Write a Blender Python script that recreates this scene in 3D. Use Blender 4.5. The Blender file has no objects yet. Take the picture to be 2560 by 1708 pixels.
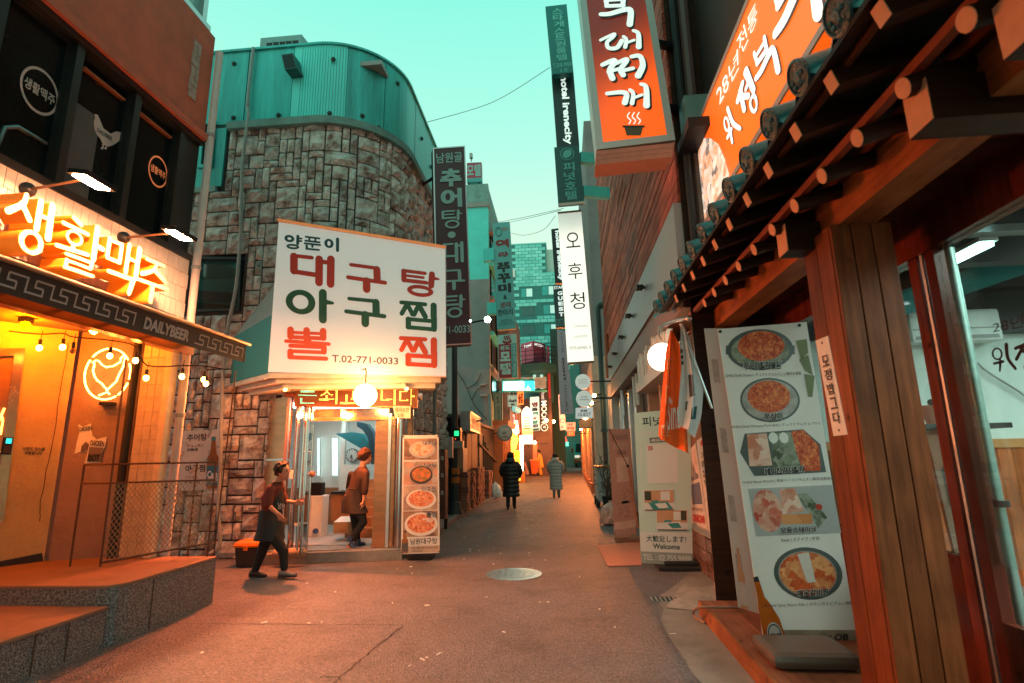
# Night-time alley in Seoul, built object by object.
import bpy,bmesh,math,random
from mathutils import Vector,Matrix
V = Vector
R_ = math.radians
rnd = random.Random(11)
SC = bpy.context.scene
COL = SC.collection

# ------------------------------------------------------------------ camera
F,CX,CY,H = 1351.0,1280.0,854.0,1.65
dY = V((131.,283.,F)).normalized()
dZ = V((-109.,-6338.,F)); dZ = (dZ - dZ.dot(dY)*dY).normalized()
dX = dY.cross(dZ)
if dX.x < 0: dX = -dX
CAM = V((0,0,H))
cam_d = bpy.data.cameras.new('camera'); cam = bpy.data.objects.new('camera',cam_d); COL.objects.link(cam)
rot = Matrix(((dX.x,-dX.y,-dX.z),(dY.x,-dY.y,-dY.z),(dZ.x,-dZ.y,-dZ.z)))
cam.matrix_world = Matrix.Translation(CAM) @ rot.to_4x4()
cam_d.sensor_width = 36.0; cam_d.lens = 36.0*F/2560; cam_d.clip_end = 500; cam_d.clip_start = 0.05
cam_d.dof.use_dof = True; cam_d.dof.focus_distance = 9.5; cam_d.dof.aperture_fstop = 2.2
SC.camera = cam

# ------------------------------------------------------------------ sky, sun, exposure
W = bpy.data.worlds.new('World'); SC.world = W; W.use_nodes = True
nt = W.node_tree; nt.nodes.clear()
wo = nt.nodes.new('ShaderNodeOutputWorld'); bg = nt.nodes.new('ShaderNodeBackground')
sky = nt.nodes.new('ShaderNodeTexSky'); sky.sky_type = 'NISHITA'; sky.sun_disc = False
sky.sun_elevation = R_(3.0); sky.sun_rotation = R_(200)
gtc = nt.nodes.new('ShaderNodeTexCoord'); gsx = nt.nodes.new('ShaderNodeSeparateXYZ')
grp = nt.nodes.new('ShaderNodeValToRGB')
cr = grp.color_ramp
cr.elements[0].position = 0.0; cr.elements[0].color = (.84,1.0,.74,1)
cr.elements[1].position = 1.0; cr.elements[1].color = (.10,.66,.58,1)
for p_,c_ in ((.36,(.76,1.0,.80,1)),(.52,(.48,1.0,.83,1)),(.68,(.30,.98,.79,1))):
    e_ = cr.elements.new(p_); e_.color = c_
mixn = nt.nodes.new('ShaderNodeMix'); mixn.data_type = 'RGBA'; mixn.blend_type = 'ADD'
nt.links.new(gtc.outputs['Generated'],gsx.inputs[0]); nt.links.new(gsx.outputs['Z'],grp.inputs[0])
sc_ = nt.nodes.new('ShaderNodeVectorMath'); sc_.operation = 'SCALE'; sc_.inputs['Scale'].default_value = 0.006
nt.links.new(sky.outputs[0],sc_.inputs[0])
mixn.inputs['Factor'].default_value = 1.0
nt.links.new(grp.outputs[0],mixn.inputs[6]); nt.links.new(sc_.outputs[0],mixn.inputs[7])
nt.links.new(mixn.outputs[2],bg.inputs[0]); nt.links.new(bg.outputs[0],wo.inputs[0])
bg.inputs[1].default_value = 1.0
sun_d = bpy.data.lights.new('sun','SUN'); sun = bpy.data.objects.new('sun',sun_d); COL.objects.link(sun)
sun_d.energy = 0.06; sun_d.angle = R_(40); sun_d.color = (.55,1,.9)
sun.rotation_euler = (R_(50),0,R_(160))
SC.view_settings.view_transform = 'Standard'; SC.view_settings.look = 'None'
SC.view_settings.exposure = 0.0; SC.view_settings.gamma = 1.0; SC.view_settings.use_curve_mapping = False
SC.render.engine = 'CYCLES'
cy = SC.cycles
cy.use_denoising = True; cy.max_bounces = 6; cy.diffuse_bounces = 3; cy.glossy_bounces = 3; cy.transmission_bounces = 4
cy.transparent_max_bounces = 8; cy.sample_clamp_indirect = 4.0; cy.caustics_reflective = False; cy.caustics_refractive = False
cy.use_light_tree = True

# ------------------------------------------------------------------ photo-to-place calculator (pixels of the 2560x1708 photo)
def ray(q):
    c = V((q[0]-CX,q[1]-CY,F))
    return V((dX.dot(c),dY.dot(c),dZ.dot(c)))
def hit(q,ax,val):
    d = ray(q); return CAM + d*((val-CAM[ax])/d[ax])
def PX(q,x): return hit(q,0,x)
def PY(q,y): return hit(q,1,y)
def PG(q,z=0.0): return hit(q,2,z)
def PN(q,p0,n):
    d = ray(q); return CAM + d*((Vector(p0)-CAM).dot(n)/d.dot(n))
def Z(x0,y0,s): return lambda x,y: (x0+x/s,y0+y/s)
D = Z(0,0,2350/2560.)
z1 = Z(0,0,2.7516); z2b = Z(0,380,2.7516); z3 = Z(0,850,2.7516); z4 = Z(0,1300,2.9375)
z5 = Z(460,40,2.703); zS = Z(560,500,3.136); z7 = Z(560,920,2.903); z6 = Z(1480,760,2.8)
zR = Z(1340,0,2.903); zO = Z(1640,0,2.3067); zA = Z(2160,500,2.6125); zB = Z(2000,0,2.239)
zC = Z(1600,560,2.45); zD = Z(1560,1100,2.579); zE = Z(2100,1000,2.215)
r1 = Z(1060,340,2.8); z2 = Z(1060,840,3.266); r3 = Z(1220,900,3.92); zH = Z(1240,640,5.225); zM = Z(1440,600,1.867)
zG = Z(800,1280,2.611)

# ------------------------------------------------------------------ objects and tags
WL = {}
def wl(o): return WL.get(o.name,V((0,0,0))) if o else V((0,0,0))
def tag(o,label=None,cat=None,group=None,kind=None):
    if label: o['label'] = label
    if cat: o['category'] = cat
    if group: o['group'] = group
    if kind: o['kind'] = kind
    return o
def thing(name,label,cat,loc=(0,0,0),group=None):
    o = bpy.data.objects.new(name,None); COL.objects.link(o)
    o.empty_display_size = .1
    o.location = loc; WL[o.name] = Vector(loc)
    return tag(o,label,cat,group)
def link_mesh(name,me,mat,parent=None):
    o = bpy.data.objects.new(name,me); COL.objects.link(o)
    if parent is not None: o.parent = parent
    WL[o.name] = wl(parent)
    if mat is not None and not me.materials: me.materials.append(mat)
    return o
class MB:
    def __init__(s): s.v = []; s.f = []
    def add(s,vs,fs):
        k = len(s.v); s.v += [Vector(v) for v in vs]; s.f += [tuple(i+k for i in f) for f in fs]; return s
    def quad(s,a,b,c,d): return s.add((a,b,c,d),((0,1,2,3),))
    def hull8(s,a,b):   # two quads, a in front, b behind, same order
        return s.add(list(a)+list(b),((0,1,2,3),(7,6,5,4),(0,4,5,1),(1,5,6,2),(2,6,7,3),(3,7,4,0)))
    def box(s,x0,y0,z0,x1,y1,z1):
        return s.hull8(((x0,y0,z0),(x1,y0,z0),(x1,y0,z1),(x0,y0,z1)),((x0,y1,z0),(x1,y1,z0),(x1,y1,z1),(x0,y1,z1)))
    def obox(s,c,u,v,n):  # half-extent vectors
        c,u,v,n = Vector(c),Vector(u),Vector(v),Vector(n)
        return s.hull8((c-u-v+n,c+u-v+n,c+u+v+n,c-u+v+n),(c-u-v-n,c+u-v-n,c+u+v-n,c-u+v-n))
    def prism(s,poly,off):
        n = len(poly); off = Vector(off); p = [Vector(q) for q in poly]
        vs = p+[q+off for q in p]
        return s.add(vs,[tuple(range(n)),tuple(range(2*n-1,n-1,-1))]+[(i,i+n,(i+1) % n+n,(i+1) % n) for i in range(n)])
    def bar(s,a,b,w,h=None,up=(0,0,1)):
        a,b = Vector(a),Vector(b); h = h or w; d = (b-a)
        u = d.cross(Vector(up))
        if u.length < 1e-6: u = d.cross(V((0,1,0)))
        u.normalize(); v = u.cross(d).normalized()
        return s.obox((a+b)/2,u*w/2,v*h/2,d/2)
    def tube(s,pts,r,n=8,closed=False,caps=True):
        pts = [Vector(p) for p in pts]; m = len(pts)
        rr = r if isinstance(r,(list,tuple)) else [r]*m
        k0 = len(s.v); prev = None
        for i,p in enumerate(pts):
            if closed: t = pts[(i+1) % m]-pts[i-1]
            else: t = pts[min(i+1,m-1)]-pts[max(i-1,0)]
            t.normalize()
            if prev is None:
                u = t.cross(V((0,0,1)))
                if u.length < .05: u = t.cross(V((0,1,0)))
            else: u = prev-t*prev.dot(t)
            u.normalize(); prev = u; w = t.cross(u)
            for j in range(n):
                a = 2*math.pi*j/n; s.v.append(p+(u*math.cos(a)+w*math.sin(a))*rr[i])
        for i in range(m if closed else m-1):
            i2 = (i+1) % m
            for j in range(n):
                j2 = (j+1) % n; s.f.append((k0+i*n+j,k0+i*n+j2,k0+i2*n+j2,k0+i2*n+j))
        if caps and not closed:
            s.f.append(tuple(k0+j for j in range(n-1,-1,-1))); s.f.append(tuple(k0+(m-1)*n+j for j in range(n)))
        return s
    def cyl(s,a,b,r,n=12): return s.tube([a,b],r,n)
    def sphere(s,c,r,n=12,m=8,sz=1.0,jit=0):
        pts = [Vector(c)+V((0,0,-r*sz*math.cos(math.pi*i/m))) for i in range(m+1)]
        k0 = len(s.v)
        for i in range(1,m):
            rad = r*math.sin(math.pi*i/m)
            for j in range(n):
                a = 2*math.pi*j/n; q = 1+rnd.uniform(-jit,jit)
                s.v.append(pts[i]+V((rad*math.cos(a)*q,rad*math.sin(a)*q,0)))
        b = len(s.v); s.v += [pts[0],pts[m]]
        for i in range(m-2):
            for j in range(n):
                j2 = (j+1) % n; s.f.append((k0+i*n+j,k0+i*n+j2,k0+(i+1)*n+j2,k0+(i+1)*n+j))
        for j in range(n):
            j2 = (j+1) % n
            s.f.append((b,k0+j2,k0+j)); s.f.append((b+1,k0+(m-2)*n+j,k0+(m-2)*n+j2))
        return s
    def lathe(s,prof,c,ax=(0,0,1),n=16):
        ax = Vector(ax).normalized(); u = ax.cross(V((1,0,0)))
        if u.length < .1: u = ax.cross(V((0,1,0)))
        u.normalize(); w = ax.cross(u); k0 = len(s.v); c = Vector(c)
        for r,h in prof:
            for j in range(n):
                a = 2*math.pi*j/n; s.v.append(c+ax*h+(u*math.cos(a)+w*math.sin(a))*r)
        for i in range(len(prof)-1):
            for j in range(n):
                j2 = (j+1) % n; s.f.append((k0+i*n+j,k0+i*n+j2,k0+(i+1)*n+j2,k0+(i+1)*n+j))
        s.f.append(tuple(k0+j for j in range(n-1,-1,-1))); s.f.append(tuple(k0+(len(prof)-1)*n+j for j in range(n)))
        return s
    def disc(s,c,u,v,n=24,ring=None):
        c,u,v = Vector(c),Vector(u),Vector(v)
        if ring:
            a = [c+u*math.cos(2*math.pi*j/n)+v*math.sin(2*math.pi*j/n) for j in range(n)]
            b = [c+(u*math.cos(2*math.pi*j/n)+v*math.sin(2*math.pi*j/n))*ring for j in range(n)]
            return s.add(a+b,[(j,(j+1) % n,n+(j+1) % n,n+j) for j in range(n)])
        return s.add([c+u*math.cos(2*math.pi*j/n)+v*math.sin(2*math.pi*j/n) for j in range(n)],[tuple(range(n))])
    def loft(s,rings,caps=True):   # rings of equal count
        n = len(rings[0]); k0 = len(s.v)
        for r in rings: s.v += [Vector(p) for p in r]
        for i in range(len(rings)-1):
            for j in range(n):
                j2 = (j+1) % n; s.f.append((k0+i*n+j,k0+i*n+j2,k0+(i+1)*n+j2,k0+(i+1)*n+j))
        if caps:
            s.f.append(tuple(k0+j for j in range(n-1,-1,-1))); s.f.append(tuple(k0+(len(rings)-1)*n+j for j in range(n)))
        return s
    def build(s,name,mat,parent=None,smooth=False,bevel=0,fix=True):
        o = wl(parent); me = bpy.data.meshes.new(name)
        me.from_pydata([v-o for v in s.v],[],s.f)
        if fix or bevel:
            bm = bmesh.new(); bm.from_mesh(me)
            if fix: bmesh.ops.recalc_face_normals(bm,faces=bm.faces)
            if bevel: bmesh.ops.bevel(bm,geom=[e for e in bm.edges if len(e.link_faces) == 2 and e.calc_face_angle(0) > .6],offset=bevel,segments=2,profile=.6,affect='EDGES')
            bm.to_mesh(me); bm.free()
        if smooth:
            me.shade_smooth()
            try: me.set_sharp_from_angle(angle=R_(40))
            except Exception: pass
        return link_mesh(name,me,mat,parent)
def copy_tree(o,parent=None,off=None):
    c = o.copy(); COL.objects.link(c)
    if parent is not None: c.parent = parent
    if off is not None: c.location = Vector(o.location)+Vector(off)
    WL[c.name] = wl(o)+Vector(off or (0,0,0))
    for ch in list(o.children): copy_tree(ch,c)
    return c

# ------------------------------------------------------------------ materials
MC = {}
def nodes(name):
    m = bpy.data.materials.new(name); m.use_nodes = True
    n = m.node_tree.nodes; l = m.node_tree.links; b = n['Principled BSDF']
    return m,n,l,b
def mat(name,col,rough=.6,metal=0.,var=.18,scale=6.,bump=.0,bscale=40.,emit=None,es=0.,spec=.5,stretch=None,dirt=0.,dirtcol=(.03,.025,.02),alpha=1.,coat=0):
    if name in MC: return MC[name]
    m,n,l,b = nodes(name)
    tc = n.new('ShaderNodeTexCoord'); mp = n.new('ShaderNodeMapping')
    if stretch: mp.inputs['Scale'].default_value = stretch
    l.new(tc.outputs['Object'],mp.inputs[0])
    b.inputs['Roughness'].default_value = rough; b.inputs['Metallic'].default_value = metal
    b.inputs['Specular IOR Level'].default_value = spec
    b.inputs['Coat Weight'].default_value = coat
    col = tuple(col)+(1,)
    if var > 0:
        t = n.new('ShaderNodeTexNoise'); t.inputs['Scale'].default_value = scale; t.inputs['Detail'].default_value = 5; t.inputs['Roughness'].default_value = .65
        l.new(mp.outputs[0],t.inputs[0])
        r = n.new('ShaderNodeMapRange'); r.inputs[1].default_value = .25; r.inputs[2].default_value = .75
        r.inputs[3].default_value = 1-var; r.inputs[4].default_value = 1+var
        l.new(t.outputs[0],r.inputs[0])
        x = n.new('ShaderNodeVectorMath'); x.operation = 'SCALE'; x.inputs[0].default_value = col[:3]
        l.new(r.outputs[0],x.inputs['Scale']); out = x.outputs[0]
        if dirt > 0:
            t2 = n.new('ShaderNodeTexNoise'); t2.inputs['Scale'].default_value = scale*.35; t2.inputs['Detail'].default_value = 8; t2.inputs['Roughness'].default_value = .75
            l.new(mp.outputs[0],t2.inputs[0])
            r2 = n.new('ShaderNodeMapRange'); r2.inputs[1].default_value = .48; r2.inputs[2].default_value = .75; r2.inputs[3].default_value = 0; r2.inputs[4].default_value = dirt
            l.new(t2.outputs[0],r2.inputs[0])
            mx = n.new('ShaderNodeMix'); mx.data_type = 'RGBA'; mx.inputs[7].default_value = tuple(dirtcol)+(1,)
            l.new(r2.outputs[0],mx.inputs[0]); l.new(out,mx.inputs[6]); out = mx.outputs[2]
        l.new(out,b.inputs['Base Color'])
        rr = n.new('ShaderNodeMapRange'); rr.inputs[3].default_value = max(0,rough-.1); rr.inputs[4].default_value = min(1,rough+.1)
        l.new(t.outputs[0],rr.inputs[0]); l.new(rr.outputs[0],b.inputs['Roughness'])
    else: b.inputs['Base Color'].default_value = col
    if bump > 0:
        tb = n.new('ShaderNodeTexNoise'); tb.inputs['Scale'].default_value = bscale; tb.inputs['Detail'].default_value = 6
        l.new(mp.outputs[0],tb.inputs[0]); bp = n.new('ShaderNodeBump'); bp.inputs['Strength'].default_value = min(1,bump); bp.inputs['Distance'].default_value = .02*max(1,bump)
        l.new(tb.outputs[0],bp.inputs['Height']); l.new(bp.outputs[0],b.inputs['Normal'])
    if emit is not None:
        b.inputs['Emission Color'].default_value = tuple(emit)+(1,); b.inputs['Emission Strength'].default_value = es
    if alpha < 1: b.inputs['Alpha'].default_value = alpha
    MC[name] = m; return m
def wood(name,c1,c2,axis=1,rough=.55,scale=1.,bump=.25,knots=True):
    if name in MC: return MC[name]
    m,n,l,b = nodes(name)
    tc = n.new('ShaderNodeTexCoord'); mp = n.new('ShaderNodeMapping')
    sc = [14*scale]*3; sc[axis] = .9*scale; mp.inputs['Scale'].default_value = sc
    oi = n.new('ShaderNodeObjectInfo'); ad = n.new('ShaderNodeVectorMath'); ad.operation = 'ADD'
    cx = n.new('ShaderNodeCombineXYZ'); ml = n.new('ShaderNodeMath'); ml.operation = 'MULTIPLY'; ml.inputs[1].default_value = 37.
    l.new(oi.outputs['Random'],ml.inputs[0])
    for i in range(3): l.new(ml.outputs[0],cx.inputs[i])
    l.new(tc.outputs['Object'],ad.inputs[0]); l.new(cx.outputs[0],ad.inputs[1]); l.new(ad.outputs[0],mp.inputs[0])
    t = n.new('ShaderNodeTexNoise'); t.inputs['Scale'].default_value = 1.6; t.inputs['Detail'].default_value = 9; t.inputs['Roughness'].default_value = .7; t.inputs['Distortion'].default_value = .6
    l.new(mp.outputs[0],t.inputs[0])
    cr = n.new('ShaderNodeValToRGB'); cr.color_ramp.elements[0].position = .32; cr.color_ramp.elements[1].position = .68
    cr.color_ramp.elements[0].color = tuple(c1)+(1,); cr.color_ramp.elements[1].color = tuple(c2)+(1,)
    l.new(t.outputs[0],cr.inputs[0])
    hv = n.new('ShaderNodeHueSaturation'); rv = n.new('ShaderNodeMapRange'); rv.inputs[3].default_value = .7; rv.inputs[4].default_value = 1.25
    l.new(oi.outputs['Random'],rv.inputs[0]); l.new(rv.outputs[0],hv.inputs['Value']); l.new(cr.outputs[0],hv.inputs['Color'])
    kn = n.new('ShaderNodeTexVoronoi'); kn.inputs['Scale'].default_value = 3.4; l.new(ad.outputs[0],kn.inputs['Vector'])   # knots and weathering
    kr = n.new('ShaderNodeMapRange'); kr.inputs[1].default_value = .035; kr.inputs[2].default_value = .12; kr.inputs[3].default_value = .3; l.new(kn.outputs['Distance'],kr.inputs[0])
    wn = n.new('ShaderNodeTexNoise'); wn.inputs['Scale'].default_value = 2.2; wn.inputs['Detail'].default_value = 6; l.new(ad.outputs[0],wn.inputs['Vector'])
    wr = n.new('ShaderNodeMapRange'); wr.inputs[1].default_value = .3; wr.inputs[2].default_value = .65; wr.inputs[3].default_value = .55; wr.inputs[4].default_value = 1.1; l.new(wn.outputs[0],wr.inputs[0])
    km = n.new('ShaderNodeMath'); km.operation = 'MULTIPLY'; l.new(kr.outputs[0],km.inputs[0]); l.new(wr.outputs[0],km.inputs[1])
    ks = n.new('ShaderNodeVectorMath'); ks.operation = 'SCALE'; l.new(hv.outputs[0],ks.inputs[0]); l.new(km.outputs[0],ks.inputs['Scale'])
    l.new(ks.outputs[0],b.inputs['Base Color']); b.inputs['Roughness'].default_value = rough; b.inputs['Specular IOR Level'].default_value = .15
    bp = n.new('ShaderNodeBump'); bp.inputs['Strength'].default_value = bump; bp.inputs['Distance'].default_value = .01
    l.new(t.outputs[0],bp.inputs['Height']); l.new(bp.outputs[0],b.inputs['Normal'])
    MC[name] = m; return m
def emis(name,col,s,base=None,rough=.5):
    if name in MC: return MC[name]
    return mat(name,base or [min(1,c) for c in col],rough,0,0,emit=col,es=s)
def glow_sign(name,c_lo,c_hi,s_lo,s_hi,base,c0,c1,o):
    """backlit acrylic: tube brightness varies from point c0 to c1 (object-space noise breaks it up)"""
    m,n,l,b = nodes(name)
    tc = n.new('ShaderNodeTexCoord'); dt = n.new('ShaderNodeVectorMath'); dt.operation = 'DOT_PRODUCT'
    a,e = Vector(c0)-Vector(o),Vector(c1)-Vector(o); d = e-a
    sb = n.new('ShaderNodeVectorMath'); sb.operation = 'SUBTRACT'; sb.inputs[1].default_value = a
    l.new(tc.outputs['Object'],sb.inputs[0]); l.new(sb.outputs[0],dt.inputs[0]); dt.inputs[1].default_value = d/d.length_squared
    t = n.new('ShaderNodeTexNoise'); t.inputs['Scale'].default_value = 1.3
    l.new(tc.outputs['Object'],t.inputs[0])
    ad = n.new('ShaderNodeMath'); ad.operation = 'MULTIPLY_ADD'; ad.inputs[1].default_value = .35
    l.new(t.outputs[0],ad.inputs[0]); l.new(dt.outputs['Value'],ad.inputs[2])
    mr = n.new('ShaderNodeMapRange'); mr.interpolation_type = 'SMOOTHSTEP'; mr.inputs[1].default_value = .17; mr.inputs[2].default_value = 1.17
    l.new(ad.outputs[0],mr.inputs[0])
    mx = n.new('ShaderNodeMix'); mx.data_type = 'RGBA'; mx.inputs[6].default_value = tuple(c_lo)+(1,); mx.inputs[7].default_value = tuple(c_hi)+(1,)
    l.new(mr.outputs[0],mx.inputs[0]); l.new(mx.outputs[2],b.inputs['Emission Color'])
    ms = n.new('ShaderNodeMapRange'); ms.inputs[3].default_value = s_lo; ms.inputs[4].default_value = s_hi
    l.new(mr.outputs[0],ms.inputs[0]); l.new(ms.outputs[0],b.inputs['Emission Strength'])
    b.inputs['Base Color'].default_value = tuple(base)+(1,); b.inputs['Roughness'].default_value = .35
    MC[name] = m; return m
def food(name,cols,scale=9.,rough=.5,es=0.):
    """printed photograph of a dish: clumpy colours"""
    if name in MC: return MC[name]
    m,n,l,b = nodes(name)
    tc = n.new('ShaderNodeTexCoord'); v = n.new('ShaderNodeTexVoronoi'); v.inputs['Scale'].default_value = scale
    ns = n.new('ShaderNodeTexNoise'); ns.inputs['Scale'].default_value = scale*.8; ns.inputs['Detail'].default_value = 6; ns.inputs['Roughness'].default_value = .7
    l.new(tc.outputs['Object'],ns.inputs[0])
    ad = n.new('ShaderNodeVectorMath'); ad.operation = 'MULTIPLY_ADD'; ad.inputs[1].default_value = (.12,)*3
    l.new(ns.outputs['Color'],ad.inputs[0]); l.new(tc.outputs['Object'],ad.inputs[2]); l.new(ad.outputs[0],v.inputs['Vector'])
    mx = n.new('ShaderNodeMath'); mx.operation = 'MULTIPLY_ADD'; mx.inputs[1].default_value = .6
    sx = n.new('ShaderNodeSeparateColor'); l.new(v.outputs['Color'],sx.inputs[0])
    sm = n.new('ShaderNodeMath'); sm.operation = 'MULTIPLY'; sm.inputs[1].default_value = .55
    l.new(ns.outputs[0],sm.inputs[0]); l.new(sx.outputs[0],mx.inputs[0]); l.new(sm.outputs[0],mx.inputs[2])
    cr = n.new('ShaderNodeValToRGB'); k = len(cols)
    cr.color_ramp.elements[0].position = .2; cr.color_ramp.elements[0].color = tuple(cols[0])+(1,)
    cr.color_ramp.elements[1].position = .85; cr.color_ramp.elements[1].color = tuple(cols[-1])+(1,)
    for i in range(1,k-1):
        e = cr.color_ramp.elements.new(.2+.65*i/(k-1)); e.color = tuple(cols[i])+(1,)
    l.new(mx.outputs[0],cr.inputs[0]); l.new(cr.outputs[0],b.inputs['Base Color']); b.inputs['Roughness'].default_value = rough
    if es: l.new(cr.outputs[0],b.inputs['Emission Color']); b.inputs['Emission Strength'].default_value = es
    MC[name] = m; return m
def glass(name,col=(.9,.95,.95),alpha=.12,rough=.04):
    """window glass: clear with a mirror-like sheen"""
    if name in MC: return MC[name]
    m,n,l,b = nodes(name)
    tr = n.new('ShaderNodeBsdfTransparent'); tr.inputs[0].default_value = tuple(col)+(1,)
    gl = n.new('ShaderNodeBsdfGlossy'); gl.inputs['Roughness'].default_value = rough
    lw = n.new('ShaderNodeLayerWeight'); lw.inputs[0].default_value = .5
    pw = n.new('ShaderNodeMath'); pw.operation = 'POWER'; pw.inputs[1].default_value = 4; l.new(lw.outputs['Facing'],pw.inputs[0])
    ad = n.new('ShaderNodeMath'); ad.operation = 'MULTIPLY_ADD'; ad.inputs[1].default_value = .8; ad.inputs[2].default_value = .03+alpha*.15; l.new(pw.outputs[0],ad.inputs[0])
    mx = n.new('ShaderNodeMixShader'); l.new(ad.outputs[0],mx.inputs[0]); l.new(tr.outputs[0],mx.inputs[1]); l.new(gl.outputs[0],mx.inputs[2])
    l.new(mx.outputs[0],n['Material Output'].inputs[0]); n.remove(b)
    MC[name] = m; return m

# ------------------------------------------------------------------ flat print and lettering on a board
class Q:
    """a board face from its corners: top-left, top-right, bottom-right, bottom-left"""
    def __init__(s,tl,tr,br,bl):
        s.p = [Vector(q) for q in (tl,tr,br,bl)]
        s.n = (s.p[1]-s.p[0]).cross(s.p[0]-s.p[3]).normalized()
        if s.n.dot(CAM-s.p[0]) < 0 and False: s.n = -s.n
        s.w = ((s.p[1]-s.p[0]).length+(s.p[2]-s.p[3]).length)/2; s.h = ((s.p[0]-s.p[3]).length+(s.p[1]-s.p[2]).length)/2
    def at(s,u,v,off=0.):
        a,b,c,d = s.p
        return a*(1-u)*(1-v)+b*u*(1-v)+c*u*v+d*(1-u)*v+s.n*off
    def sub(s,u0,v0,u1,v1,off=0.): return Q(s.at(u0,v0,off),s.at(u1,v0,off),s.at(u1,v1,off),s.at(u0,v1,off))
def QY(a,b,c,d,y): return Q(PY(a,y),PY(b,y),PY(c,y),PY(d,y))
def QXp(a,b,c,d,x): return Q(PX(a,x),PX(b,x),PX(c,x),PX(d,x))
def slab(name,q,th,m,parent,off=0.,bevel=0):
    f = [q.at(*uv,off) for uv in ((0,1),(1,1),(1,0),(0,0))]
    return MB().hull8(f,[p-q.n*th for p in f]).build(name,m,parent,bevel=bevel)
def sheet(name,q,m,parent,rect=(0,0,1,1),off=.003):
    u0,v0,u1,v1 = rect
    return MB().quad(q.at(u0,v1,off),q.at(u1,v1,off),q.at(u1,v0,off),q.at(u0,v0,off)).build(name,m,parent,fix=False)
def frame_rect(name,q,m,parent,rect=(0,0,1,1),t=.03,off=.004,depth=None):
    u0,v0,u1,v1 = rect; tu = t/q.w; tv = t/q.h; b = MB()
    for r in ((u0,v0,u1,v0+tv),(u0,v1-tv,u1,v1),(u0,v0+tv,u0+tu,v1-tv),(u1-tu,v0+tv,u1,v1-tv)):
        f = [q.at(r[0],r[3],off),q.at(r[2],r[3],off),q.at(r[2],r[1],off),q.at(r[0],r[1],off)]
        if depth: b.hull8(f,[p-q.n*depth for p in f])
        else: b.quad(*f)
    return b.build(name,m,parent,fix=bool(depth))
TX = {}
def textshape(s,bold):
    k = (s,bold)
    if k not in TX:
        c = bpy.data.curves.new('t','FONT'); c.body = s; c.offset = bold; c.resolution_u = 4; c.space_line = .95; c.align_x = 'CENTER'
        o = bpy.data.objects.new('t',c); me = bpy.data.meshes.new_from_object(o)
        xs = [v.co.x for v in me.vertices]; ys = [v.co.y for v in me.vertices]
        x0,x1,y0,y1 = min(xs),max(xs),min(ys),max(ys)
        TX[k] = ([((v.co.x-x0)/max(1e-6,x1-x0),1-(v.co.y-y0)/max(1e-6,y1-y0)) for v in me.vertices],[tuple(p.vertices) for p in me.polygons])
        bpy.data.objects.remove(o); bpy.data.curves.remove(c); bpy.data.meshes.remove(me)
    return TX[k]
def put(parent,q,s,rect,m,bold=.012,off=.005,name='lettering',rot=0,mirror=False,shear=0):
    vs,fs = textshape(s,bold); u0,v0,u1,v1 = rect; b = MB(); out = []
    for x,y in vs:
        if shear: x = x+shear*(.5-y)
        if rot == 90: x,y = 1-y,x
        if rot == -90: x,y = y,1-x
        if mirror: x = 1-x
        out.append(q.at(u0+(u1-u0)*x,v0+(v1-v0)*y,off))
    b.add(out,fs); return b.build(name,m,parent,fix=False)
def vput(parent,q,s,rect,m,bold=.012,off=.005,gap=.12,name='lettering'):
    """one character under another, joined as one lettering"""
    u0,v0,u1,v1 = rect; n = len(s); h = (v1-v0)/n; b = MB()
    for i,ch in enumerate(s):
        if ch == ' ': continue
        vs,fs = textshape(ch,bold)
        ux0,ux1 = u0,u1; a,e = v0+h*i+h*gap/2,v0+h*(i+1)-h*gap/2
        if ch in '·.': ux0,ux1,a,e = u0+(u1-u0)*.36,u0+(u1-u0)*.64,v0+h*(i+.33),v0+h*(i+.67)
        if ch in 'I1': ux0,ux1 = u0+(u1-u0)*.4,u0+(u1-u0)*.6
        b.add([q.at(ux0+(ux1-ux0)*x,a+(e-a)*y,off) for x,y in vs],fs)
    return b.build(name,m,parent,fix=False)
def smooth_line(pts,k=5):
    if len(pts) < 3: return pts
    out = []
    for i in range(len(pts)-1):
        p0,p1,p2,p3 = pts[max(i-1,0)],pts[i],pts[i+1],pts[min(i+2,len(pts)-1)]
        for j in range(k):
            t = j/k
            out.append(tuple(.5*((2*p1[a])+(-p0[a]+p2[a])*t+(2*p0[a]-5*p1[a]+4*p2[a]-p3[a])*t*t+(-p0[a]+3*p1[a]-3*p2[a]+p3[a])*t**3) for a in range(len(p1))))
    out.append(pts[-1]); return out
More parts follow.
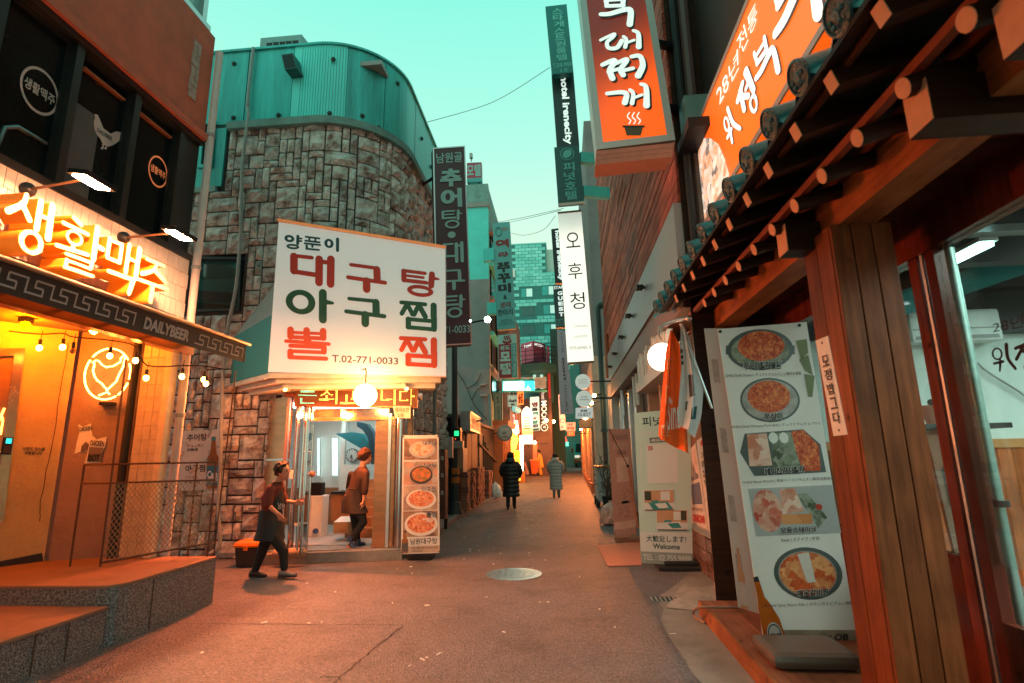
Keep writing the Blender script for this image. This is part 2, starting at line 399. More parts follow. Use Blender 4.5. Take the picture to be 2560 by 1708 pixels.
def strokes(parent,q,rect,gl,m,off=.005,depth=0.,name='lettering',wk=1.,smooth=True,side_m=None,du=0.,dv=0.):
    """hand-shaped letters: each stroke is a ribbon of its own width"""
    u0,v0,u1,v1 = rect; Wd,Ht = (u1-u0)*q.w,(v1-v0)*q.h; b = MB()
    def pos(x,y,o): return q.at(u0+(u1-u0)*x/Wd+du,v0+(v1-v0)*y/Ht+dv,o)
    for k,st in enumerate(gl):
        o = off+k*.0006
        if st[0] == 'O':
            _,cx,cy,rx,ry,w = st; n = 28; w *= Ht*wk
            cx,cy,rx,ry = cx*Wd,cy*Ht,rx*Wd,ry*Ht
            A = [(cx+rx*math.cos(6.2832*j/n),cy+ry*math.sin(6.2832*j/n)) for j in range(n)]
            B = [(cx+(rx-w)*math.cos(6.2832*j/n),cy+(ry-w*.8)*math.sin(6.2832*j/n)) for j in range(n)]
            va = [pos(*p,o) for p in A]; vb = [pos(*p,o) for p in B]
            b.add(va+vb,[(j,(j+1) % n,n+(j+1) % n,n+j) for j in range(n)])
            if depth:
                wa = [p-q.n*depth for p in va]; wb = [p-q.n*depth for p in vb]
                b.add(va+wa,[(j,n+j,n+(j+1) % n,(j+1) % n) for j in range(n)]); b.add(vb+wb,[(j,(j+1) % n,n+(j+1) % n,n+j) for j in range(n)])
            continue
        pts,w = st; ww = w if isinstance(w,(tuple,list)) else (w,w)
        pts = [(p[0]*Wd,p[1]*Ht) for p in pts]
        if smooth: pts = smooth_line(pts)
        n = len(pts); L,Rr = [],[]
        for i,p in enumerate(pts):
            a = pts[max(i-1,0)]; c = pts[min(i+1,n-1)]; dx,dy = c[0]-a[0],c[1]-a[1]; d = math.hypot(dx,dy) or 1
            hw = (ww[0]+(ww[1]-ww[0])*i/max(1,n-1))*Ht*wk/2
            L.append((p[0]-dy/d*hw,p[1]+dx/d*hw)); Rr.append((p[0]+dy/d*hw,p[1]-dx/d*hw))
        def cap(p,q2,r,a0):
            return [(p[0]+r*math.cos(a0+math.pi*t/6),p[1]+r*math.sin(a0+math.pi*t/6)) for t in range(1,6)]
        a_e = math.atan2(Rr[-1][1]-pts[-1][1],Rr[-1][0]-pts[-1][0]); a_s = math.atan2(L[0][1]-pts[0][1],L[0][0]-pts[0][0])
        re,rs = ww[1]*Ht*wk/2,ww[0]*Ht*wk/2
        end = cap(pts[-1],None,re,a_e); sta = cap(pts[0],None,rs,a_s)
        fr = [pos(*p,o) for p in L]+[pos(*p,o) for p in Rr]
        b.add(fr,[(i,i+1,n+i+1,n+i) for i in range(n-1)])
        b.add([pos(*p,o) for p in [Rr[-1]]+end+[L[-1]]],[tuple(range(7))]); b.add([pos(*p,o) for p in [L[0]]+sta+[Rr[0]]],[tuple(range(7))])
        if depth:
            outl = Rr+end+L[::-1]+sta; fr = [pos(*p,o) for p in outl]; bk = [p-q.n*depth for p in fr]; k2 = len(fr)
            b.add(fr+bk,[(j,k2+j,k2+(j+1) % k2,(j+1) % k2) for j in range(k2)])
    ob = b.build(name,m,parent,fix=False)
    return ob
# Hangul drawn stroke by stroke: rounded sign-painter letters
GR = {
 '대': [([(.5,.1),(.1,.1)],.09),([(.12,.12),(.12,.62)],.17),([(.1,.64),(.64,.66)],.11),([(.66,.12),(.66,.9)],.17),([(.91,.08),(.91,.9)],.17),([(.66,.2),(.91,.2)],.1)],
 '구': [([(.1,.12),(.7,.12)],.09),([(.76,.16),(.77,.54)],.17),([(.03,.58),(.97,.6)],.1),([(.5,.62),(.5,.92)],.18)],
 '탕': [([(.08,.08),(.62,.08)],.09),([(.1,.25),(.58,.25)],.07),([(.08,.1),(.08,.42)],.13),([(.08,.43),(.66,.43)],.1),([(.8,.08),(.78,.52)],.15),([(.8,.22),(.97,.24)],(.12,.05)),('O',.5,.76,.34,.22,.12)],
 '아': [('O',.31,.43,.3,.4,.15),([(.76,.08),(.76,.92)],.17),([(.78,.36),(.96,.38)],(.13,.06))],
 '찜': [([(.04,.06),(.66,.06)],.1),([(.2,.08),(.05,.46)],.11),([(.2,.12),(.33,.46)],.11),([(.5,.08),(.37,.46)],.11),([(.5,.12),(.66,.5)],.13),([(.88,.08),(.88,.5)],.15),([(.2,.64),(.9,.64)],.1),([(.22,.64),(.22,.92)],.13),([(.2,.93),(.9,.93)],.1),([(.89,.5),(.89,.92)],.14)],
 '뽈': [([(.12,.06),(.12,.28)],.14),([(.48,.06),(.48,.28)],.14),([(.85,.06),(.85,.28)],.14),([(.12,.15),(.85,.15)],.07),([(.1,.3),(.88,.3)],.09),([(.5,.3),(.5,.42)],.16),([(.02,.43),(.98,.47)],.08),([(.12,.57),(.88,.57)],.09),([(.87,.58),(.87,.72)],.12),([(.12,.74),(.86,.74)],.08),([(.12,.75),(.12,.9)],.13),([(.1,.93),(.92,.93)],.09)],
 '양': [('O',.3,.28,.27,.24,.13),([(.76,.04),(.76,.58)],.13),([(.76,.2),(.96,.18)],.09),([(.76,.38),(.96,.36)],.09),('O',.5,.8,.36,.18,.12)],
 '푼': [([(.08,.06),(.92,.06)],.1),([(.3,.08),(.3,.34)],.1),([(.68,.08),(.68,.34)],.1),([(.06,.36),(.94,.36)],.1),([(.02,.56),(.98,.56)],.1),([(.5,.58),(.5,.76)],.11),([(.14,.72),(.14,.93)],.12),([(.12,.95),(.92,.95)],.1)],
 '이': [('O',.32,.46,.3,.36,.15),([(.88,.04),(.88,.94)],.16)],
 # brush
 'b대': [([(0,.52),(.33,.22),(.3,.38),(.16,.62),(.2,.9),(.4,.88),(.52,.55)],(.13,.2)),([(.56,.35),(.63,.5),(.6,.85)],(.14,.18)),([(.62,.66),(.82,.52)],.12),([(.8,.06),(.92,.22),(.93,.85)],(.14,.24))],
 'b찌': [([(0,.42),(.24,.25),(.3,.3),(.18,.62),(.24,.95)],(.16,.22)),([(.14,.7),(.44,.56)],.13),([(.34,.36),(.56,.2),(.58,.28),(.44,.6),(.5,.82)],(.14,.2)),([(.42,.68),(.74,.56)],.14),([(.7,.1),(.9,.08),(.97,.45),(.86,.85)],(.14,.24))],
 'b개': [([(0,.42),(.34,.36),(.46,.46),(.42,.82)],(.16,.24)),([(.54,.26),(.62,.42),(.59,.85)],(.14,.18)),([(.62,.62),(.82,.48)],.12),([(.8,.0),(.92,.16),(.93,.95)],(.14,.26))],
 'b부': [([(.15,.0),(.2,.3)],.14),([(.75,.0),(.72,.3)],.15),([(.18,.12),(.75,.08)],.1),([(.18,.32),(.75,.3)],.13),([(0,.62),(.3,.6),(.8,.45),(.98,.5),(.95,.98)],(.14,.2))],
 'b의': [('O',.28,.32,.22,.26,.1),([(.12,.72),(.5,.62)],.12),([(.68,.0),(.7,.5),(.95,.85)],(.2,.14)),([(.4,.6),(.34,1.)],(.15,.1))],
 'b정': [([(.05,.2),(.5,.08)],.13),([(.32,.12),(.08,.55)],.13),([(.28,.28),(.52,.5)],.12),([(.55,.3),(.8,.28)],.1),([(.8,.0),(.84,.6)],.15),('O',.6,.8,.28,.2,.09)],
 # channel letters
 'c생': [([(.3,.02),(.26,.2),(.0,.42)],(.1,.16)),([(.24,.2),(.45,.42)],.13),([(.62,.02),(.62,.52)],.15),([(.88,.0),(.9,.6)],.17),([(.62,.26),(.88,.26)],.1),('O',.56,.78,.27,.21,.13)],
 'c활': [([(.26,.02),(.44,.09)],.12),([(.06,.2),(.62,.2)],.1),('O',.34,.38,.19,.14,.08),([(.34,.5),(.34,.6)],.11),([(.0,.64),(.68,.58)],.11),([(.8,.0),(.82,.62)],.16),([(.82,.34),(1.,.36)],.13),([(.22,.72),(.8,.7)],.09),([(.8,.7),(.78,.82)],.11),([(.24,.83),(.78,.82)],.08),([(.24,.83),(.24,.95)],.11),([(.22,.96),(.86,.94)],.1)],
 'c맥': [([(.06,.08),(.06,.46)],.13),([(.06,.1),(.4,.08)],.1),([(.4,.08),(.4,.46)],.13),([(.06,.47),(.4,.46)],.1),([(.6,.02),(.6,.6)],.14),([(.9,.0),(.9,.64)],.17),([(.6,.3),(.9,.3)],.1),([(.14,.72),(.8,.7)],.12),([(.84,.7),(.76,1.)],.17)],
 'c주': [([(.2,.08),(.8,.06)],.11),([(.56,.08),(.45,.28),(.12,.46)],(.12,.16)),([(.5,.26),(.9,.42)],(.14,.14)),([(.0,.62),(1.,.58)],.12),([(.5,.62),(.48,1.)],.18)],
}
def gput(parent,q,ch,rect,m,**k): return strokes(parent,q,rect,GR[ch],m,**k)
# ------------------------------------------------------------------ shared materials
M_asph = None
def asphalt():
    m,n,l,b = nodes('asphalt')
    tc = n.new('ShaderNodeTexCoord')
    def noise(sc,det,ro): t = n.new('ShaderNodeTexNoise'); t.inputs['Scale'].default_value = sc; t.inputs['Detail'].default_value = det; t.inputs['Roughness'].default_value = ro; l.new(tc.outputs['Object'],t.inputs['Vector']); return t
    def rng(src,a,c,lo,hi): f = n.new('ShaderNodeMapRange'); f.inputs[1].default_value = a; f.inputs[2].default_value = c; f.inputs[3].default_value = lo; f.inputs[4].default_value = hi; l.new(src,f.inputs[0]); return f.outputs[0]
    def mul(a,c): f = n.new('ShaderNodeMath'); f.operation = 'MULTIPLY'; l.new(a,f.inputs[0]); l.new(c,f.inputs[1]); return f.outputs[0]
    big,mid,fine = noise(.55,7,.68),noise(3.2,6,.75),noise(32,3,.9)
    grit = n.new('ShaderNodeTexVoronoi'); grit.inputs['Scale'].default_value = 62; l.new(tc.outputs['Object'],grit.inputs['Vector'])
    sp = n.new('ShaderNodeSeparateColor'); l.new(grit.outputs['Color'],sp.inputs[0])
    k = mul(rng(noise(1.3,8,.78).outputs[0],.5,.68,1.06,.6),mul(mul(rng(big.outputs[0],.3,.7,.7,1.25),rng(mid.outputs[0],.3,.7,.72,1.2)),mul(rng(fine.outputs[0],.35,.65,.68,1.28),rng(sp.outputs[0],0,1,.68,1.3))))
    x = n.new('ShaderNodeVectorMath'); x.operation = 'SCALE'; x.inputs[0].default_value = (.14,.132,.142); l.new(k,x.inputs['Scale'])
    l.new(x.outputs[0],b.inputs['Base Color']); l.new(rng(mid.outputs[0],.3,.7,.42,.75),b.inputs['Roughness'])
    h = n.new('ShaderNodeMath'); h.operation = 'ADD'; l.new(fine.outputs[0],h.inputs[0]); l.new(grit.outputs['Distance'],h.inputs[1])
    bp = n.new('ShaderNodeBump'); bp.inputs['Strength'].default_value = 1; bp.inputs['Distance'].default_value = .014; l.new(h.outputs[0],bp.inputs['Height']); l.new(bp.outputs[0],b.inputs['Normal'])
    return m
M_asph = asphalt()
M_conc = mat('concrete_apron',(.22,.2,.18),.8,0,.25,3,.5,60,dirt=.6)
M_kerb = mat('kerb_stone',(.2,.19,.18),.8,0,.2,8,.5,50,dirt=.4)
def granite():
    m,n,l,b = nodes('granite')
    tc = n.new('ShaderNodeTexCoord'); v = n.new('ShaderNodeTexNoise'); v.inputs['Scale'].default_value = 66; v.inputs['Detail'].default_value = 2; v.inputs['Roughness'].default_value = .9
    l.new(tc.outputs['Object'],v.inputs['Vector']); r = n.new('ShaderNodeValToRGB'); e = r.color_ramp
    e.elements[0].position = .36; e.elements[0].color = (.025,.025,.03,1); e.elements[1].position = .62; e.elements[1].color = (.34,.31,.3,1)
    q = e.elements.new(.5); q.color = (.13,.12,.12,1)
    l.new(v.outputs[0],r.inputs[0]); l.new(r.outputs[0],b.inputs['Base Color']); b.inputs['Roughness'].default_value = .45
    return m
M_gran = granite()
M_plat = mat('platform_top',(.27,.14,.09),.6,0,.15,5,.2,60,dirt=.3)
M_black = mat('black_metal',(.012,.012,.013),.45,.3,.1)
M_darkm = mat('dark_metal',(.03,.032,.035),.4,.8,.15,10)
M_grey = mat('grey_paint',(.3,.31,.31),.5,0,.12,5,dirt=.25)
M_steel = mat('stainless',(.62,.6,.58),.16,1,.1,3)
M_alum = mat('aluminium',(.55,.56,.56),.35,.9,.1,4)
M_rub = mat('black_rubber',(.015,.015,.016),.7,0,.2)
M_white = mat('white_panel',(.75,.74,.72),.5,0,.05,4)
M_ink = mat('black_print',(.015,.015,.017),.5,0,0)
M_whi = mat('white_print',(.8,.8,.78),.5,0,0)
M_paper = mat('paper',(.72,.7,.66),.7,0,.08,8)
M_cable = mat('cable',(.01,.01,.01),.6,0,0)
M_cream = mat('cream_paint',(.68,.62,.52),.5,0,.1,5,dirt=.3,dirtcol=(.2,.14,.08))
M_red = mat('red_print',(.5,.03,.012),.5,0,0)
M_grn = mat('green_print',(.004,.09,.045),.5,0,0)
M_bulb = emis('lit_bulb',(1,.33,.05),60)
WARM = (1.,.30,.085)

# ------------------------------------------------------------------ ground
def gz(y): return 0 if y < 24 else .03*(y-24)
b = MB()
ys = [-10,24,30,38,46,56,120]
for a,c in zip(ys,ys[1:]): b.quad((-14,a,gz(a)),(14,a,gz(a)),(14,c,gz(c)),(-14,c,gz(c)))
tag(b.build('asphalt_road',M_asph),'dark worn asphalt alley running away between the shops',kind='structure')
# concrete apron along the right-hand shops with a ragged edge
pts = [PG(zD(*q)) for q in [(430,1500),(395,1420),(330,1330),(290,1270),(250,1200),(240,1150),(260,1100),(215,1035),(240,1000),(330,940),(420,860),(520,800)]]
pts = [V((p.x,p.y,.004)) for p in pts]
b = MB(); ed = [V((1.02,3.6,.004)),V((.98,4.2,.004))]+pts
b.add(ed+[V((2.8,9,.004)),V((2.8,3.2,.004))],[tuple(range(len(ed)+2))])
tag(b.build('concrete_apron',M_conc,fix=False),'ragged concrete strip in front of the wooden restaurant',kind='structure')
# repair seams in the asphalt
b = MB()
def seam(pts,w,z=.004):
    pts = [V((p[0],p[1],z)) for p in pts]; f = []
    for p,q in zip(pts,pts[1:]):
        for k in range(10): f.append(p.lerp(q,k/10)+V((rnd.uniform(-.012,.012),rnd.uniform(-.012,.012),0)))
    f.append(pts[-1])
    for p,q in zip(f,f[1:]):
        d = (q-p).normalized(); s_ = V((-d.y,d.x,0))*w*rnd.uniform(.4,1.2)
        b.quad(p-s_,p+s_,q+s_,q-s_)
seam([PG((345,1560)),PG((800,1562)),PG(zG(545,742))],.006)
seam([PG(zG(545,742)),PG(zG(300,940)),PG(zG(130,1085)),PG(zG(0,1200))],.009)
seam([PG(zG(0,1078)),PG(zG(130,1083))],.006)
tag(b.build('asphalt_seam',mat('seam_tar',(.02,.02,.02),.7),fix=False),'thin cracked repair seams in the asphalt',kind='structure')
# cigarette butts and paper scraps
b = MB()
for i in range(70):
    x,y = rnd.uniform(-3.6,1.3),rnd.uniform(4.6,15)
    a = rnd.uniform(0,3.14); L_ = rnd.choice((.012,.015,.02,.03)); w_ = rnd.choice((.004,.006,.012))
    b.obox((x,y,.005),(L_*math.cos(a),L_*math.sin(a),0),(-w_*math.sin(a),w_*math.cos(a),0),(0,0,.004))
tag(b.build('litter',M_paper),'scattered cigarette butts and paper scraps on the asphalt',kind='stuff')
# manhole cover
c = PG((1285,1436)); t = thing('manhole_cover','round patterned iron manhole cover set in the asphalt','manhole cover',(c.x,c.y,0))
M_iron = mat('cast_iron',(.62,.66,.66),.3,1,.25,30)
MB().lathe([(.40,0),(.40,.008),(.335,.008),(.335,.005)],(c.x,c.y,0),n=36).build('rim',M_iron,t)
b = MB()
for i in range(-7,8):
    for j in range(-7,8):
        x,y = i*.044+(j % 2)*.022,j*.044
        if math.hypot(x,y) < .3: b.obox((c.x+x,c.y+y,.008),(.014,.008*(i % 2),0),(-.008*(i % 2),.014,0),(0,0,.004))
tag(b.build('tread_pattern',M_iron,t),kind='stuff')
MB().lathe([(.33,.001),(.33,.006)],(c.x,c.y,0),n=36).build('cover',M_iron,t)

# ------------------------------------------------------------------ BUILDING A : corner beer bar on the left
AX,AY = -4.95,6.5
M_rust = mat('red_concrete',(.52,.12,.065),.8,0,.2,3,.4,45,dirt=.5,dirtcol=(.12,.07,.05))
A = thing('bar_building','red-brown corner building with dark upstairs windows over a lit beer bar','building',(AX-1,AY-1,0))
q0 = PX(z1(1250,0),AX); q1 = PX(z1(1475,255),AX); zt = q1.z
MB().box(-9,-8,6.2,AX,AY,zt).build('upper_wall',M_rust,A)
MB().box(AX-.3,-8,6.1,AX+.05,AY,6.2).build('window_lintel',M_rust,A)
MB().box(-9,AY+.1,.5,AX-.45,AY+.2,6.2).build('gable_wall',M_rust,A)
b = MB()   # patch of bare bricks under the render
# floor above: teal window wall
MB().box(-9,-8,zt,AX-.12,AY-.2,zt+3).build('top_wall',mat('teal_render',(.12,.34,.33),.7,0,.15),A)
w = MB(); 
for y in (AY-.28,AY-1.3,AY-2.6): w.box(AX-.12,y,zt+.02,AX-.02,y+.09,zt+2.4)
w.box(AX-.12,AY-4,zt+.02,AX-.01,AY-.1,zt+.1)
w.build('window_frame',M_alum,A)
MB().box(AX-.13,AY-4,zt+.1,AX-.1,AY-.28,zt+2.4).build('window_pane',mat('teal_pane',(.2,.5,.48),.12,0,.3,2),A)
# bare brick patch
pq = [PX(z1(*q),AX) for q in [(1330,300),(1385,350),(1345,700),(1285,650)]]
zc0,zc1 = min(p.z for p in pq),max(p.z for p in pq); yc = sum(p.y for p in pq)/4
M_pbr = mat('bare_brick',(.4,.3,.26),.8,0,.3,9,.4)
z = zc0; k = 0; bm_ = None
while z < zc1:
    for dy in (-.075,.0):
        o = MB().box(AX-.01,yc+dy+rnd.uniform(-.01,.01),z,AX+.012+rnd.uniform(0,.008),yc+dy+.066,z+.09).build('brick',M_pbr,A)
    z += .1
# windows
M_wfr = mat('window_black',(.018,.02,.02),.35,.2,.1)
M_wgl = mat('dark_pane',(.004,.009,.01),.15,0,.3,1.2,spec=.18)
ysm = [2.2,2.98,3.77,4.56,5.36,6.14,6.45]
zw0,zw1 = 4.38,6.1
MB().box(AX-.25,-8,zw1-.07,AX,AY,zw1).build('window_head',M_wfr,A)
MB().box(AX-.25,-8,zw0-.08,AX+.02,AY,zw0).build('window_sill',M_wfr,A)
M_dec = mat('decal_pale',(.5,.42,.4),.6,0,0); M_deco = mat('decal_orange',(.85,.28,.12),.6,0,0,emit=(1,.25,.08),es=.25)
for i,(y0,y1) in enumerate(zip(ysm,ysm[1:])):
    MB().box(AX-.2,y0-.045,zw0,AX-.03,y0+.045,zw1-.07).build('mullion',M_wfr,A)
    if i == len(ysm)-2: MB().box(AX-.2,y0+.07,zw0,AX-.05,y1+.04,zw1-.07).build('corner_post',M_wfr,A); continue
    win = MB().box(AX-.17,y0+.045,zw0,AX-.14,y1-.045,zw1-.07).build('window',M_wgl,A)
    b = MB()
    for (ya,yb,za,zb) in ((y0+.045,y1-.045,zw0,zw0+.04),(y0+.045,y1-.045,zw1-.11,zw1-.07),(y0+.045,y0+.075,zw0+.04,zw1-.11),(y1-.075,y1-.045,zw0+.04,zw1-.11)): b.box(AX-.139,ya,za,AX-.1,yb,zb)
    b.build('frame',M_wfr,win)
    if i == 3: MB().box(AX-.14,y0+.12,zw1-.25,AX-.09,y1-.12,zw1-.225).build('light_strip',mat('strip_dull',(.3,.09,.03),.5),win)
    if i == 4: MB().box(AX-.14,y0+.12,zw1-.25,AX-.09,y1-.12,zw1-.225).build('light_strip',mat('strip_dull',(.3,.09,.03),.5),win)
def decal_ring(win,cx,cy,rx,ry,zf,m,txt):
    # oval logo print on a pane
    c = PX(zf(cx,cy),AX-.135); u = V((0,rx,0)); v = V((0,0,ry))
    ob = MB().disc(c,u,v,32,ring=.88).build('logo_ring',m,win,fix=False)
    q = Q(c-u*.8+v*.25,c+u*.8+v*.25,c+u*.8-v*.25,c-u*.8-v*.25)
    put(win,q,txt,(0,0,1,1),m,.02,.001)
pan = [o for o in A.children if o.name.startswith('window') and not any(s in o.name for s in ('lintel','frame','pane','head','sill'))]
decal_ring(pan[2],275,628,.2,.24,z1,M_dec,'생활맥주')
decal_ring(pan[4],1088,1182,.165,.21,z1,M_deco,'생활맥주')
HEN = [(650,785),(672,790),(690,830),(712,885),(760,920),(800,905),(830,910),(838,935),(825,965),(800,985),(775,1000),(748,1010),(722,1000),(700,1000),(705,985),(690,955),(665,925),(650,890),(645,840),(655,810)]
hp = [PX(z1(*q),AX-.134) for q in HEN]
MB().add(hp,[tuple(range(len(hp)))]).build('hen_silhouette',M_dec,pan[3],fix=False)
hl = MB()
for x in (712,735): hl.quad(*[PX(z1(*q),AX-.134) for q in [(x,1000),(x+6,1000),(x-4,1030),(x-22,1022)]])
hl.build('hen_legs',M_dec,pan[3],fix=False)
put(pan[3],Q(*[PX(z1(*q),AX-.132) for q in [(672,880),(775,945),(770,972),(667,905)]]),'DAILYBEER',(0,0,1,1),M_ink,.02,.001)
gh = MB(); 
# pale duct seen inside the left panes
def duct(y0,y1,za,zb):
    ob = MB().tube([(AX-.132,y0,za),(AX-.132,y0+.05,zb-.08),(AX-.132,y0+.16,zb),(AX-.132,y1,zb)],.022,8)
    return ob
duct(4.0,4.45,4.42,4.8).build('duct_rim',mat('duct_grey',(.16,.17,.17),.3,.8,.1),pan[2],smooth=True)
MB().box(AX-.1395,4.62,4.42,AX-.137,5.0,5.45).build('roller_blind',mat('blind_grey',(.06,.065,.07),.6),pan[3])
# tiled sign wall under the windows: tiles one by one
M_tile = mat('white_tile',(.62,.56,.52),.3,0,.12,5,.15,30,dirt=.3,dirtcol=(.3,.2,.14))
MB().box(AX-.3,-8,3.5,AX-.012,AY,4.3).build('sign_wall',mat('grout',(.3,.26,.23),.8),A)
ntile = 0
for r in range(4):
    za = 3.505+r*.2; y = 2.6+(.06 if r % 2 else 0)
    while y < AY-.02:
        y2 = min(y+.098,AY)
        d = rnd.uniform(0,.004)
        MB().box(AX-.012,y,za,AX+d,y2-.006,za+.193).build('tile',M_tile,A); ntile += 1
        y += .098
# corner column, side pipe
MB().box(AX-.42,AY-.1,.52,AX-.09,AY,3.5).build('corner_column',mat('column_core',(.45,.33,.25),.6),A)
M_ct = mat('column_tile',(.55,.45,.33),.4,0,.2,12,.2,50)
for iz in range(17):
    for ix in range(3):
        x = AX-.41+ix*.107
        MB().box(x,AY-.112+rnd.uniform(-.003,.003),.54+iz*.173,x+.1,AY-.099,.54+iz*.173+.166).build('tile',M_ct,A)
MB().box(AX-.085,AY-.13,.52,AX,AY-.01,3.5).build('corner_trim',mat('corner_pale',(.72,.58,.4),.5),A)
MB().cyl((AX-.5,AY-.12,.52),(AX-.5,AY-.12,3.3),.045,10).build('dark_pipe',M_rub,A,smooth=True)
# porch: recessed walls
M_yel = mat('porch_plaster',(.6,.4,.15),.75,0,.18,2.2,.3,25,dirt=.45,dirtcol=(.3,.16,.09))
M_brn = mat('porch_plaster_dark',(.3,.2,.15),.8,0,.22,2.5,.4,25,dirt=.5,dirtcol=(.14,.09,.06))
pc = V((-6.13,6.19,0)); pw = V((-7.35,4.3,0)); pd = V((AX-.38,AY-.02,0))
def wallquad(a,b_,z0,z1_,th,side):
    d = (b_-a).normalized(); nn = V((d.y,-d.x,0))*side
    f = [a+V((0,0,z0)),b_+V((0,0,z0)),b_+V((0,0,z1_)),a+V((0,0,z1_))]
    return MB().hull8(f,[p-nn*th for p in f])
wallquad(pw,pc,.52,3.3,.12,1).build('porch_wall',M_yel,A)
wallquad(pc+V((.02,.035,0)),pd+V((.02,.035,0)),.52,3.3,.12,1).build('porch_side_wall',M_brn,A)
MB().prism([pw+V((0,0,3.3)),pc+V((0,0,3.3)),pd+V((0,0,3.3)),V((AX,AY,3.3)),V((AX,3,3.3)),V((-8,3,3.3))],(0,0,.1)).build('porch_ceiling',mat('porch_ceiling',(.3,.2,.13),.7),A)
# crack in plaster + stencilled words + baseboard
yn = V((pc.y-pw.y,-(pc.x-pw.x),0)).normalized()
def pyel(q,o=.004): return PN(q,pc+yn*o,yn)
b = MB(); cp = [pyel(z3(*q)) for q in [(470,20),(455,110),(430,250),(395,450),(380,600),(345,780),(310,920),(300,1010),(275,1100),(270,1250)]]
for p,q in zip(cp,cp[1:]):
    for k in range(3):
        e,f = p.lerp(q,k/3)+V((0,rnd.uniform(-.006,.006),0)),p.lerp(q,(k+1)/3)
        b.quad(e,e+V((.005,.005,0)),f+V((.005,.005,0)),f)
b.build('plaster_crack',mat('crack_dark',(.05,.03,.02),.9,0,0),A,fix=False)
yq = Q(*[pyel(z3(*q)) for q in [(155,735),(312,740),(300,795),(150,790)]])
put(A,yq,'사랑도 당신을',(0,0,1,.45),M_ink,.03); put(A,yq,'사랑합니다',(.1,.52,.9,1),M_ink,.03)
bb = [pyel(z3(*q),.008) for q in [(-60,1535),(290,1465),(300,1535),(-60,1640)]]
MB().quad(*bb).build('baseboard',mat('baseboard_black',(.02,.018,.016),.6),A,fix=False)
# door at the left end of the porch wall
dr = A
dq = Q(*[pyel(z3(*q),.05) for q in [(-330,60),(170,60),(20,1250),(-480,1400)]])
door = slab('door',dq,.05,mat('door_dark',(.1,.06,.04),.4),A)
frame_rect('door_frame',dq,mat('door_bronze',(.5,.28,.14),.25,.8),door,t=.09,off=.03,depth=.06)
slab('door_pane',dq.sub(.1,.06,.9,.85),.02,mat('door_amber',(.25,.13,.06),.15),door,.012)
MB().tube([dq.at(.8,.35,.04),dq.at(.74,.42,.04),dq.at(.72,.5,.04),dq.at(.76,.58,.04),dq.at(.8,.6,.04)],.012,6).build('neon_tube',emis('neon_amber',(1,.45,.08),5),door)
MB().tube([dq.at(.76,.38,.04),dq.at(.8,.42,.04),dq.at(.79,.5,.04)],.01,6).build('neon_tube',MC['neon_amber'],door)

# keypad lock
kp = Q(*[pyel(z3(*q),.09) for q in [(25,668),(95,672),(75,790),(0,788)]])
t = thing('keypad_lock','small black keypad with a teal lit screen by the bar door','keypad',kp.at(.5,.5))
slab('case',kp,.05,M_black,t,bevel=.006)
sheet('screen',kp,emis('screen_teal',(.02,.75,.8),1.2),t,(.3,.06,.85,.36))
for i in range(3):
    for j in range(3): sheet('key',kp,mat('key_grey',(.12,.04,.03),.5),t,(.3+.2*i,.5+.14*j,.42+.2*i,.58+.14*j))

# posters on the dark porch wall
dn = V((pd.y-pc.y,-(pd.x-pc.x),0)).normalized()
def pdk(q,o=.03): return PN(q,pc+V((.02,.035,0))+dn*o,dn)
def torn(name,pts,label,o):
    p = [pdk(z3(*q),o) for q in pts]; t = thing(name,label,'poster',p[0])
    MB().add(p,[tuple(range(len(p)))]).build('sheet',M_paper,t,fix=False); return t
t = torn('torn_poster',[(540,580),(570,598),(625,575),(640,690),(610,765),(555,770),(512,785),(530,700),(545,640)],'torn white paper poster with a half hidden CHICKEN heading',.004)
put(t,Q(*[pdk(z3(*q),.008) for q in [(542,602),(630,590),(632,622),(544,630)]]),'CHICKEN',(0,0,1,1),M_ink,.03)
MB().add([pdk(z3(*q),.008) for q in [(555,768),(560,730),(590,700),(612,720),(605,760)]],[(0,1,2,3,4)]).build('print_patch',mat('poster_grey',(.12,.1,.09),.7),t,fix=False)
t = torn('torn_poster',[(625,690),(640,660),(665,685),(735,665),(722,735),(705,775),(690,845),(580,850),(595,800)],'torn poster reading CHICKEN RIOT over a dark photo',.012)
put(t,Q(*[pdk(z3(*q),.018) for q in [(622,690),(718,695),(715,735),(620,728)]]),'CHICKEN',(0,0,1,1),M_ink,.03)
MB().quad(*[pdk(z3(*q),.016) for q in [(615,735),(712,742),(690,840),(598,835)]]).build('print_patch',mat('poster_dark',(.16,.13,.12),.7),t,fix=False)
put(t,Q(*[pdk(z3(*q),.02) for q in [(610,785),(690,785),(682,838),(602,838)]]),'RIOT',(0,0,1,1),M_ink,.06)
# neon hen
t = thing('neon_sign','round glowing neon outline of a hen on the porch wall','neon sign',pdk(z3(740,235)))
M_neon = emis('neon_warm',(1,.34,.07),14)
c = pdk(z3(741,233),.10); uu = (pd-pc).normalized(); vv = V((0,0,1))
ru = (pdk(z3(897,235),.1)-pdk(z3(585,235),.1)).length/2; rv = (pdk(z3(741,60),.1)-pdk(z3(741,408),.1)).length/2
def arc(a0,a1,n=26): return [c+uu*ru*math.cos(R_(a0+(a1-a0)*i/n))+vv*rv*math.sin(R_(a0+(a1-a0)*i/n)) for i in range(n+1)]
for a0,a1 in ((35,140),(148,300),(-55,-20),(-12,25)): MB().tube(arc(a0,a1),.011,6).build('tube',M_neon,t,smooth=True)
hen = [(636,150),(650,165),(645,190),(640,210),(650,250),(670,280),(700,300),(715,320),(738,345),(765,318),(800,285),(820,235),(845,190),(855,150),(862,120),(850,108),(832,125),(830,150),(780,180),(730,188),(700,170),(680,145),(660,140),(650,150)]
MB().tube([pdk(z3(*q),.1) for q in hen],.011,6).build('tube',M_neon,t,smooth=True)
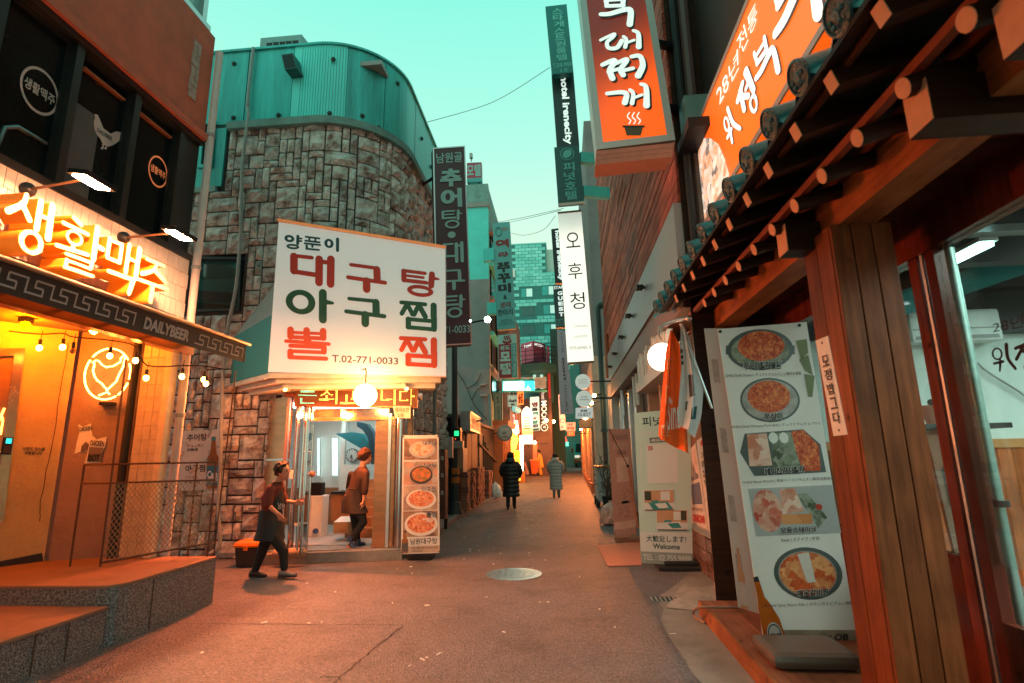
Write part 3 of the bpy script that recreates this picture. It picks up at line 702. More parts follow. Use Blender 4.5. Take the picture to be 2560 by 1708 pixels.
MB().tube([pdk(z3(*q),.1) for q in [(738,330),(735,360),(705,372),(678,382)]],.011,6).build('tube',M_neon,t,smooth=True)
MB().tube([pdk(z3(*q),.1) for q in [(735,355),(755,375)]],.011,6).build('tube',M_neon,t,smooth=True)
tf = MB()
for q in [(650,160),(850,200),(730,70),(740,405)]: tf.cyl(pdk(z3(*q),.1),pdk(z3(*q),.02),.005,6)
tf.build('mount',M_black,t)
MB().obox(pdk(z3(740,440),.05),uu*.08,vv*.02,dn*.04).build('transformer',M_black,t)

# channel letters
t = thing('shop_sign','big orange raised Korean letters on the tiled wall of the bar','sign',(AX,4.8,3.7))
M_lf = emis('letter_face',(1,.6,.16),.6,(.9,.6,.25)); M_ls = mat('letter_side',(.8,.2,.015),.4,0,0,emit=(1,.2,.005),es=.3)
fx = -4.66
for ch,y0,y1,za,zb in (('c생',3.86,4.28,3.99,3.46),('c활',4.33,4.82,3.99,3.45),('c맥',4.86,5.33,3.98,3.45),('c주',5.31,5.77,3.95,3.45)):
    q = Q((fx,y0,za),(fx,y1,za),(fx,y1,zb),(fx,y0,zb))
    L_ = gput(t,q,ch,(0,0,1,1),M_ls,depth=.24,name='letter',wk=.7)
    gput(L_,q,ch,(0,0,1,1),M_lf,off=.012,name='face',wk=.7)
# flood lamps
for i,(qa,qb,qc,lab) in enumerate((((190,260),(560,215),(640,195),'left arm-mounted floodlight shining on the orange letters'),((850,590),(1160,575),(1235,562),'floodlight on an arm beside the pale corner downpipe'))):
    p0 = PX(z2b(*qa),AX+.03); p1 = PX(z2b(*qc),-4.12)
    t = thing('wall_floodlight',lab,'floodlight',p0,'floodlights over the bar sign')
    MB().sphere(p0,.07,10,6).build('wall_mount',M_darkm,t,smooth=True)
    MB().tube([p0,p1+V((-.08,-.02,.0))],.012,6).build('arm',mat('arm_bronze',(.3,.16,.08),.4,.5),t)
    tilt = V((-.15,-.2,-.97)).normalized(); u = V((0,.17,0)); v = tilt.cross(V((0,1,0)))*.095
    hd = MB().obox(p1,u,v,tilt*-.025).build('head',M_darkm,t,bevel=.006)
    MB().obox(p1+tilt*.03,u*.75,v*.7,tilt*.004).build('lens',emis('flood_lens',(1,.4,.17),1900),t)
MB().box(-9,-8,.5,AX-.5,2.9,.6).build('bar_floor',M_plat,A); MB().box(-9,-8,3.3,AX-.02,2.9,3.45).build('bar_ceiling',MC['porch_ceiling'],A)
MB().box(-9,-8,.6,-8.9,2.9,3.3).build('bar_back_wall',M_yel,A); MB().box(-9,2.9,.6,AX-.3,3.0,3.3).build('bar_side_wall',M_yel,A)
MB().box(-9,-8,zw0-.08,-8.9,AY,6.2).build('upper_back_wall',M_rust,A); MB().box(-8.9,-8,4.3,AX-.3,AY,4.36).build('upper_floor',M_rust,A)
for y in (-8,-5.3,-2.6,.1,2.8): MB().box(AX-.1,y,.36,AX,y+.1,3.3).build('shopfront_post',M_wfr,A)
# awning
t = thing('bar_awning','black awning with a white key border and DAILYBEER on its hanging edge','awning',(-4.5,5,3.1))
aw = -4.0
M_awn = mat('awning_black',(.025,.022,.022),.6,0,.15,5)
MB().hull8([(AX,-8,3.46),(aw,-8,3.09),(aw,6.45,3.09),(AX,6.45,3.46)],[(AX,-8,3.49),(aw,-8,3.12),(aw,6.45,3.12),(AX,6.45,3.49)]).build('canopy',M_cream,t)
val = Q((aw,0,3.085),(aw,6.42,3.085),(aw,6.38,2.865),(aw,0,2.865))
slab('valance',val,.012,M_awn,t)
MB().cyl((aw+.02,-8,3.105),(aw+.02,6.47,3.105),.022,8).build('front_rail',mat('rail_bronze',(.55,.35,.22),.35,.6),t,smooth=True)
def yu(y): return y/6.4
put(t,val,'DAILYBEER',(yu(4.72),.24,yu(5.36),.8),mat('print_grey',(.42,.38,.36),.6,0,0),.045)
def key(y0,y1):
    b = MB(); n = max(1,int((y1-y0)/.21)); w = (y1-y0)/n
    def seg(ya,va,yb,vb,th=.07):
        tu = .014
        if abs(va-vb) < 1e-6: b.quad(val.at(yu(ya)-0,va+th/2,.004),val.at(yu(yb),va+th/2,.004),val.at(yu(yb),va-th/2,.004),val.at(yu(ya),va-th/2,.004))
        else:
            lo,hi = min(va,vb),max(va,vb); b.quad(val.at(yu(ya-tu/2),hi,.0045),val.at(yu(ya+tu/2),hi,.0045),val.at(yu(ya+tu/2),lo,.0045),val.at(yu(ya-tu/2),lo,.0045))
    for i in range(n):
        a = y0+i*w
        for s_ in ((0,.75,.62,.75),(.62,.79,.62,.5),(.62,.5,.3,.5),(.3,.54,.3,.25),(.3,.25,.98,.25),(.98,.21,.98,.79)): seg(a+s_[0]*w,s_[1],a+s_[2]*w,s_[3])
    return b
key(.6,4.6).build('key_border',MC['print_grey'],t,fix=False); key(5.46,6.36).build('key_border',MC['print_grey'],t,fix=False)
MB().prism([(AX,6.4,3.46),(aw,6.4,3.09),(aw,6.4,2.87),(aw-.02,6.4,2.87),(aw-.02,6.4,3.05),(AX,6.4,3.4)],(0,.02,0)).build('end_flap',M_awn,t)
MB().box(-4.62,1,2.93,-4.5,6.15,3.05).build('metal_fascia',mat('fascia_copper',(.75,.36,.14),.18,.9,.1),t)
for y in (4.0,4.55,5.1,5.7):
    MB().bar((AX,y,3.2),(aw-.05,y,3.04),.025).build('rafter',M_darkm,t)
# added lamps, no such fittings seen; they flood the porch with warm light
for k,p in enumerate((pw.lerp(pc,.12)+yn*.4,pw.lerp(pc,.74)+yn*.4,pc.lerp(pd,.45)+dn*.5)):
    f = thing('added_porch_lamp','added warm lamp under the porch ceiling '+('beside the bar door','over the crack in the plaster','above the neon hen')[k],'lamp',(p.x,p.y,3.2))
    MB().box(p.x-.05,p.y-.05,3.24,p.x+.05,p.y+.05,3.298).build('housing',M_darkm,f); MB().sphere((p.x,p.y,3.21),.042,10,7).build('diffuser',emis('added_porch_glow',(1,.17,.0),1500) if k < 2 else emis('added_porch_dim',(1,.16,.01),480),f)
# string lights
t = thing('string_lights','black festoon cable with small warm bulbs under the awning','string lights',(-5,5.6,3))
bq = [(270,55),(430,50),(500,75),(755,110),(932,142),(1005,262),(1252,252),(1402,272),(1417,302)]
yy = [5.5,5.6,5.6,5.7,5.7,5.9,6.1,6.3,6.3]
cab = [PY(z3(60,-60),5.3)]
for (x,y),d in zip(bq[:7],yy): cab.append(PY(z3(x+5,y-95 if x < 1000 else y-75),d)+V((0,0,.02 if x % 2 else 0)))
cab.append(PY(z3(1400,180),6.3)); cab.append(PY(z3(1560,205),6.45))
MB().tube(smooth_line([tuple(p) for p in cab],4),.008,6).build('cable',M_cable,t)
for (x,y),d in zip(bq,yy):
    p = PY(z3(x,y),d)
    MB().cyl(p+V((0,0,.03)),p+V((0,0,.1)),.018,8).build('socket',M_rub,t)
    MB().tube([p+V((0,0,.1)),p+V((.01,0,.2))],.004,5).build('drop_wire',M_cable,t)
    MB().sphere(p,.03,10,6,1.2).build('bulb',M_bulb if (x,y) != (500,75) else mat('dead_bulb',(.4,.2,.08),.2),t,smooth=True)

# platform
t = thing('granite_platform','speckled granite entrance platform with a lower step','platform',(-5,5.5,0))
pf = [(-4.2,6.51),(-4.2,5.2),(-4.22,5.08),(-4.28,5.02),(-4.38,5.0),(-7.6,4.95),(-7.6,6.51)]
MB().prism([V((x,y,0)) for x,y in pf],(0,0,.5)).build('base',M_gran,t)
pf2 = [(x+(.0),y) for x,y in pf]
MB().prism([V((x*.998,y,.5)) for x,y in pf2],(0,0,.03)).build('top_slab',M_plat,t,bevel=.008)
MB().box(-7.6,-8,0,-4.24,4.99,.33).build('lower_step',M_gran,t)
MB().box(-7.6,-8,.33,-4.22,4.99,.36).build('step_slab',M_plat,t,bevel=.006)
for x,y,z0,z1_ in ((-4.195,5.5,.02,.49),(-4.232,4.6,.02,.32),(-4.232,4.3,.02,.32)): MB().box(x-.004,y,z0,x,y+.013,z1_).build('stain',mat('stain_brown',(.09,.05,.03),.8),t)
# railing of reinforcing bar with expanded mesh
t = thing('rebar_railing','rusty railing of welded reinforcing bar with expanded metal mesh','railing',(-4.5,5.8,.52))
M_reb = mat('rebar_rust',(.13,.07,.045),.6,.5,.3,20)
def rp(x,y,Yp): return PY(z3(x,y),Yp)
P1b = PG(z3(480,1560),.53); P2b = PG(z3(690,1560),.53); P3b = PG(z3(1425,1490),.53)
P1t = V((P1b.x,P1b.y,rp(595,858,P1b.y).z)); P3t = V((P3b.x,P3b.y,P1t.z))
def bar(a,b_,r=.011,name='bar'):
    # ribbed bar
    a,b_ = Vector(a),Vector(b_); n = int((b_-a).length/.03)+1; pts = [a.lerp(b_,i/n) for i in range(n+1)]
    MB().tube(pts,[r*(1.0 if i % 2 else 1.16) for i in range(n+1)],6).build(name,M_reb,t)
bar(P1b,P1t,name='post'); bar(P2b,V((P2b.x-.02,P2b.y,2.85)),name='post'); bar(P3b,P3t,name='post')
bar(P3b+V((.05,.05,0)),P3b+V((.12,.05,2.25)),.008,name='lamp_rod')
Pm = P1t.lerp(P3t,.36); bar(V((P3b.x-.25,P3b.y,.53)),V((P3b.x-.25,P3b.y,P3t.z)),name='post')
P2h = V((P2b.x,P2b.y,P1t.z))
bar(P1t,P2h,name='top_rail'); bar(P2h,P3t,name='top_rail')
m1,m2,m3 = [V((p.x,p.y,P1t.z-.21)) for p in (P1b,P2b,P3b)]
bar(m1,m2,name='mid_rail'); bar(m2,m3,name='mid_rail')
l2,l3 = V((P2b.x,P2b.y,.57)),V((P3b.x,P3b.y,.68))
bar(l2,l3,name='low_rail')
b = MB(); NX,NZ = 22,24
def mp(i,j): return m2.lerp(m3,i/NX).lerp(l2.lerp(l3,i/NX),j/NZ)
for j in range(NZ):
    for i in range(NX):
        a = mp(i+.5*(j % 2),j); 
        for di in (-.5,.5):
            c2 = mp(min(NX,max(0,i+.5*(j % 2)+di)),j+1); b.bar(a,c2,.0035,.006)
tag(b.build('expanded_mesh',mat('mesh_rust',(.4,.2,.1),.45,.6,.2),t,fix=False),kind='stuff')

# pale corner downpipe of the bar
t = thing('corner_downpipe','pale vertical downpipe on the corner of the bar building','pipe',(AX+.05,AY+.06,.5))
MB().cyl((AX+.05,AY+.06,.52),(AX+.05,AY+.06,7.6),.05,10).build('pipe',mat('pipe_pale',(.6,.52,.5),.5,0,.1),t,smooth=True)
for z in (2.2,4.2,6.2): MB().cyl((AX+.05,AY+.06,z),(AX+.05,AY+.06,z+.05),.06,10).build('clamp',M_grey,t)

def aimed_lamp(name,label,p,target,watts,col,parent_name='lamp',size=.12,group=None):
    # an added fill fitting: housing, lit lens and the light it throws
    p,d = Vector(p),(Vector(target)-Vector(p)).normalized(); t = thing(name,label,'lamp',p,group)
    MB().lathe([(size*.75,-.14),(size*.8,0),(size*.66,.004)],p,d,14).build('housing',M_cream,t,smooth=True)
    MB().lathe([(size*.6,.006),(size*.55,.01)],p,d,14).build('lens',emis(name+'_lens',col,30),t)
    L = bpy.data.lights.new(name,'AREA'); L.shape = 'DISK'; L.size = size; L.energy = watts; L.color = col
    o = bpy.data.objects.new('light',L); COL.objects.link(o); o.parent = t; o.location = d*.03; o.rotation_euler = d.to_track_quat('-Z','Y').to_euler()
    return t

c = PG(zG(2255,575)); t = thing('drain_grate','small rusty drain grate at the edge of the concrete strip','drain',(c.x,c.y,.004))
MB().box(c.x-.16,c.y-.1,.005,c.x+.16,c.y+.1,.011).build('frame',M_iron,t)
for k in range(6): MB().box(c.x-.14+.05*k,c.y-.085,.0115,c.x-.115+.05*k,c.y+.085,.016).build('bar',M_darkm,t)
# ------------------------------------------------------------------ BUILDING B : stone-faced restaurant with a rounded corner
BY,BX,BR = 9.36,-3.31,1.5
bc = V((BX-BR,BY+BR,0))
def bpath(s,out=0.):
    """point and outward normal along the wall line; s = 0 at the start of the curve"""
    L = BR*math.pi/2
    if s <= 0: return V((bc.x+s,BY-out,0)),V((0,-1,0))
    if s < L:
        a = -math.pi/2+s/BR; n = V((math.cos(a),math.sin(a),0)); return bc+n*(BR+out),n
    return V((BX+out,bc.y+(s-L),0)),V((1,0,0))
def bstrip(s0,s1,z0,z1_,th,out,step=.12):
    n = max(1,int((s1-s0)/step)); b = MB(); k0 = 0; vs = []
    for i in range(n+1):
        s = s0+(s1-s0)*i/n; p,nn = bpath(s,out); q = p-nn*th
        vs += [p+V((0,0,z0)),p+V((0,0,z1_)),q+V((0,0,z1_)),q+V((0,0,z0))]
    fs = []
    for i in range(n):
        a,c = i*4,i*4+4
        for k in range(4): fs.append((a+k,a+(k+1) % 4,c+(k+1) % 4,c+k))
    fs += [(3,2,1,0),(n*4,n*4+1,n*4+2,n*4+3)]
    return b.add(vs,fs)
B = thing('stone_restaurant','restaurant with rounded stone-faced corner under a teal sheet metal parapet','building',(-4.8,10.8,0))
M_mort = mat('mortar',(.05,.048,.046),.9,0,.2,6)
def stone_mat():
    m,n,l,b = nodes('split_stone')
    tc = n.new('ShaderNodeTexCoord'); oi = n.new('ShaderNodeObjectInfo')
    a = n.new('ShaderNodeTexNoise'); a.inputs['Scale'].default_value = 4; a.inputs['Detail'].default_value = 9; a.inputs['Roughness'].default_value = .72
    l.new(tc.outputs['Object'],a.inputs['Vector'])
    r = n.new('ShaderNodeValToRGB'); r.color_ramp.elements[0].position = .36; r.color_ramp.elements[1].position = .58
    r.color_ramp.elements[0].color = (.22,.145,.115,1); r.color_ramp.elements[1].color = (.74,.73,.69,1)
    l.new(a.outputs[0],r.inputs[0])
    hv = n.new('ShaderNodeHueSaturation'); rv = n.new('ShaderNodeMapRange'); rv.inputs[3].default_value = .7; rv.inputs[4].default_value = 1.15
    l.new(oi.outputs['Random'],rv.inputs[0]); l.new(rv.outputs[0],hv.inputs['Value']); l.new(r.outputs[0],hv.inputs['Color']); l.new(hv.outputs[0],b.inputs['Base Color'])
    b.inputs['Roughness'].default_value = .85
    c = n.new('ShaderNodeTexNoise'); c.inputs['Scale'].default_value = 14; c.inputs['Detail'].default_value = 8; c.inputs['Roughness'].default_value = .7; l.new(tc.outputs['Object'],c.inputs['Vector'])
    bp = n.new('ShaderNodeBump'); bp.inputs['Strength'].default_value = 1; bp.inputs['Distance'].default_value = .05; l.new(c.outputs[0],bp.inputs['Height']); l.new(bp.outputs[0],b.inputs['Normal'])
    return m
M_stone = stone_mat()
ZP0,ZP1 = 8.3,10.1
LB = BR*math.pi/2
S0,S1 = -3.6,LB+4.3
# window hole (lower-left) and plaster strip (upper-left)
wA,wB = PY(D(440,590),BY),PY(D(552,712),BY)
hw = (wA.x-bc.x,wB.x-bc.x,wB.z,wA.z)       # s0, s1, z0, z1
pl_x = PY(z5(262,1160),BY).x-bc.x; pl_z = PY(z5(150,1165),BY).z
ent = (-.35,2.5,0,3.3)                          # entrance bay in front of the stone
bstrip(hw[1],ent[0],0,ZP0,.18,0).build('wall_core',M_mort,B)
bstrip(ent[0],ent[1],ent[3],ZP0,.18,0).build('wall_core',M_mort,B)
bstrip(ent[1],S1,0,ZP0,.18,0).build('wall_core',M_mort,B)
bstrip(S0,hw[1],0,hw[2],.18,0).build('wall_core',M_mort,B)
bstrip(S0,hw[1],hw[3],ZP0,.18,0).build('wall_core',M_mort,B)
bstrip(S0,hw[0],hw[2],hw[3],.18,0).build('wall_core',M_mort,B)
# random ashlar: unit cells merged into stones
US,UZ = .155,.15
ns,nz = int((S1-S0)/US),int(ZP0/UZ)
occ = [[False]*nz for _ in range(ns)]
def blocked(s0,s1,z0,z1_):
    def ov(h): return s0 < h[1]-.03 and s1 > h[0]+.03 and z0 < h[3]-.03 and z1_ > h[2]+.03
    if ov(hw) or ov(ent): return True
    if s0 < pl_x-.03 and z1_ > pl_z: return True
    return False
stones = []
for j in range(nz):
    for i in range(ns):
        if occ[i][j]: continue
        s,z = S0+i*US,j*UZ
        if blocked(s,s+US,z,z+UZ): occ[i][j] = True; continue
        opts = [(3,2),(2,2),(2,3),(3,3),(1,2),(2,1),(3,1),(1,3),(4,2),(2,2),(3,2)]; rnd.shuffle(opts); opts += [(1,1)]
        for (w,h) in opts:
            if i+w > ns or j+h > nz: continue
            if any(occ[a][c] or blocked(S0+a*US,S0+a*US+US,c*UZ,c*UZ+UZ) for a in range(i,i+w) for c in range(j,j+h)): continue
            for a in range(i,i+w):
                for c in range(j,j+h): occ[a][c] = True
            stones.append((s,z,w*US,h*UZ)); break
def stone_mb(st,b=None):
    s,z,w,h = st; b = b or MB(); g = .015
    nx,ny = (3 if w < .4 else 4),(3 if h < .4 else 4)
    grid = []
    base = rnd.uniform(.05,.09)
    for j in range(ny+1):
        for i in range(nx+1):
            e = i in (0,nx) or j in (0,ny)
            ss = s+g+(w-2*g)*i/nx+(0 if i in (0,nx) else rnd.uniform(-.012,.012)); zz = z+g+(h-2*g)*j/ny+(rnd.uniform(-.006,.006))
            d = (base*.55 if e else base+rnd.uniform(-.02,.045))
            p,n = bpath(ss,d); grid.append(p+V((0,0,zz)))
    fs = []
    for j in range(ny):
        for i in range(nx):
            a = j*(nx+1)+i; fs.append((a,a+1,a+nx+2,a+nx+1))
    per = [i for i in range(nx+1)]+[j*(nx+1)+nx for j in range(1,ny+1)]+[ny*(nx+1)+i for i in range(nx-1,-1,-1)]+[j*(nx+1) for j in range(ny-1,0,-1)]
    k = len(grid); bk = []
    for q in per:
        i,j = q % (nx+1),q//(nx+1)
        p,n = bpath(s+g+(w-2*g)*i/nx,-.005); bk.append(p+V((0,0,z+g+(h-2*g)*j/ny)))
    m = len(per)
    for a in range(m): fs.append((per[a],k+a,k+(a+1) % m,per[(a+1) % m]))
    return b.add(grid+bk,fs)
vis = sorted(stones,key=lambda t: -(t[2]*t[3])*(1 if t[0] < 2.0 else .12)*(0.2 if t[0] < -2.9 else 1))
for st in vis[:300]: stone_mb(st).build('stone',M_stone,B)
b = MB()
for st in vis[300:]: stone_mb(st,b)
tag(b.build('stones',M_stone,B),kind='stuff')
# plaster strip with a small window, left of the stones
M_teal = mat('teal_sheet',(.06,.5,.47),.42,.25,.3,2.4,dirt=.85,dirtcol=(.02,.08,.08),stretch=(1,1,.12))
M_teal2 = mat('teal_sheet_highlight',(.12,.8,.74),.45,0,.15,1.6,dirt=.4,dirtcol=(.04,.1,.1),stretch=(1,1,.25))  # paler copy: highlight on the curved parapet painted into the sheet colour
bstrip(S0,pl_x-.01,pl_z,ZP0,.1,.05).build('plaster_strip',M_teal,B)
bstrip(S0,pl_x-.1,pl_z-.12,pl_z-.002,.2,.09).build('window_ledge',mat('ledge_teal',(.2,.36,.34),.7,0,.2,6),B)
wq = Q(*[PY(z5(*q),BY-.06) for q in [(120,715),(215,710),(195,1025),(95,1030)]])
wn = slab('window',wq,.02,M_wgl,B)
frame_rect('frame',wq,M_teal,wn,t=.07,off=.03,depth=.04)
# lower-left window with a lit teal staircase behind
wl_ = Q(*[PY(D(*q),BY+.1) for q in [(440,590),(552,592),(548,712),(436,714)]])
wn = slab('window',wl_,.01,glass('clear_glass'),B)
frame_rect('frame',Q(*[PY(D(*q),BY-.05) for q in [(438,588),(553,590),(549,713),(434,716)]]),mat('frame_dark',(.02,.03,.03),.4),wn,t=.05,off=0,depth=.16)
x0,x1 = wB.x-4,wB.x+.3
MB().box(x0,BY+1.6,hw[2]-.4,x1,BY+1.7,hw[3]+.5).build('room_wall',mat('room_teal',(.03,.22,.21),.6),wn)
MB().box(x0,BY+.2,hw[3]+.1,x1,BY+1.6,hw[3]+.16).build('room_ceiling',MC['room_teal'],wn)
MB().box(x1,BY+.2,hw[2]-.4,x1+.05,BY+1.6,hw[3]+.4).build('room_side',MC['room_teal'],wn)
for k in range(3): MB().bar((x0,BY+1.2-.3*k,hw[3]-.15-.35*k),(x1,BY+1.3-.3*k,hw[3]-.6-.35*k),.05,.22).build('stair_flight',mat('stair_dark',(.01,.05,.05),.5),wn)
MB().box(wB.x-.75,BY+.9,hw[3]+.0,wB.x-.35,BY+1.0,hw[3]+.04).build('tube_lamp',emis('tube_teal',(.1,.95,.8),1.3),wn)
# coping ledge and parapet sheets
bstrip(pl_x+.05,S1,ZP0-.1,ZP0+.06,.12,.16).build('coping',mat('coping_teal',(.16,.28,.26),.7,0,.25,4,dirt=.6,dirtcol=(.03,.06,.06)),B)
bstrip(S0,S1,ZP0+.06,ZP1,.1,.02).build('parapet_core',M_teal,B)
sx = lambda px: PG(z5(px,240),ZP1).x-bc.x
cuts = [S0,-2.55,PG(z5(455,240),ZP1).x-bc.x,sx(775),.62,1.42,2.12,LB+.45,LB+1.3,LB+2.2,LB+3.2,S1]
for i,(a,c) in enumerate(zip(cuts,cuts[1:])):
    mm = M_teal2 if i in (3,6) else M_teal
    o = bstrip(a+.008,c-.008,ZP0+.08,ZP1-.03,.03,.045+.006*(i % 2)).build('parapet_panel',M_teal2 if i == 3 else M_teal,B,smooth=False)
bstrip(S0,S1,ZP1-.03,ZP1+.02,.2,.09).build('cap_flashing',M_teal,B)
ribs = MB(); s = -.2
for k in range(40):
    s = -.3+k*.055
    p,n = bpath(s,.052); t_ = V((-n.y,n.x,0))
    if abs(s-.62) < .03 or abs(s-1.42) < .03: continue
    ribs.obox(p+V((0,0,(ZP0+ZP1)/2)),t_*.006,V((0,0,(ZP1-ZP0)/2-.06)),n*.004)
tag(ribs.build('sheet_rib',M_teal,B),kind='stuff')
for q in [(340,325),(335,690),(640,672),(1010,295),(985,660)]:
    p = PY(z5(*q),BY-.05); MB().lathe([(.05,0),(.05,.02),(.02,.05)],p,(0,-1,0),10).build('anchor_cap',mat('cap_rust',(.03,.06,.055),.7),B)
for s,z in ((1.75,9.75),(.95,8.55),(1.3,8.42),(1.6,8.35),(LB+1,9.4),(LB+2,9.2)):
    p,n = bpath(s,.05); MB().lathe([(.05,0),(.05,.02),(.02,.05)],p+V((0,0,z)),n,10).build('anchor_cap',MC['cap_rust'],B)
# roof deck and body behind the facade
MB().box(-8.4,BY+.2,ZP1-.4,BX-.2,15.3,ZP1-.3).build('roof_deck',M_grey,B)
MB().box(-8.4,15.1,0,BX-.15,15.2,ZP1).build('end_wall',M_mort,B)
# vent box on the parapet
t = thing('exhaust_hood','small square exhaust hood on the teal parapet','vent',PY(z5(705,300),BY-.05))
a = [PY(z5(*q),BY-.35) for q in [(680,362),(760,352),(735,250),(658,262)]]; p0 = PY(z5(710,300),BY-.04)
MB().hull8(a,[q+V((0,.34,.02)) for q in a]).build('hood',mat('hood_dark',(.02,.09,.09),.5),t)
MB().hull8([q.lerp(a[0].lerp(a[2],.5),.15)+V((0,-.004,0)) for q in a],[q.lerp(a[0].lerp(a[2],.5),.15)+V((0,.02,0)) for q in a]).build('opening',M_black,t)
# rooftop air conditioner
t = thing('rooftop_air_conditioner','boxy air conditioner unit on the roof behind the teal parapet','air conditioner',PY(z5(660,230),10.2))
a = [PY(z5(*q),10.3) for q in [(510,240),(795,240),(795,130),(518,150)]]
a[2].z = a[3].z = max(a[2].z,a[3].z); a[0].z = a[1].z = ZP1-.3
MB().hull8(a,[q+V((0.1,.9,0)) for q in a]).build('case',mat('ac_teal',(.18,.36,.35),.5,0,.1),t)
aq = Q(a[3],a[2],a[1],a[0])
sheet('grille',aq,M_black,t,(.16,.1,.93,1),.004)
b = MB()
for k in range(1,5): b.obox(aq.at(.16+.77*k/5,.5,.01),(.008,0,0),(0,0,aq.h*.42),(0,.005,0))
for k in range(1,8): b.obox(aq.at(.545,.1+.8*k/8,.012),(aq.w*.38,0,0),(0,0,.006),(0,.005,0))
tag(b.build('grille_bars',MC['ac_teal'],t),kind='stuff')
# downpipe down the stone front
t = thing('stone_wall_downpipe','thin crooked grey downpipe running down the stone front','pipe',PY(z3(1530,1000),BY-.12))
pp = [PY(z5(470,215),BY-.12),PY(z5(455,330),BY-.12),PY(z5(430,600),BY-.12),PY(z5(435,680),BY-.14),PY(z5(395,1000),BY-.14),PY(z5(385,1400),BY-.14),PY(z2b(1660,500),BY-.14),PY(z2b(1625,920),BY-.14),PY(z2b(1560,1250),BY-.14),PY(z3(1530,300),BY-.14),PY(z3(1515,900),BY-.14),PY(z3(1500,1150),BY-.14),PY(z3(1515,1380),BY-.14),PY(z3(1490,1440),BY-.15),PY(z3(1440,1470),BY-.2)]
MB().tube(smooth_line([tuple(p) for p in pp],4),.032,8).build('pipe',mat('pipe_grey',(.3,.32,.31),.5,0,.15,5),t,smooth=True)
for k in (2,5,8,10): MB().sphere(pp[k],.045,8,6).build('pipe_clamp',M_grey,t)
# poster board on the stone wall behind the railing
pq = Q(*[PY(z3(*q),BY-.09) for q in [(1185,630),(1512,615),(1500,1030),(1175,1040)]])
t = thing('menu_poster_board','grey menu poster board on the stone wall behind the railing','poster',pq.at(.5,1))
slab('board',pq,.03,mat('poster_pale',(.55,.52,.5),.5,0,.08,4),t)
sheet('photo',pq,food('photo_brown',[(.06,.03,.02),(.3,.2,.14),(.5,.45,.4)],9),t,(0,.02,.2,.5)); sheet('photo',pq,food('photo_soup',[(.5,.45,.4),(.35,.08,.02),(.55,.3,.1)],8),t,(0,.6,.16,1))
put(t,pq,'추어탕',(.32,.06,.74,.18),M_ink,.02); put(t,pq,'チュオタン',(.32,.23,.68,.28),M_ink,.01); put(t,pq,'泥鰍湯',(.32,.3,.56,.35),M_ink,.01)
put(t,pq,'아구찜',(.3,.58,.72,.7),M_ink,.02); put(t,pq,'アグチム',(.3,.76,.58,.81),M_ink,.01); put(t,pq,'辣安康魚',(.3,.84,.62,.89),M_ink,.01)
def bottle_print(parent,q,u,v0,v1,w,m_body,m_lab,m_cap,text=None):
    pr = [(.16,0),(.16,.06),(.2,.22),(.28,.34),(.48,.42),(.5,.5),(.5,1)]
    pts = [q.at(u-w*r,v0+(v1-v0)*h,.005) for r,h in pr]+[q.at(u+w*r,v0+(v1-v0)*h,.005) for r,h in reversed(pr)]
    o = MB().add(pts,[tuple(range(len(pts)))]).build('bottle_print',m_body,parent,fix=False)
    sheet('label_print',q,m_lab,o,(u-w*.48,v0+(v1-v0)*.56,u+w*.48,v0+(v1-v0)*.94),.007)
    sheet('cap_print',q,m_cap,o,(u-w*.18,v0,u+w*.18,v0+(v1-v0)*.08),.007)
    if text: put(o,q,text,(u-w*.42,v0+(v1-v0)*.66,u+w*.42,v0+(v1-v0)*.8),M_whi,.03,.009)
bottle_print(t,pq,.88,.12,.98,.26,mat('bottle_brown',(.28,.1,.03),.3,0,.2),mat('label_blue',(.03,.16,.22),.5),mat('cap_blue',(.04,.2,.25),.5),'Cass')

# ---- canopy with the big white sign
sq = Q(PY((697,555),8.3),PY((1113,622),8.75),PY((1115,940),8.75),PY((670,930),8.3))
t = thing('restaurant_sign','large white sign with red and green Korean lettering over the restaurant door','sign',sq.at(.5,1))
M_sgn = mat('sign_face',(.76,.77,.77),.45,0,.03,3,emit=(.85,1,.95),es=.2)  # the sign is unlit; faint emission added to lift its face
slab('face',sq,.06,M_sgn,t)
MB().bar(sq.at(-.005,-.012,.01),sq.at(1.005,-.012,.01),.05,.035).build('top_trim',mat('trim_orange',(.75,.3,.1),.5,emit=(1,.3,.08),es=.25),t)
zu,zv = lambda x,y: zS(x,y),None
import itertools
def suv(x,y):   # photo point -> u,v on the sign face
    p = PN(zS(x,y),sq.at(0,0),sq.n); u,v = .5,.5
    for _ in range(12):
        q = sq.at(u,v); du = (sq.at(u+.01,v)-q)*100; dv = (sq.at(u,v+.01)-q)*100; e = p-q
        a,b_,c,d = du.dot(du),du.dot(dv),dv.dot(dv),0; e1,e2 = e.dot(du),e.dot(dv); det = a*c-b_*b_
        u += (e1*c-e2*b_)/det; v += (a*e2-b_*e1)/det
    return u,v
def srect(x0,y0,x1,y1,sub=None):
    return Q(*[sq.at(*suv(*p)) for p in [(x0,y0),(x1,y0+0),(x1,y1),(x0,y1)]])
def sbox(ch,tl,tr,br,bl,m,**k):
    k.setdefault('wk',1.42)
    q = Q(*[sq.at(*suv(*p)) for p in (tl,tr,br,bl)]); gput(t,q,ch,(0,0,1,1),m,off=.004,**k)
M_tg = mat('print_teal',(.002,.07,.08),.5,0,0)
sbox('양',(470,265),(615,285),(610,395),(470,385),M_tg); sbox('푼',(632,282),(758,298),(755,400),(632,388),M_tg); sbox('이',(785,292),(905,305),(905,405),(785,392),M_tg)
sbox('대',(505,410),(872,450),(868,690),(505,640),M_red); sbox('구',(965,478),(1272,520),(1272,740),(965,700),M_red); sbox('탕',(1385,535),(1692,575),(1690,780),(1388,750),M_red)
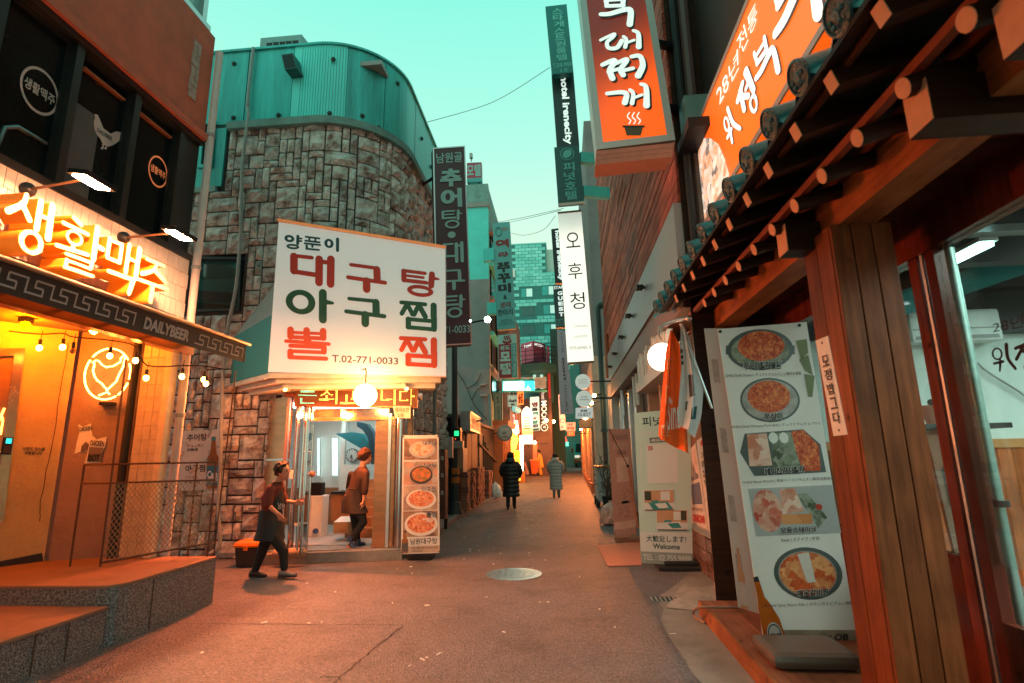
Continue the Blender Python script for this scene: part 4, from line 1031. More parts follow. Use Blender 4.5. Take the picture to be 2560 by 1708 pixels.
sbox('아',(480,690),(868,715),(868,970),(480,925),M_grn); sbox('구',(950,745),(1268,775),(1265,1008),(950,968),M_grn); sbox('찜',(1378,790),(1680,815),(1680,1035),(1380,1010),M_grn)
M_red2 = mat('print_orange',(.75,.07,.012),.5,0,0)
sbox('뽈',(480,1000),(830,1015),(830,1265),(480,1250),M_red2); sbox('찜',(1375,1070),(1682,1085),(1682,1318),(1378,1300),M_red2)
q = Q(*[sq.at(*suv(*p)) for p in [(848,1215),(1365,1240),(1365,1292),(848,1272)]]); put(t,q,'T.02-771-0033',(0,0,1,1),mat('print_brown',(.12,.03,.015),.5,0,0),.008)
# canopy body
wl0 = PY((576,959),9.32); wlt = PY((585,844),9.32)
can = thing('sign_canopy','teal sided canopy box with stepped cream soffit behind the big sign','canopy',(-3.5,9,3))
zb = sq.at(0,1).z
bl_,br_ = sq.at(0,1)-sq.n*.06,sq.at(1,1)-sq.n*.06
tl_,tr_ = sq.at(0,0)-sq.n*.06,sq.at(1,0)-sq.n*.06
cut = sq.at(*suv(385,880))-sq.n*.06
back_r = V((-2.2,10.6,3.0)); back_l = V((wl0.x,9.3,wl0.z))
MB().add([bl_,cut,V((wlt.x,9.3,wlt.z)),back_l,bl_+V((.02,.05,0)),cut+V((.02,.05,0)),V((wlt.x+.05,9.35,wlt.z)),back_l+V((.05,.05,0))],((0,1,2,3),(7,6,5,4),(0,4,5,1),(1,5,6,2),(2,6,7,3),(3,7,4,0))).build('side_panel',mat('canopy_teal',(.02,.22,.23),.5,0,.12,3),can)
MB().add([cut,tl_,tr_,br_,V((-2.1,9.6,br_.z)),V((-2.1,9.6,tr_.z)),V((tl_.x,9.3,tl_.z)),V((wlt.x,9.3,wlt.z))],((1,2,5,6),(2,3,4,5),(0,1,6,7))).build('back_box',M_grey,can)
def soff(d,z0,z1_,m):
    f = [bl_+V((d*.9,0,0)),br_+V((-d,0,0)),V((-2.15-d,9.75,0)),V((wl0.x+d*2,9.32,0))]
    dd = -sq.n*d
    return MB().prism([V((p.x+dd.x,p.y+dd.y*(1 if k < 2 else 0),z0)) for k,p in enumerate(f)],(0,0,z1_-z0))
soff(0,zb-.09,zb-.01,0).build('soffit_trim',M_cream,can); soff(.1,zb-.17,zb-.09,0).build('soffit_trim',M_cream,can); soff(.2,zb-.25,zb-.17,0).build('soffit_trim',M_cream,can)
# globe lamp
gp = PY(z7(1025,200),8.28); gr = (PY(z7(1105,200),8.28)-PY(z7(945,200),8.28)).length/2
g = thing('globe_lamp','glowing white globe lamp hanging under the big restaurant sign','lamp',gp)
MB().sphere(gp,gr,20,12).build('globe',emis('globe_glow',(1,.45,.14),75),g,smooth=True)
MB().tube([gp+V((0,0,gr)),gp+V((0,0,gr+.2)),gp+V((-.03,.05,gr+.26)),gp+V((-.1,.1,gr+.25))],.012,6).build('bracket',M_darkm,g)
# ---- entrance: stainless shop front
EA,EB = V((-4.78,8.98,0)),V((-2.62,9.28,0)); ed = (EB-EA).normalized(); en = V((ed.y,-ed.x,0))
def ex(x,y): # photo point (z7) on the entrance plane -> distance along it and height
    p = PN(z7(x,y),EA,en); return (p-EA).dot(ed),p.z
def ep(s,z,o=0.): return EA+ed*s+en*o+V((0,0,z))
def ebox(s0,s1,z0,z1_,o0,o1): return MB().hull8([ep(s0,z0,o1),ep(s1,z0,o1),ep(s1,z1_,o1),ep(s0,z1_,o1)],[ep(s0,z0,o0),ep(s1,z0,o0),ep(s1,z1_,o0),ep(s0,z1_,o0)])
E_ = thing('restaurant_entrance','stainless steel shop front with rounded columns and an open glass door','entrance',EA)
zf = .2
M_bst = mat('brushed_steel',(.42,.2,.1),.22,.75,.25,2,.03,9,stretch=(1,1,6))  # warm lamp reflections tinted into the steel's base colour
sL = ex(200,800)[0]-.2; 
# left steel cladding between stone and column
c0,c1 = PN(z7(225,500),EA,en),ep(ex(455,500)[0],0)
cl0 = V((c0.x,BY-.06,0)); cl1 = ep(ex(450,600)[0],0)
for z0,z1_ in ((zf-.1,1.63),(1.67,2.72)):
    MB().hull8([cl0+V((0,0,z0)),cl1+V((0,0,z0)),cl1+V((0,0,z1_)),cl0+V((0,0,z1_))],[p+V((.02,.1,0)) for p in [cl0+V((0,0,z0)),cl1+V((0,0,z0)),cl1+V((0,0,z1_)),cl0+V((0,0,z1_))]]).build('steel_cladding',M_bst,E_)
MB().bar(cl0+V((0,-.01,1.65)),cl1+V((0,-.01,1.65)),.03,.035).build('cladding_strip',M_alum,E_)
MB().bar(cl1+V((0,0,zf)),cl1+V((0,0,2.7)),.05,.05).build('corner_post',M_alum,E_)
for x in (505,575): # rounded columns left
    s = ex(x+10,700)[0]; r = .075 if x > 520 else .05
    MB().cyl(ep(s,zf,-.02),ep(s,2.62,-.02),r,18).build('round_column',M_steel,E_,smooth=True)
s1 = ex(632,700)[0]
MB().cyl(ep(s1-.02,zf,.02),ep(s1-.02,2.5,.02),.022,10).build('door_post',M_steel,E_,smooth=True)
sJ0,sJ1,sJ2 = ex(1088,800)[0],ex(1180,800)[0],ex(1235,800)[0]
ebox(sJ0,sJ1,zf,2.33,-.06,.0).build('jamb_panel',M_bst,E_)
ebox(sJ1+.01,sJ1+.06,zf,2.4,-.06,.03).build('jamb_post',M_alum,E_)
ebox(sJ1+.065,sJ2,zf,2.33,-.06,.0).build('jamb_panel',M_bst,E_)
MB().cyl(ep(sJ2+.09,zf,.0),ep(sJ2+.09,2.55,.0),.075,18).build('round_column',M_steel,E_,smooth=True)
MB().cyl(ep(sJ2+.24,zf,-.05),ep(sJ2+.24,2.55,-.05),.06,14).build('round_column',M_steel,E_,smooth=True)
ebox(s1,sJ2,ex(800,372)[1]-.03,ex(800,372)[1]+.03,-.08,.03).build('door_head',M_bst,E_)
ebox(s1,sJ1,ex(800,372)[1]+.035,ex(800,295)[1],-.06,-.02).build('transom',mat('transom_copper',(.45,.28,.2),.18,1,.2),E_)
ebox(-.05,2.25,2.72,3.1,-.9,-.08).build('head_box',M_bst,E_)
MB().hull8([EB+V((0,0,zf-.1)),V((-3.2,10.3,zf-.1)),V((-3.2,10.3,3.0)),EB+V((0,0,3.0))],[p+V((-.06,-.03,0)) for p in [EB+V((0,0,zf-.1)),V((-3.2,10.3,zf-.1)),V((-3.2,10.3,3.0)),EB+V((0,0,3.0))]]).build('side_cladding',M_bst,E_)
# open glass door leaf, hinged on the left and swung towards us
hq = ep(s1+.02,0,.03)
dA = PG(z7(655,1300),zf); dBp = PY(z7(722,1345),hq.y-.5)
lv = V((hq.x+.2,hq.y-.62,0))
dl = Q(lv+V((.0,0,2.28)),hq+V((0,0,2.28)),hq+V((0,0,zf+.02)),lv+V((0,0,zf+.02)))
lf = slab('door_leaf',dl,.012,glass('door_glass',(.85,.93,.92),.3),E_)
frame_rect('leaf_frame',dl,M_steel,lf,t=.045,off=.012,depth=.035)
for u in (.12,):
    MB().tube([dl.at(u,.06,.07),dl.at(u,.97,.07)],.017,8).build('pull_handle',M_steel,lf,smooth=True); MB().tube([dl.at(u,.06,-.07),dl.at(u,.97,-.07)],.017,8).build('pull_handle',M_steel,lf,smooth=True)
    for v in (.25,.42,.78): MB().cyl(dl.at(u,v,-.07),dl.at(u,v,.07),.012,6).build('handle_stud',M_alum,lf)
MB().sphere(dl.at(.12,.42,.09),.05,10,6).build('door_charm',mat('charm_red',(.6,.2,.12),.5),lf)
# threshold slab and worn kerb stone
MB().prism([V((-4.98,8.72,0)),V((-2.72,9.22,0)),V((-2.72,9.75,0)),V((-4.98,9.35,0))],(0,0,.17)).build('threshold_slab',M_kerb,E_,bevel=.01)
MB().prism([ep(-.1,.17,.05),ep(2.15,.17,.05),ep(2.15,.17,-.4),ep(-.1,.17,-.4)],(0,0,.02)).build('door_sill',mat('sill_steel',(.5,.48,.45),.3,.8,.2),E_)
MB().tube(smooth_line([(-4.62,8.7,.19),(-4.45,8.62,.21),(-4.28,8.66,.21),(-4.16,8.75,.2)],4),.075,10).build('kerb_stone',mat('kerb_tan',(.4,.27,.18),.8,0,.2,8),E_,smooth=True)
MB().sphere((-2.78,9.3,.25),.09,10,6).build('door_stop_stone',MC['kerb_tan'],E_,smooth=True)
sheet('notice',Q(*[PN(z7(*q),EA+en*.09,en) for q in [(478,740),(505,742),(500,805),(475,805)]]),M_paper,E_)
sheet('notice',Q(*[PN(z7(*q),EA+en*.09,en) for q in [(510,1125),(550,1125),(550,1148),(510,1148)]]),M_paper,E_)
# lamps in the door recess under the ticker board, assumed from the light there
for k,s_ in enumerate((.32,1.05)):
    c = ep(s_,2.38,.17); g = thing('assumed_recess_lamp','small bright lamp assumed under the LED board '+('by the left steel column','over the middle of the door','by the right steel column')[k],'lamp',c)
    MB().lathe([(.06,.05),(.06,.11)],c,n=12).build('holder',M_alum,g); MB().sphere(c,.05,10,7).build('bulb',emis('assumed_recess_glow',(1,.19,.03),1450),g,smooth=True)
for k,(x,y,tg) in enumerate(((-4.55,8.5,(-2.6,6.0,0)),(-2.6,8.85,(-.6,6.2,0)))):  # invented lamps, added to throw a warm pool on the street
    aimed_lamp('canopy_fill_light','added fill light under the '+('left','right')[k]+' end of the sign canopy aimed at the street',(x,y,zb-.27),tg,(280,18)[k],(1,.17,.045),size=.055,group='added fill lights under the sign canopy')
# LED ticker board
lq = Q(PN(z7(515,112),EA+en*.14,en),PN(z7(1405,138),EA+en*.14,en),PN(z7(1402,290),EA+en*.14,en),PN(z7(508,278),EA+en*.14,en))
t = thing('led_sign','orange LED ticker board over the restaurant door','LED sign',lq.at(.5,1))
slab('case',lq,.12,mat('led_case',(.3,.1,.03),.4,.5),t)
sheet('screen',lq,emis('led_bed',(.9,.13,.005),.5,(.02,.006,.002)),t,(.015,.06,.985,.94),.004)
M_l1 = emis('led_amber',(1,.6,.1),5); M_l2 = emis('led_green',(.25,1,.5),3.5)
def dots(s,rect,m,ny=16):
    vs,fs = textshape(s,.0)
    polys = [[vs[i] for i in f] for f in fs]
    def inside(x,y):
        for p in polys:
            c = False; n = len(p)
            for i in range(n):
                (xa,ya),(xb,yb) = p[i],p[i-1]
                if (ya > y) != (yb > y) and x < (xb-xa)*(y-ya)/(yb-ya+1e-12)+xa: c = not c
            if c: return True
        return False
    u0,v0,u1,v1 = rect; dv = (v1-v0)/ny; du = dv*lq.h/lq.w; nx = int((u1-u0)/du); b = MB()
    for j in range(ny):
        for i in range(nx):
            if inside((i+.5)/nx,(j+.5)/ny):
                u,v = u0+(i+.5)*du,v0+(j+.5)*dv
                b.quad(lq.at(u-du*.36,v+dv*.36,.007),lq.at(u+du*.36,v+dv*.36,.007),lq.at(u+du*.36,v-dv*.36,.007),lq.at(u-du*.36,v-dv*.36,.007))
    o = b.build('led_dots',m,t,fix=False); tag(o,kind='stuff')
dots('는',(.03,.1,.18,.88),M_l2); dots('최',(.2,.1,.35,.88),M_l1); dots('고',(.37,.1,.5,.88),M_l1); dots('니',(.7,.1,.83,.88),M_l1); dots('다',(.85,.12,.98,.88),M_l1)
b = MB()
for i in range(120): b.obox(lq.at(.015+.97*(i+.5)/120,.5,.009),ed*.0016,V((0,0,lq.h*.43)),en*.001)
for j in range(20): b.obox(lq.at(.5,.07+.86*(j+.5)/20,.009),ed*lq.w*.48,V((0,0,.0016)),en*.001)
tag(b.build('led_grid',mat('led_grid',(.12,.03,.01),.6),t),kind='stuff')
t = thing('handwritten_note','handwritten paper note taped below the LED ticker board','note',PN(z7(1290,320),EA+en*.17,en))
nq = Q(*[PN(z7(*q),EA+en*.17,en) for q in [(1226,275),(1355,278),(1352,366),(1240,364)]])
slab('sheet',nq,.003,mat('note_paper',(.75,.68,.5),.7),t); put(t,nq,'냄새순한',(.1,.12,.92,.5),mat('marker',(.25,.1,.02),.6),.01); put(t,nq,'2층',(.2,.6,.6,.92),MC['marker'],.01)

# ---- room behind the door
I_ = thing('restaurant_interior','bright dining room with white walls and a wooden stair seen through the door','room',(-3.6,10.5,.19))
M_iw = mat('room_white',(.72,.74,.72),.7,0,.05)
MB().box(-7.4,9.55,.15,-3.4,12.6,.19).build('floor',mat('room_floor',(.45,.42,.4),.35,0,.15,3),I_)
MB().box(-7.4,12.5,.19,-3.4,12.6,3.0).build('back_wall',M_iw,I_)
MB().box(-3.5,10.3,.19,-3.4,12.5,3.0).build('side_wall',M_iw,I_); MB().box(-7.4,9.6,.19,-7.3,12.5,3.0).build('side_wall',M_iw,I_)
MB().box(-7.4,9.55,2.75,-3.4,12.6,2.85).build('ceiling',M_iw,I_)
MB().box(-5.6,10.2,2.7,-3.7,11.6,2.745).build('ceiling_lamp',emis('room_lamp',(.8,1,.93),4.5),I_)
MB().box(-7.3,12.4,.19,-3.9,12.5,1.0).build('wainscot',mat('room_wood',(.3,.13,.06),.5),I_)
def ipt(x,y,Yp): return PY(z7(x,y),Yp)
# blue sloping beam
a = [ipt(*q,11.4) for q in [(808,478),(930,466),(1000,478),(1050,540),(1020,600)]]; MB().prism(a,(0,.3,0)).build('blue_bulkhead',mat('room_blue',(.01,.14,.17),.5),I_)
a = [ipt(*q,10.9) for q in [(965,390),(1035,405),(1080,470),(1095,560),(1095,700),(1066,700),(1060,570),(1040,500),(1005,450),(965,425)]]; MB().prism(a,(0,.2,0)).build('arch_trim',mat('room_bluegrey',(.02,.07,.1),.35),I_)
for (x0,x1) in ((668,705),(775,838)):
    wq_ = Q(*[ipt(*q,12.35) for q in [(x0,500),(x1,500),(x1,790),(x0,790)]]); slab('window',wq_,.02,emis('room_window',(.7,1,.95),.9),I_)
    frame_rect('window_frame',wq_,M_iw,I_,t=.03,off=.01,depth=.03)
MB().box(ipt(850,500,11.9).x,11.9,.19,ipt(880,500,11.9).x,12.0,2.7).build('white_post',M_iw,I_)
sq_ = [ipt(*q,11.5) for q in [(860,700),(985,700),(985,880),(860,900)]]
slab('notice_board',Q(*sq_),.03,M_paper,I_)
MB().hull8([ipt(*q,10.9) for q in [(780,1110),(920,1110),(920,905),(780,915)]],[p+V((0,.5,0)) for p in [ipt(*q,10.9) for q in [(780,1110),(920,1110),(920,905),(780,915)]]]).build('counter',mat('counter_wood',(.35,.14,.05),.45,0,.2),I_)
MB().hull8([ipt(*q,10.85) for q in [(775,915),(930,912),(930,895),(775,900)]],[p+V((0,.6,0)) for p in [ipt(*q,10.85) for q in [(775,915),(930,912),(930,895),(775,900)]]]).build('counter_top',M_black,I_)
for k in range(6):
    x = ipt(885+12*k,1200,10.4+.22*k).x; MB().box(x,10.35+.2*k,.19,-3.5,10.56+.2*k,.36+.17*k).build('stair',mat('stair_wood',(.4,.17,.07),.5,0,.15),I_)
cq = ipt(932,633,12.3)
t = thing('wall_clock','round white wall clock seen through the restaurant door','clock',cq)
rr = (ipt(978,633,12.3)-ipt(886,633,12.3)).length/2
MB().lathe([(rr,0),(rr,.05),(rr*.9,.055)],cq+V((0,.02,0)),(0,-1,0),28).build('rim',M_darkm,t)
MB().lathe([(rr*.9,0),(rr*.9,.01)],cq+V((0,-.03,0)),(0,-1,0),28).build('face',M_whi,t)
hb = MB(); hb.bar(cq+V((0,-.05,0)),cq+V((.02,-.05,-rr*.75)),.012); hb.build('minute_hand',M_ink,t)
hb = MB(); hb.bar(cq+V((0,-.055,0)),cq+V((-.03,-.055,-rr*.5)),.014); hb.build('hour_hand',M_ink,t)
for k in range(12): 
    a_ = R_(30*k); MB().obox(cq+V((math.sin(a_)*rr*.78,-.046,math.cos(a_)*rr*.78)),(.008,0,0),(0,0,.012),(0,.003,0)).build('hour_mark',M_ink,t)
cb = [ipt(*q,10.0) for q in [(795,1200),(912,1200),(912,1118),(795,1120)]]
t = thing('cardboard_box','brown cardboard carton with open white flaps inside the restaurant door','box',cb[0].lerp(cb[1],.5))
MB().hull8(cb,[p+V((0.02,.28,0)) for p in cb]).build('carton',mat('cardboard',(.5,.27,.13),.8,0,.1),t)
MB().quad(cb[3],cb[2],cb[2]+V((-.02,.2,.08)),cb[3]+V((.05,.2,.08))).build('flap',M_paper,t,fix=False)
put(t,Q(cb[3],cb[2],cb[1],cb[0]),'bread',(.4,.65,.75,.85),M_red,.02); 
t = thing('water_dispenser','white dispenser with a blue bottle inside the door','dispenser',(-4.85,10.6,.19))
MB().box(-5.0,10.5,.19,-4.7,10.8,.95).build('body',M_white,t,bevel=.01); MB().box(-4.97,10.52,.95,-4.75,10.7,1.2).build('kettle',M_black,t,bevel=.02); MB().cyl((-4.8,10.6,.3),(-4.8,10.45,.3),.05,10).build('tap',mat('tap_blue',(.05,.1,.3),.4),t)

# ---- standing food banner right of the door
bq = Q(PY(z7(1297,490),9.05),PY(z7(1557,487),9.15),PY(z7(1566,1342),9.15),PY(z7(1284,1352),9.05))
t = thing('food_banner','tall banner stand with four dish photos right of the restaurant door','banner',V((bq.at(.5,1).x,9.15,0)))
slab('banner_sheet',bq,.006,mat('banner_white',(.68,.66,.63),.5,0,.03),t)
M_f1 = food('stew_red',[(.5,.42,.36),(.65,.12,.02),(.8,.4,.2),(.4,.04,.01)],34); M_f2 = food('table_brown',[(.25,.12,.07),(.4,.24,.16),(.15,.08,.05)],6)
M_f3 = food('stew_pale',[(.6,.28,.14),(.75,.6,.45),(.6,.2,.06)],26); M_bowl = mat('bowl_black',(.03,.028,.028),.4); M_bowlw = mat('bowl_white',(.7,.66,.62),.4,0,.05)
def dish(parent,q,rect,back,bowl,fill,cx=.5,cy=.55,rx=.42,ry=.36,tilt=1.):
    p = sheet('photo',q,back,parent,rect,.004); s_ = q.sub(*rect)
    b = MB(); c = s_.at(cx,cy,.006); u = (s_.at(cx+.01,cy)-s_.at(cx,cy))*100*rx; v = (s_.at(cx,cy-.01)-s_.at(cx,cy))*100*ry
    b.disc(c,u,v,30).build('bowl_print',bowl,p,fix=False); MB().disc(c+s_.n*.002+v*.06,u*.84,v*.8,30).build('dish_print',fill,p,fix=False)
    return s_
v_ = [(.03,.215),(.23,.43),(.435,.645),(.65,.862)]
dish(t,bq,(.045,v_[0][0],.955,v_[0][1]),M_f2,mat('bowl_silver',(.45,.42,.4),.35),M_f3,.55,.52,.4,.4)
dish(t,bq,(.045,v_[1][0],.955,v_[1][1]),food('cloth_print',[(.5,.42,.36),(.3,.2,.15),(.6,.3,.2)],9),M_bowl,food('soup_orange',[(.7,.25,.07),(.55,.14,.03),(.2,.16,.05)],18),.52,.58,.34,.38)
dish(t,bq,(.045,v_[2][0],.955,v_[2][1]),food('table_grey',[(.4,.32,.28),(.55,.4,.3),(.3,.2,.16)],7),M_bowlw,M_f1,.52,.56,.44,.4)
dish(t,bq,(.045,v_[3][0],.955,v_[3][1]),M_f2,M_bowlw,M_f1,.52,.52,.48,.46)
for s_,r in (('대구탕',(.56,.05,.92,.09)),('추어탕',(.56,.245,.92,.285)),('아구찜',(.53,.45,.9,.49)),('뽈찜',(.66,.66,.92,.705))): put(t,bq,s_,r,M_whi,.06,.012); put(t,bq,s_,r,M_ink,.02,.014)
put(t,bq,'한방앓코우슈\n생강탕',(.56,.71,.92,.745),M_whi,.03,.012)
put(t,bq,'남원대구탕',(.24,.875,.94,.925),M_ink,.015); sheet('print_band',bq,mat('band_tan',(.5,.36,.28),.6),t,(0,.938,1,.992),.004)
put(t,bq,'독일 정통 리얼 프리미엄 맥주',(.27,.946,.95,.964),M_ink,.01,.006); put(t,bq,'프리미어OB',(.27,.97,.55,.987),M_ink,.01,.006)
bottle_print(t,bq,.1,.81,.99,.17,mat('bottle_amber',(.3,.09,.02),.3,0,.2),mat('label_dark',(.1,.08,.08),.5),M_ink)
pb = MB()
MB().box(bq.at(0,1).x+.06,9.2,0,bq.at(1,1).x-.15,9.5,.1).build('water_base',M_rub,t,bevel=.03)
MB().cyl((bq.at(.5,1).x,9.3,.1),(bq.at(.5,1).x,9.22,2.0),.014,8).build('pole',M_darkm,t)
for u in (0.02,.98):
    for v in (.01,.99): MB().lathe([(.012,0),(.012,.008)],bq.at(u,v,.004),bq.n,8).build('eyelet',M_darkm,t)
# orange-lidded bucket
bq_ = PG(z7(165,1440)); bp = V((-5.05,8.72,0))
t = thing('lidded_bucket','dark bucket with an orange lid beside the stone wall','bucket',bp)
MB().loft([[bp+V((sx_*w*.55,sy_*w*.4,z)) for sx_,sy_ in ((-1,-1),(1,-1),(1,1),(-1,1))] for w,z in ((.3,0),(.36,.3))]).build('tub',mat('tub_dark',(.03,.025,.022),.5),t,bevel=.02)
MB().loft([[bp+V((sx_*w*.55,sy_*w*.42,z)) for sx_,sy_ in ((-1,-1),(1,-1),(1,1),(-1,1))] for w,z in ((.38,.3),(.39,.33),(.36,.37),(.28,.4))]).build('lid',mat('lid_orange',(.85,.2,.01),.45,0,.1),t,bevel=.015)
MB().box(bp.x-.03,bp.y-.18,.26,bp.x+.03,bp.y-.155,.33).build('latch',MC['lid_orange'],t)
# ------------------------------------------------------------------ RIGHT SIDE : wooden restaurant with a tiled eave (near), timber-clad building (beyond)
M_dkw = wood('dark_timber',(.02,.008,.004),(.06,.022,.01),0,.5)
M_dkwy = wood('dark_timber_long',(.06,.018,.006),(.15,.045,.015),1,.5)
M_post = wood('post_timber',(.12,.03,.01),(.28,.074,.026),2,.45,.8)
M_beam = wood('beam_timber',(.2,.052,.014),(.4,.115,.032),1,.5,.7)
M_end = mat('cut_end',(.72,.36,.2),.7,0,.12,9)
M_redw = wood('red_lacquer',(.09,.018,.01),(.15,.032,.016),2,.22,1,.08)
M_ceil = wood('ceiling_board',(.06,.014,.006),(.13,.034,.014),0,.55)
R0 = thing('wooden_restaurant','wooden restaurant porch with square posts, plank ceiling and glazed front','building',(2.2,3.8,0))
# long front beam
bz0,bz1 = 3.14,3.37
MB().box(1.9,-1.2,bz0,2.14,6.85,bz1).build('front_beam',M_beam,R0)
MB().box(1.9,-1.2,bz1+.004,2.1,6.85,3.5).build('upper_beam',M_dkwy,R0)
# corner post built of boards with grooves
def post(x0,x1,y0,y1,z0,z1_,t):
    n = 3
    for k in range(n):
        a,c = x0+(x1-x0)*k/n,x0+(x1-x0)*(k+1)/n
        MB().box(a+.004,y0,z0,c-.004,y0+.03,z1_).build('board',M_post,t,bevel=.004)
    for k in range(2):
        a,c = y0+.032+(y1-y0-.032)*k/2,y0+.032+(y1-y0-.032)*(k+1)/2
        MB().box(x0,a+.003,z0,x0+.03,c-.003,z1_).build('board',M_post,t,bevel=.004)
    MB().box(x0+.01,y0+.02,z0,x1-.004,y1,z1_).build('core',M_dkwy,t)
t = thing('timber_post','big square boarded post carrying the porch beam with a vertical name plate','post',(2.02,3.8,0))
post(1.84,2.23,3.6,4.02,.15,3.14,t)
t = thing('timber_post','far boarded post of the porch behind the hanging flags','post',(2.02,6.7,0))
post(1.88,2.12,6.55,6.8,.15,3.14,t)
# rafters
pS = [2.24-.46,2.24,2.71,3.17,3.63,4.08,4.55,5.01,5.46,5.92,6.38,6.84]
pR = [-.2,.26,.72,1.18,1.64,2.12,2.58,3.0,3.48,3.91,4.34,4.8,5.25,5.7,6.15,6.6]
zr = PX((2143,345),1.6).z; sl = .32
for y in [-.5,0,.42,.88,1.33]+pS:
    y = y*.905+.0; a = V((1.36,y,3.40)); e = V((2.4,y,3.40+sl*1.04)); d = (e-a).normalized(); v = d.cross(V((0,1,0)))
    o = MB().obox((a+e)/2,(e-a)/2,V((0,.04,0)),v*.045).build('square_rafter',M_dkw,R0)
    MB().obox(a-d*.002,d*.003,V((0,.039,0)),v*.044).build('cut_end',M_end,o)
xr = 1.6
ys_ = [PX(q,xr).y for q in [(2415,45),(2252,215),(2143,345),(2051,440),(1985,515),(1932,573),(1886,635)]]
st_ = (ys_[-1]-ys_[0])/6
for k in range(-4,11):
    y = ys_[0]+st_*k
    if y > 6.8: continue
    a = V((xr,y,zr)); e = V((xr+1,y,zr+.3)); d = (e-a).normalized()
    o = MB().cyl(a,e,.05,14).build('round_rafter',M_dkw,R0,smooth=True)
    MB().lathe([(.049,0),(.047,.004)],a,-d,14).build('cut_end',M_end,o)
# fascia strips and roof boards between the rafters
MB().bar((1.42,-1.2,3.47),(1.42,7.0,3.47),.03,.04).build('eave_batten',M_dkwy,R0)
MB().bar((1.68,-1.2,3.37),(1.68,7.0,3.37),.05,.05).build('eave_batten',mat('batten_red',(.25,.06,.025),.5,0,.2),R0)
f = [V((1.31,-1.2,3.45)),V((1.31,7.05,3.45)),V((2.7,7.05,3.45+1.39*sl)),V((2.7,-1.2,3.45+1.39*sl))]
MB().hull8(f,[p+V((0,0,.03)) for p in f]).build('roof_boarding',M_dkw,R0)
# big square beam noses
for q,w in (((2296,272),.085),((1956,603),.085),((2545,40),.09)):
    p = PX(q,1.66)
    o = MB().box(1.66,p.y-w,p.z-w*1.25,2.3,p.y+w,p.z+w*1.25).build('tie_beam',M_dkw,R0)
    MB().box(1.655,p.y-w+.004,p.z-w*1.25+.004,1.659,p.y+w-.004,p.z+w*1.25-.004).build('cut_end',M_end,o)
# tiles: round caps over curved pans along the eave
M_til = mat('roof_tile',(.03,.2,.22),.3,.15,.25,12,.2,40)
M_tilf = mat('tile_face',(.05,.1,.11),.3,.2,.3,30,.5,60)
ty = [PX(zO(*q),1.3).y for q in [(1060,90),(850,420),(690,690),(545,890),(440,1080),(345,1230),(270,1345)]]
sp = (ty[-1]-ty[0])/6
for k in range(-6,14):
    y = ty[0]+sp*k
    if y < -.3 or y > 7.2: continue
    a = V((1.3,y,3.56)); d = V((1,0,sl)).normalized(); n = V((-sl,0,1)).normalized()
    t_ = MB()
    for j in range(3):
        a2 = a+d*(.45*j)+n*.004*j; r0 = .088
        t_.tube([a2,a2+d*.46],[r0+.004,r0-.004],14)
    o = t_.build('cap_tile',M_til,R0,smooth=True)
    MB().lathe([(.095,0),(.095,.02),(.08,.026),(.08,.016),(.03,.016),(.025,.024),(.0,.026)],a,-d,18).build('tile_face',M_tilf,o)
    em = MB()
    for q in range(6): em.sphere(a-d*.02+V((0,.05*math.cos(q*1.047),.05*math.sin(q*1.047))),.014,6,4)
    tag(em.build('tile_emblem',M_tilf,o),kind='stuff')
    # pan tile between caps: a hanging curved lip
    pts = []
    m_ = 8
    rows = []
    for j,dd in ((0,0),(1,1.3)):
        row = []
        for i in range(m_+1):
            u = i/m_; yy = y+.07+(sp-.14)*u; row.append(a+d*dd+V((0,yy-y,0))+n*(-.02-.05*math.sin(math.pi*u)))
        rows.append(row)
    b = MB(); b.add(rows[0]+rows[1],[(i,i+1,m_+2+i,m_+1+i) for i in range(m_)])
    lip = [p+V((-.004,0,-.035*math.sin(math.pi*(i+.001)/m_)-.01)) for i,p in enumerate(rows[0])]
    b.add(rows[0]+lip,[(i,i+1,m_+2+i,m_+1+i) for i in range(m_)])
    b.build('pan_tile',M_til,R0,smooth=True,fix=False)
# plank ceiling of the porch, glazed front with red lacquered frame
for k in range(40):
    y = -.9+k*.2
    MB().box(2.145,y+.003,3.3+rnd.uniform(0,.004),2.58,y+.197,3.33).build('ceiling_board',M_ceil,R0)
MB().box(2.56,-1.2,3.0,2.68,6.8,3.3).build('door_header',M_redw,R0)
MB().box(2.565,-1.2,3.3,2.7,6.8,3.7).build('header_wall',M_dkw,R0)
p1 = PX((2320,840),2.6); p2 = PX((2373,880),2.6); p3 = PX((2411,860),2.72)
for p,w in ((p1,.05),(p2,.045)):
    MB().box(2.58,p.y-w,.15,2.66,p.y+w,3.0).build('door_stile',M_redw,R0,bevel=.006)
MB().box(2.585,(p1.y+p2.y)/2-.012,.15,2.6,(p1.y+p2.y)/2+.012,3.0).build('stile_seal',M_alum,R0)
MB().box(2.61,p1.y+.05,.95,2.625,6.6,3.0).build('glass_pane',glass('front_glass',(.88,.95,.93),.2),R0)
MB().box(2.61,-1,.95,2.625,p2.y-.045,3.0).build('glass_pane',MC['front_glass'],R0)
MB().box(2.58,p1.y+.05,.15,2.64,6.6,.95).build('dado_panel',M_redw,R0); MB().box(2.58,-1,.15,2.64,p2.y-.045,.62).build('dado_panel',M_redw,R0)
tp = thing('steel_tube_pole','bright round metal tube standing inside the restaurant glass','pole',(2.74,p3.y,.15))
MB().cyl((2.74,p3.y,.15),(2.74,p3.y,3.02),.03,14).build('tube',mat('pole_teal',(.25,.36,.34),.4,.9,.1),tp,smooth=True)
MB().cyl((2.74,p3.y,1.28),(2.74,p3.y,1.32),.056,14).build('collar',M_darkm,tp)
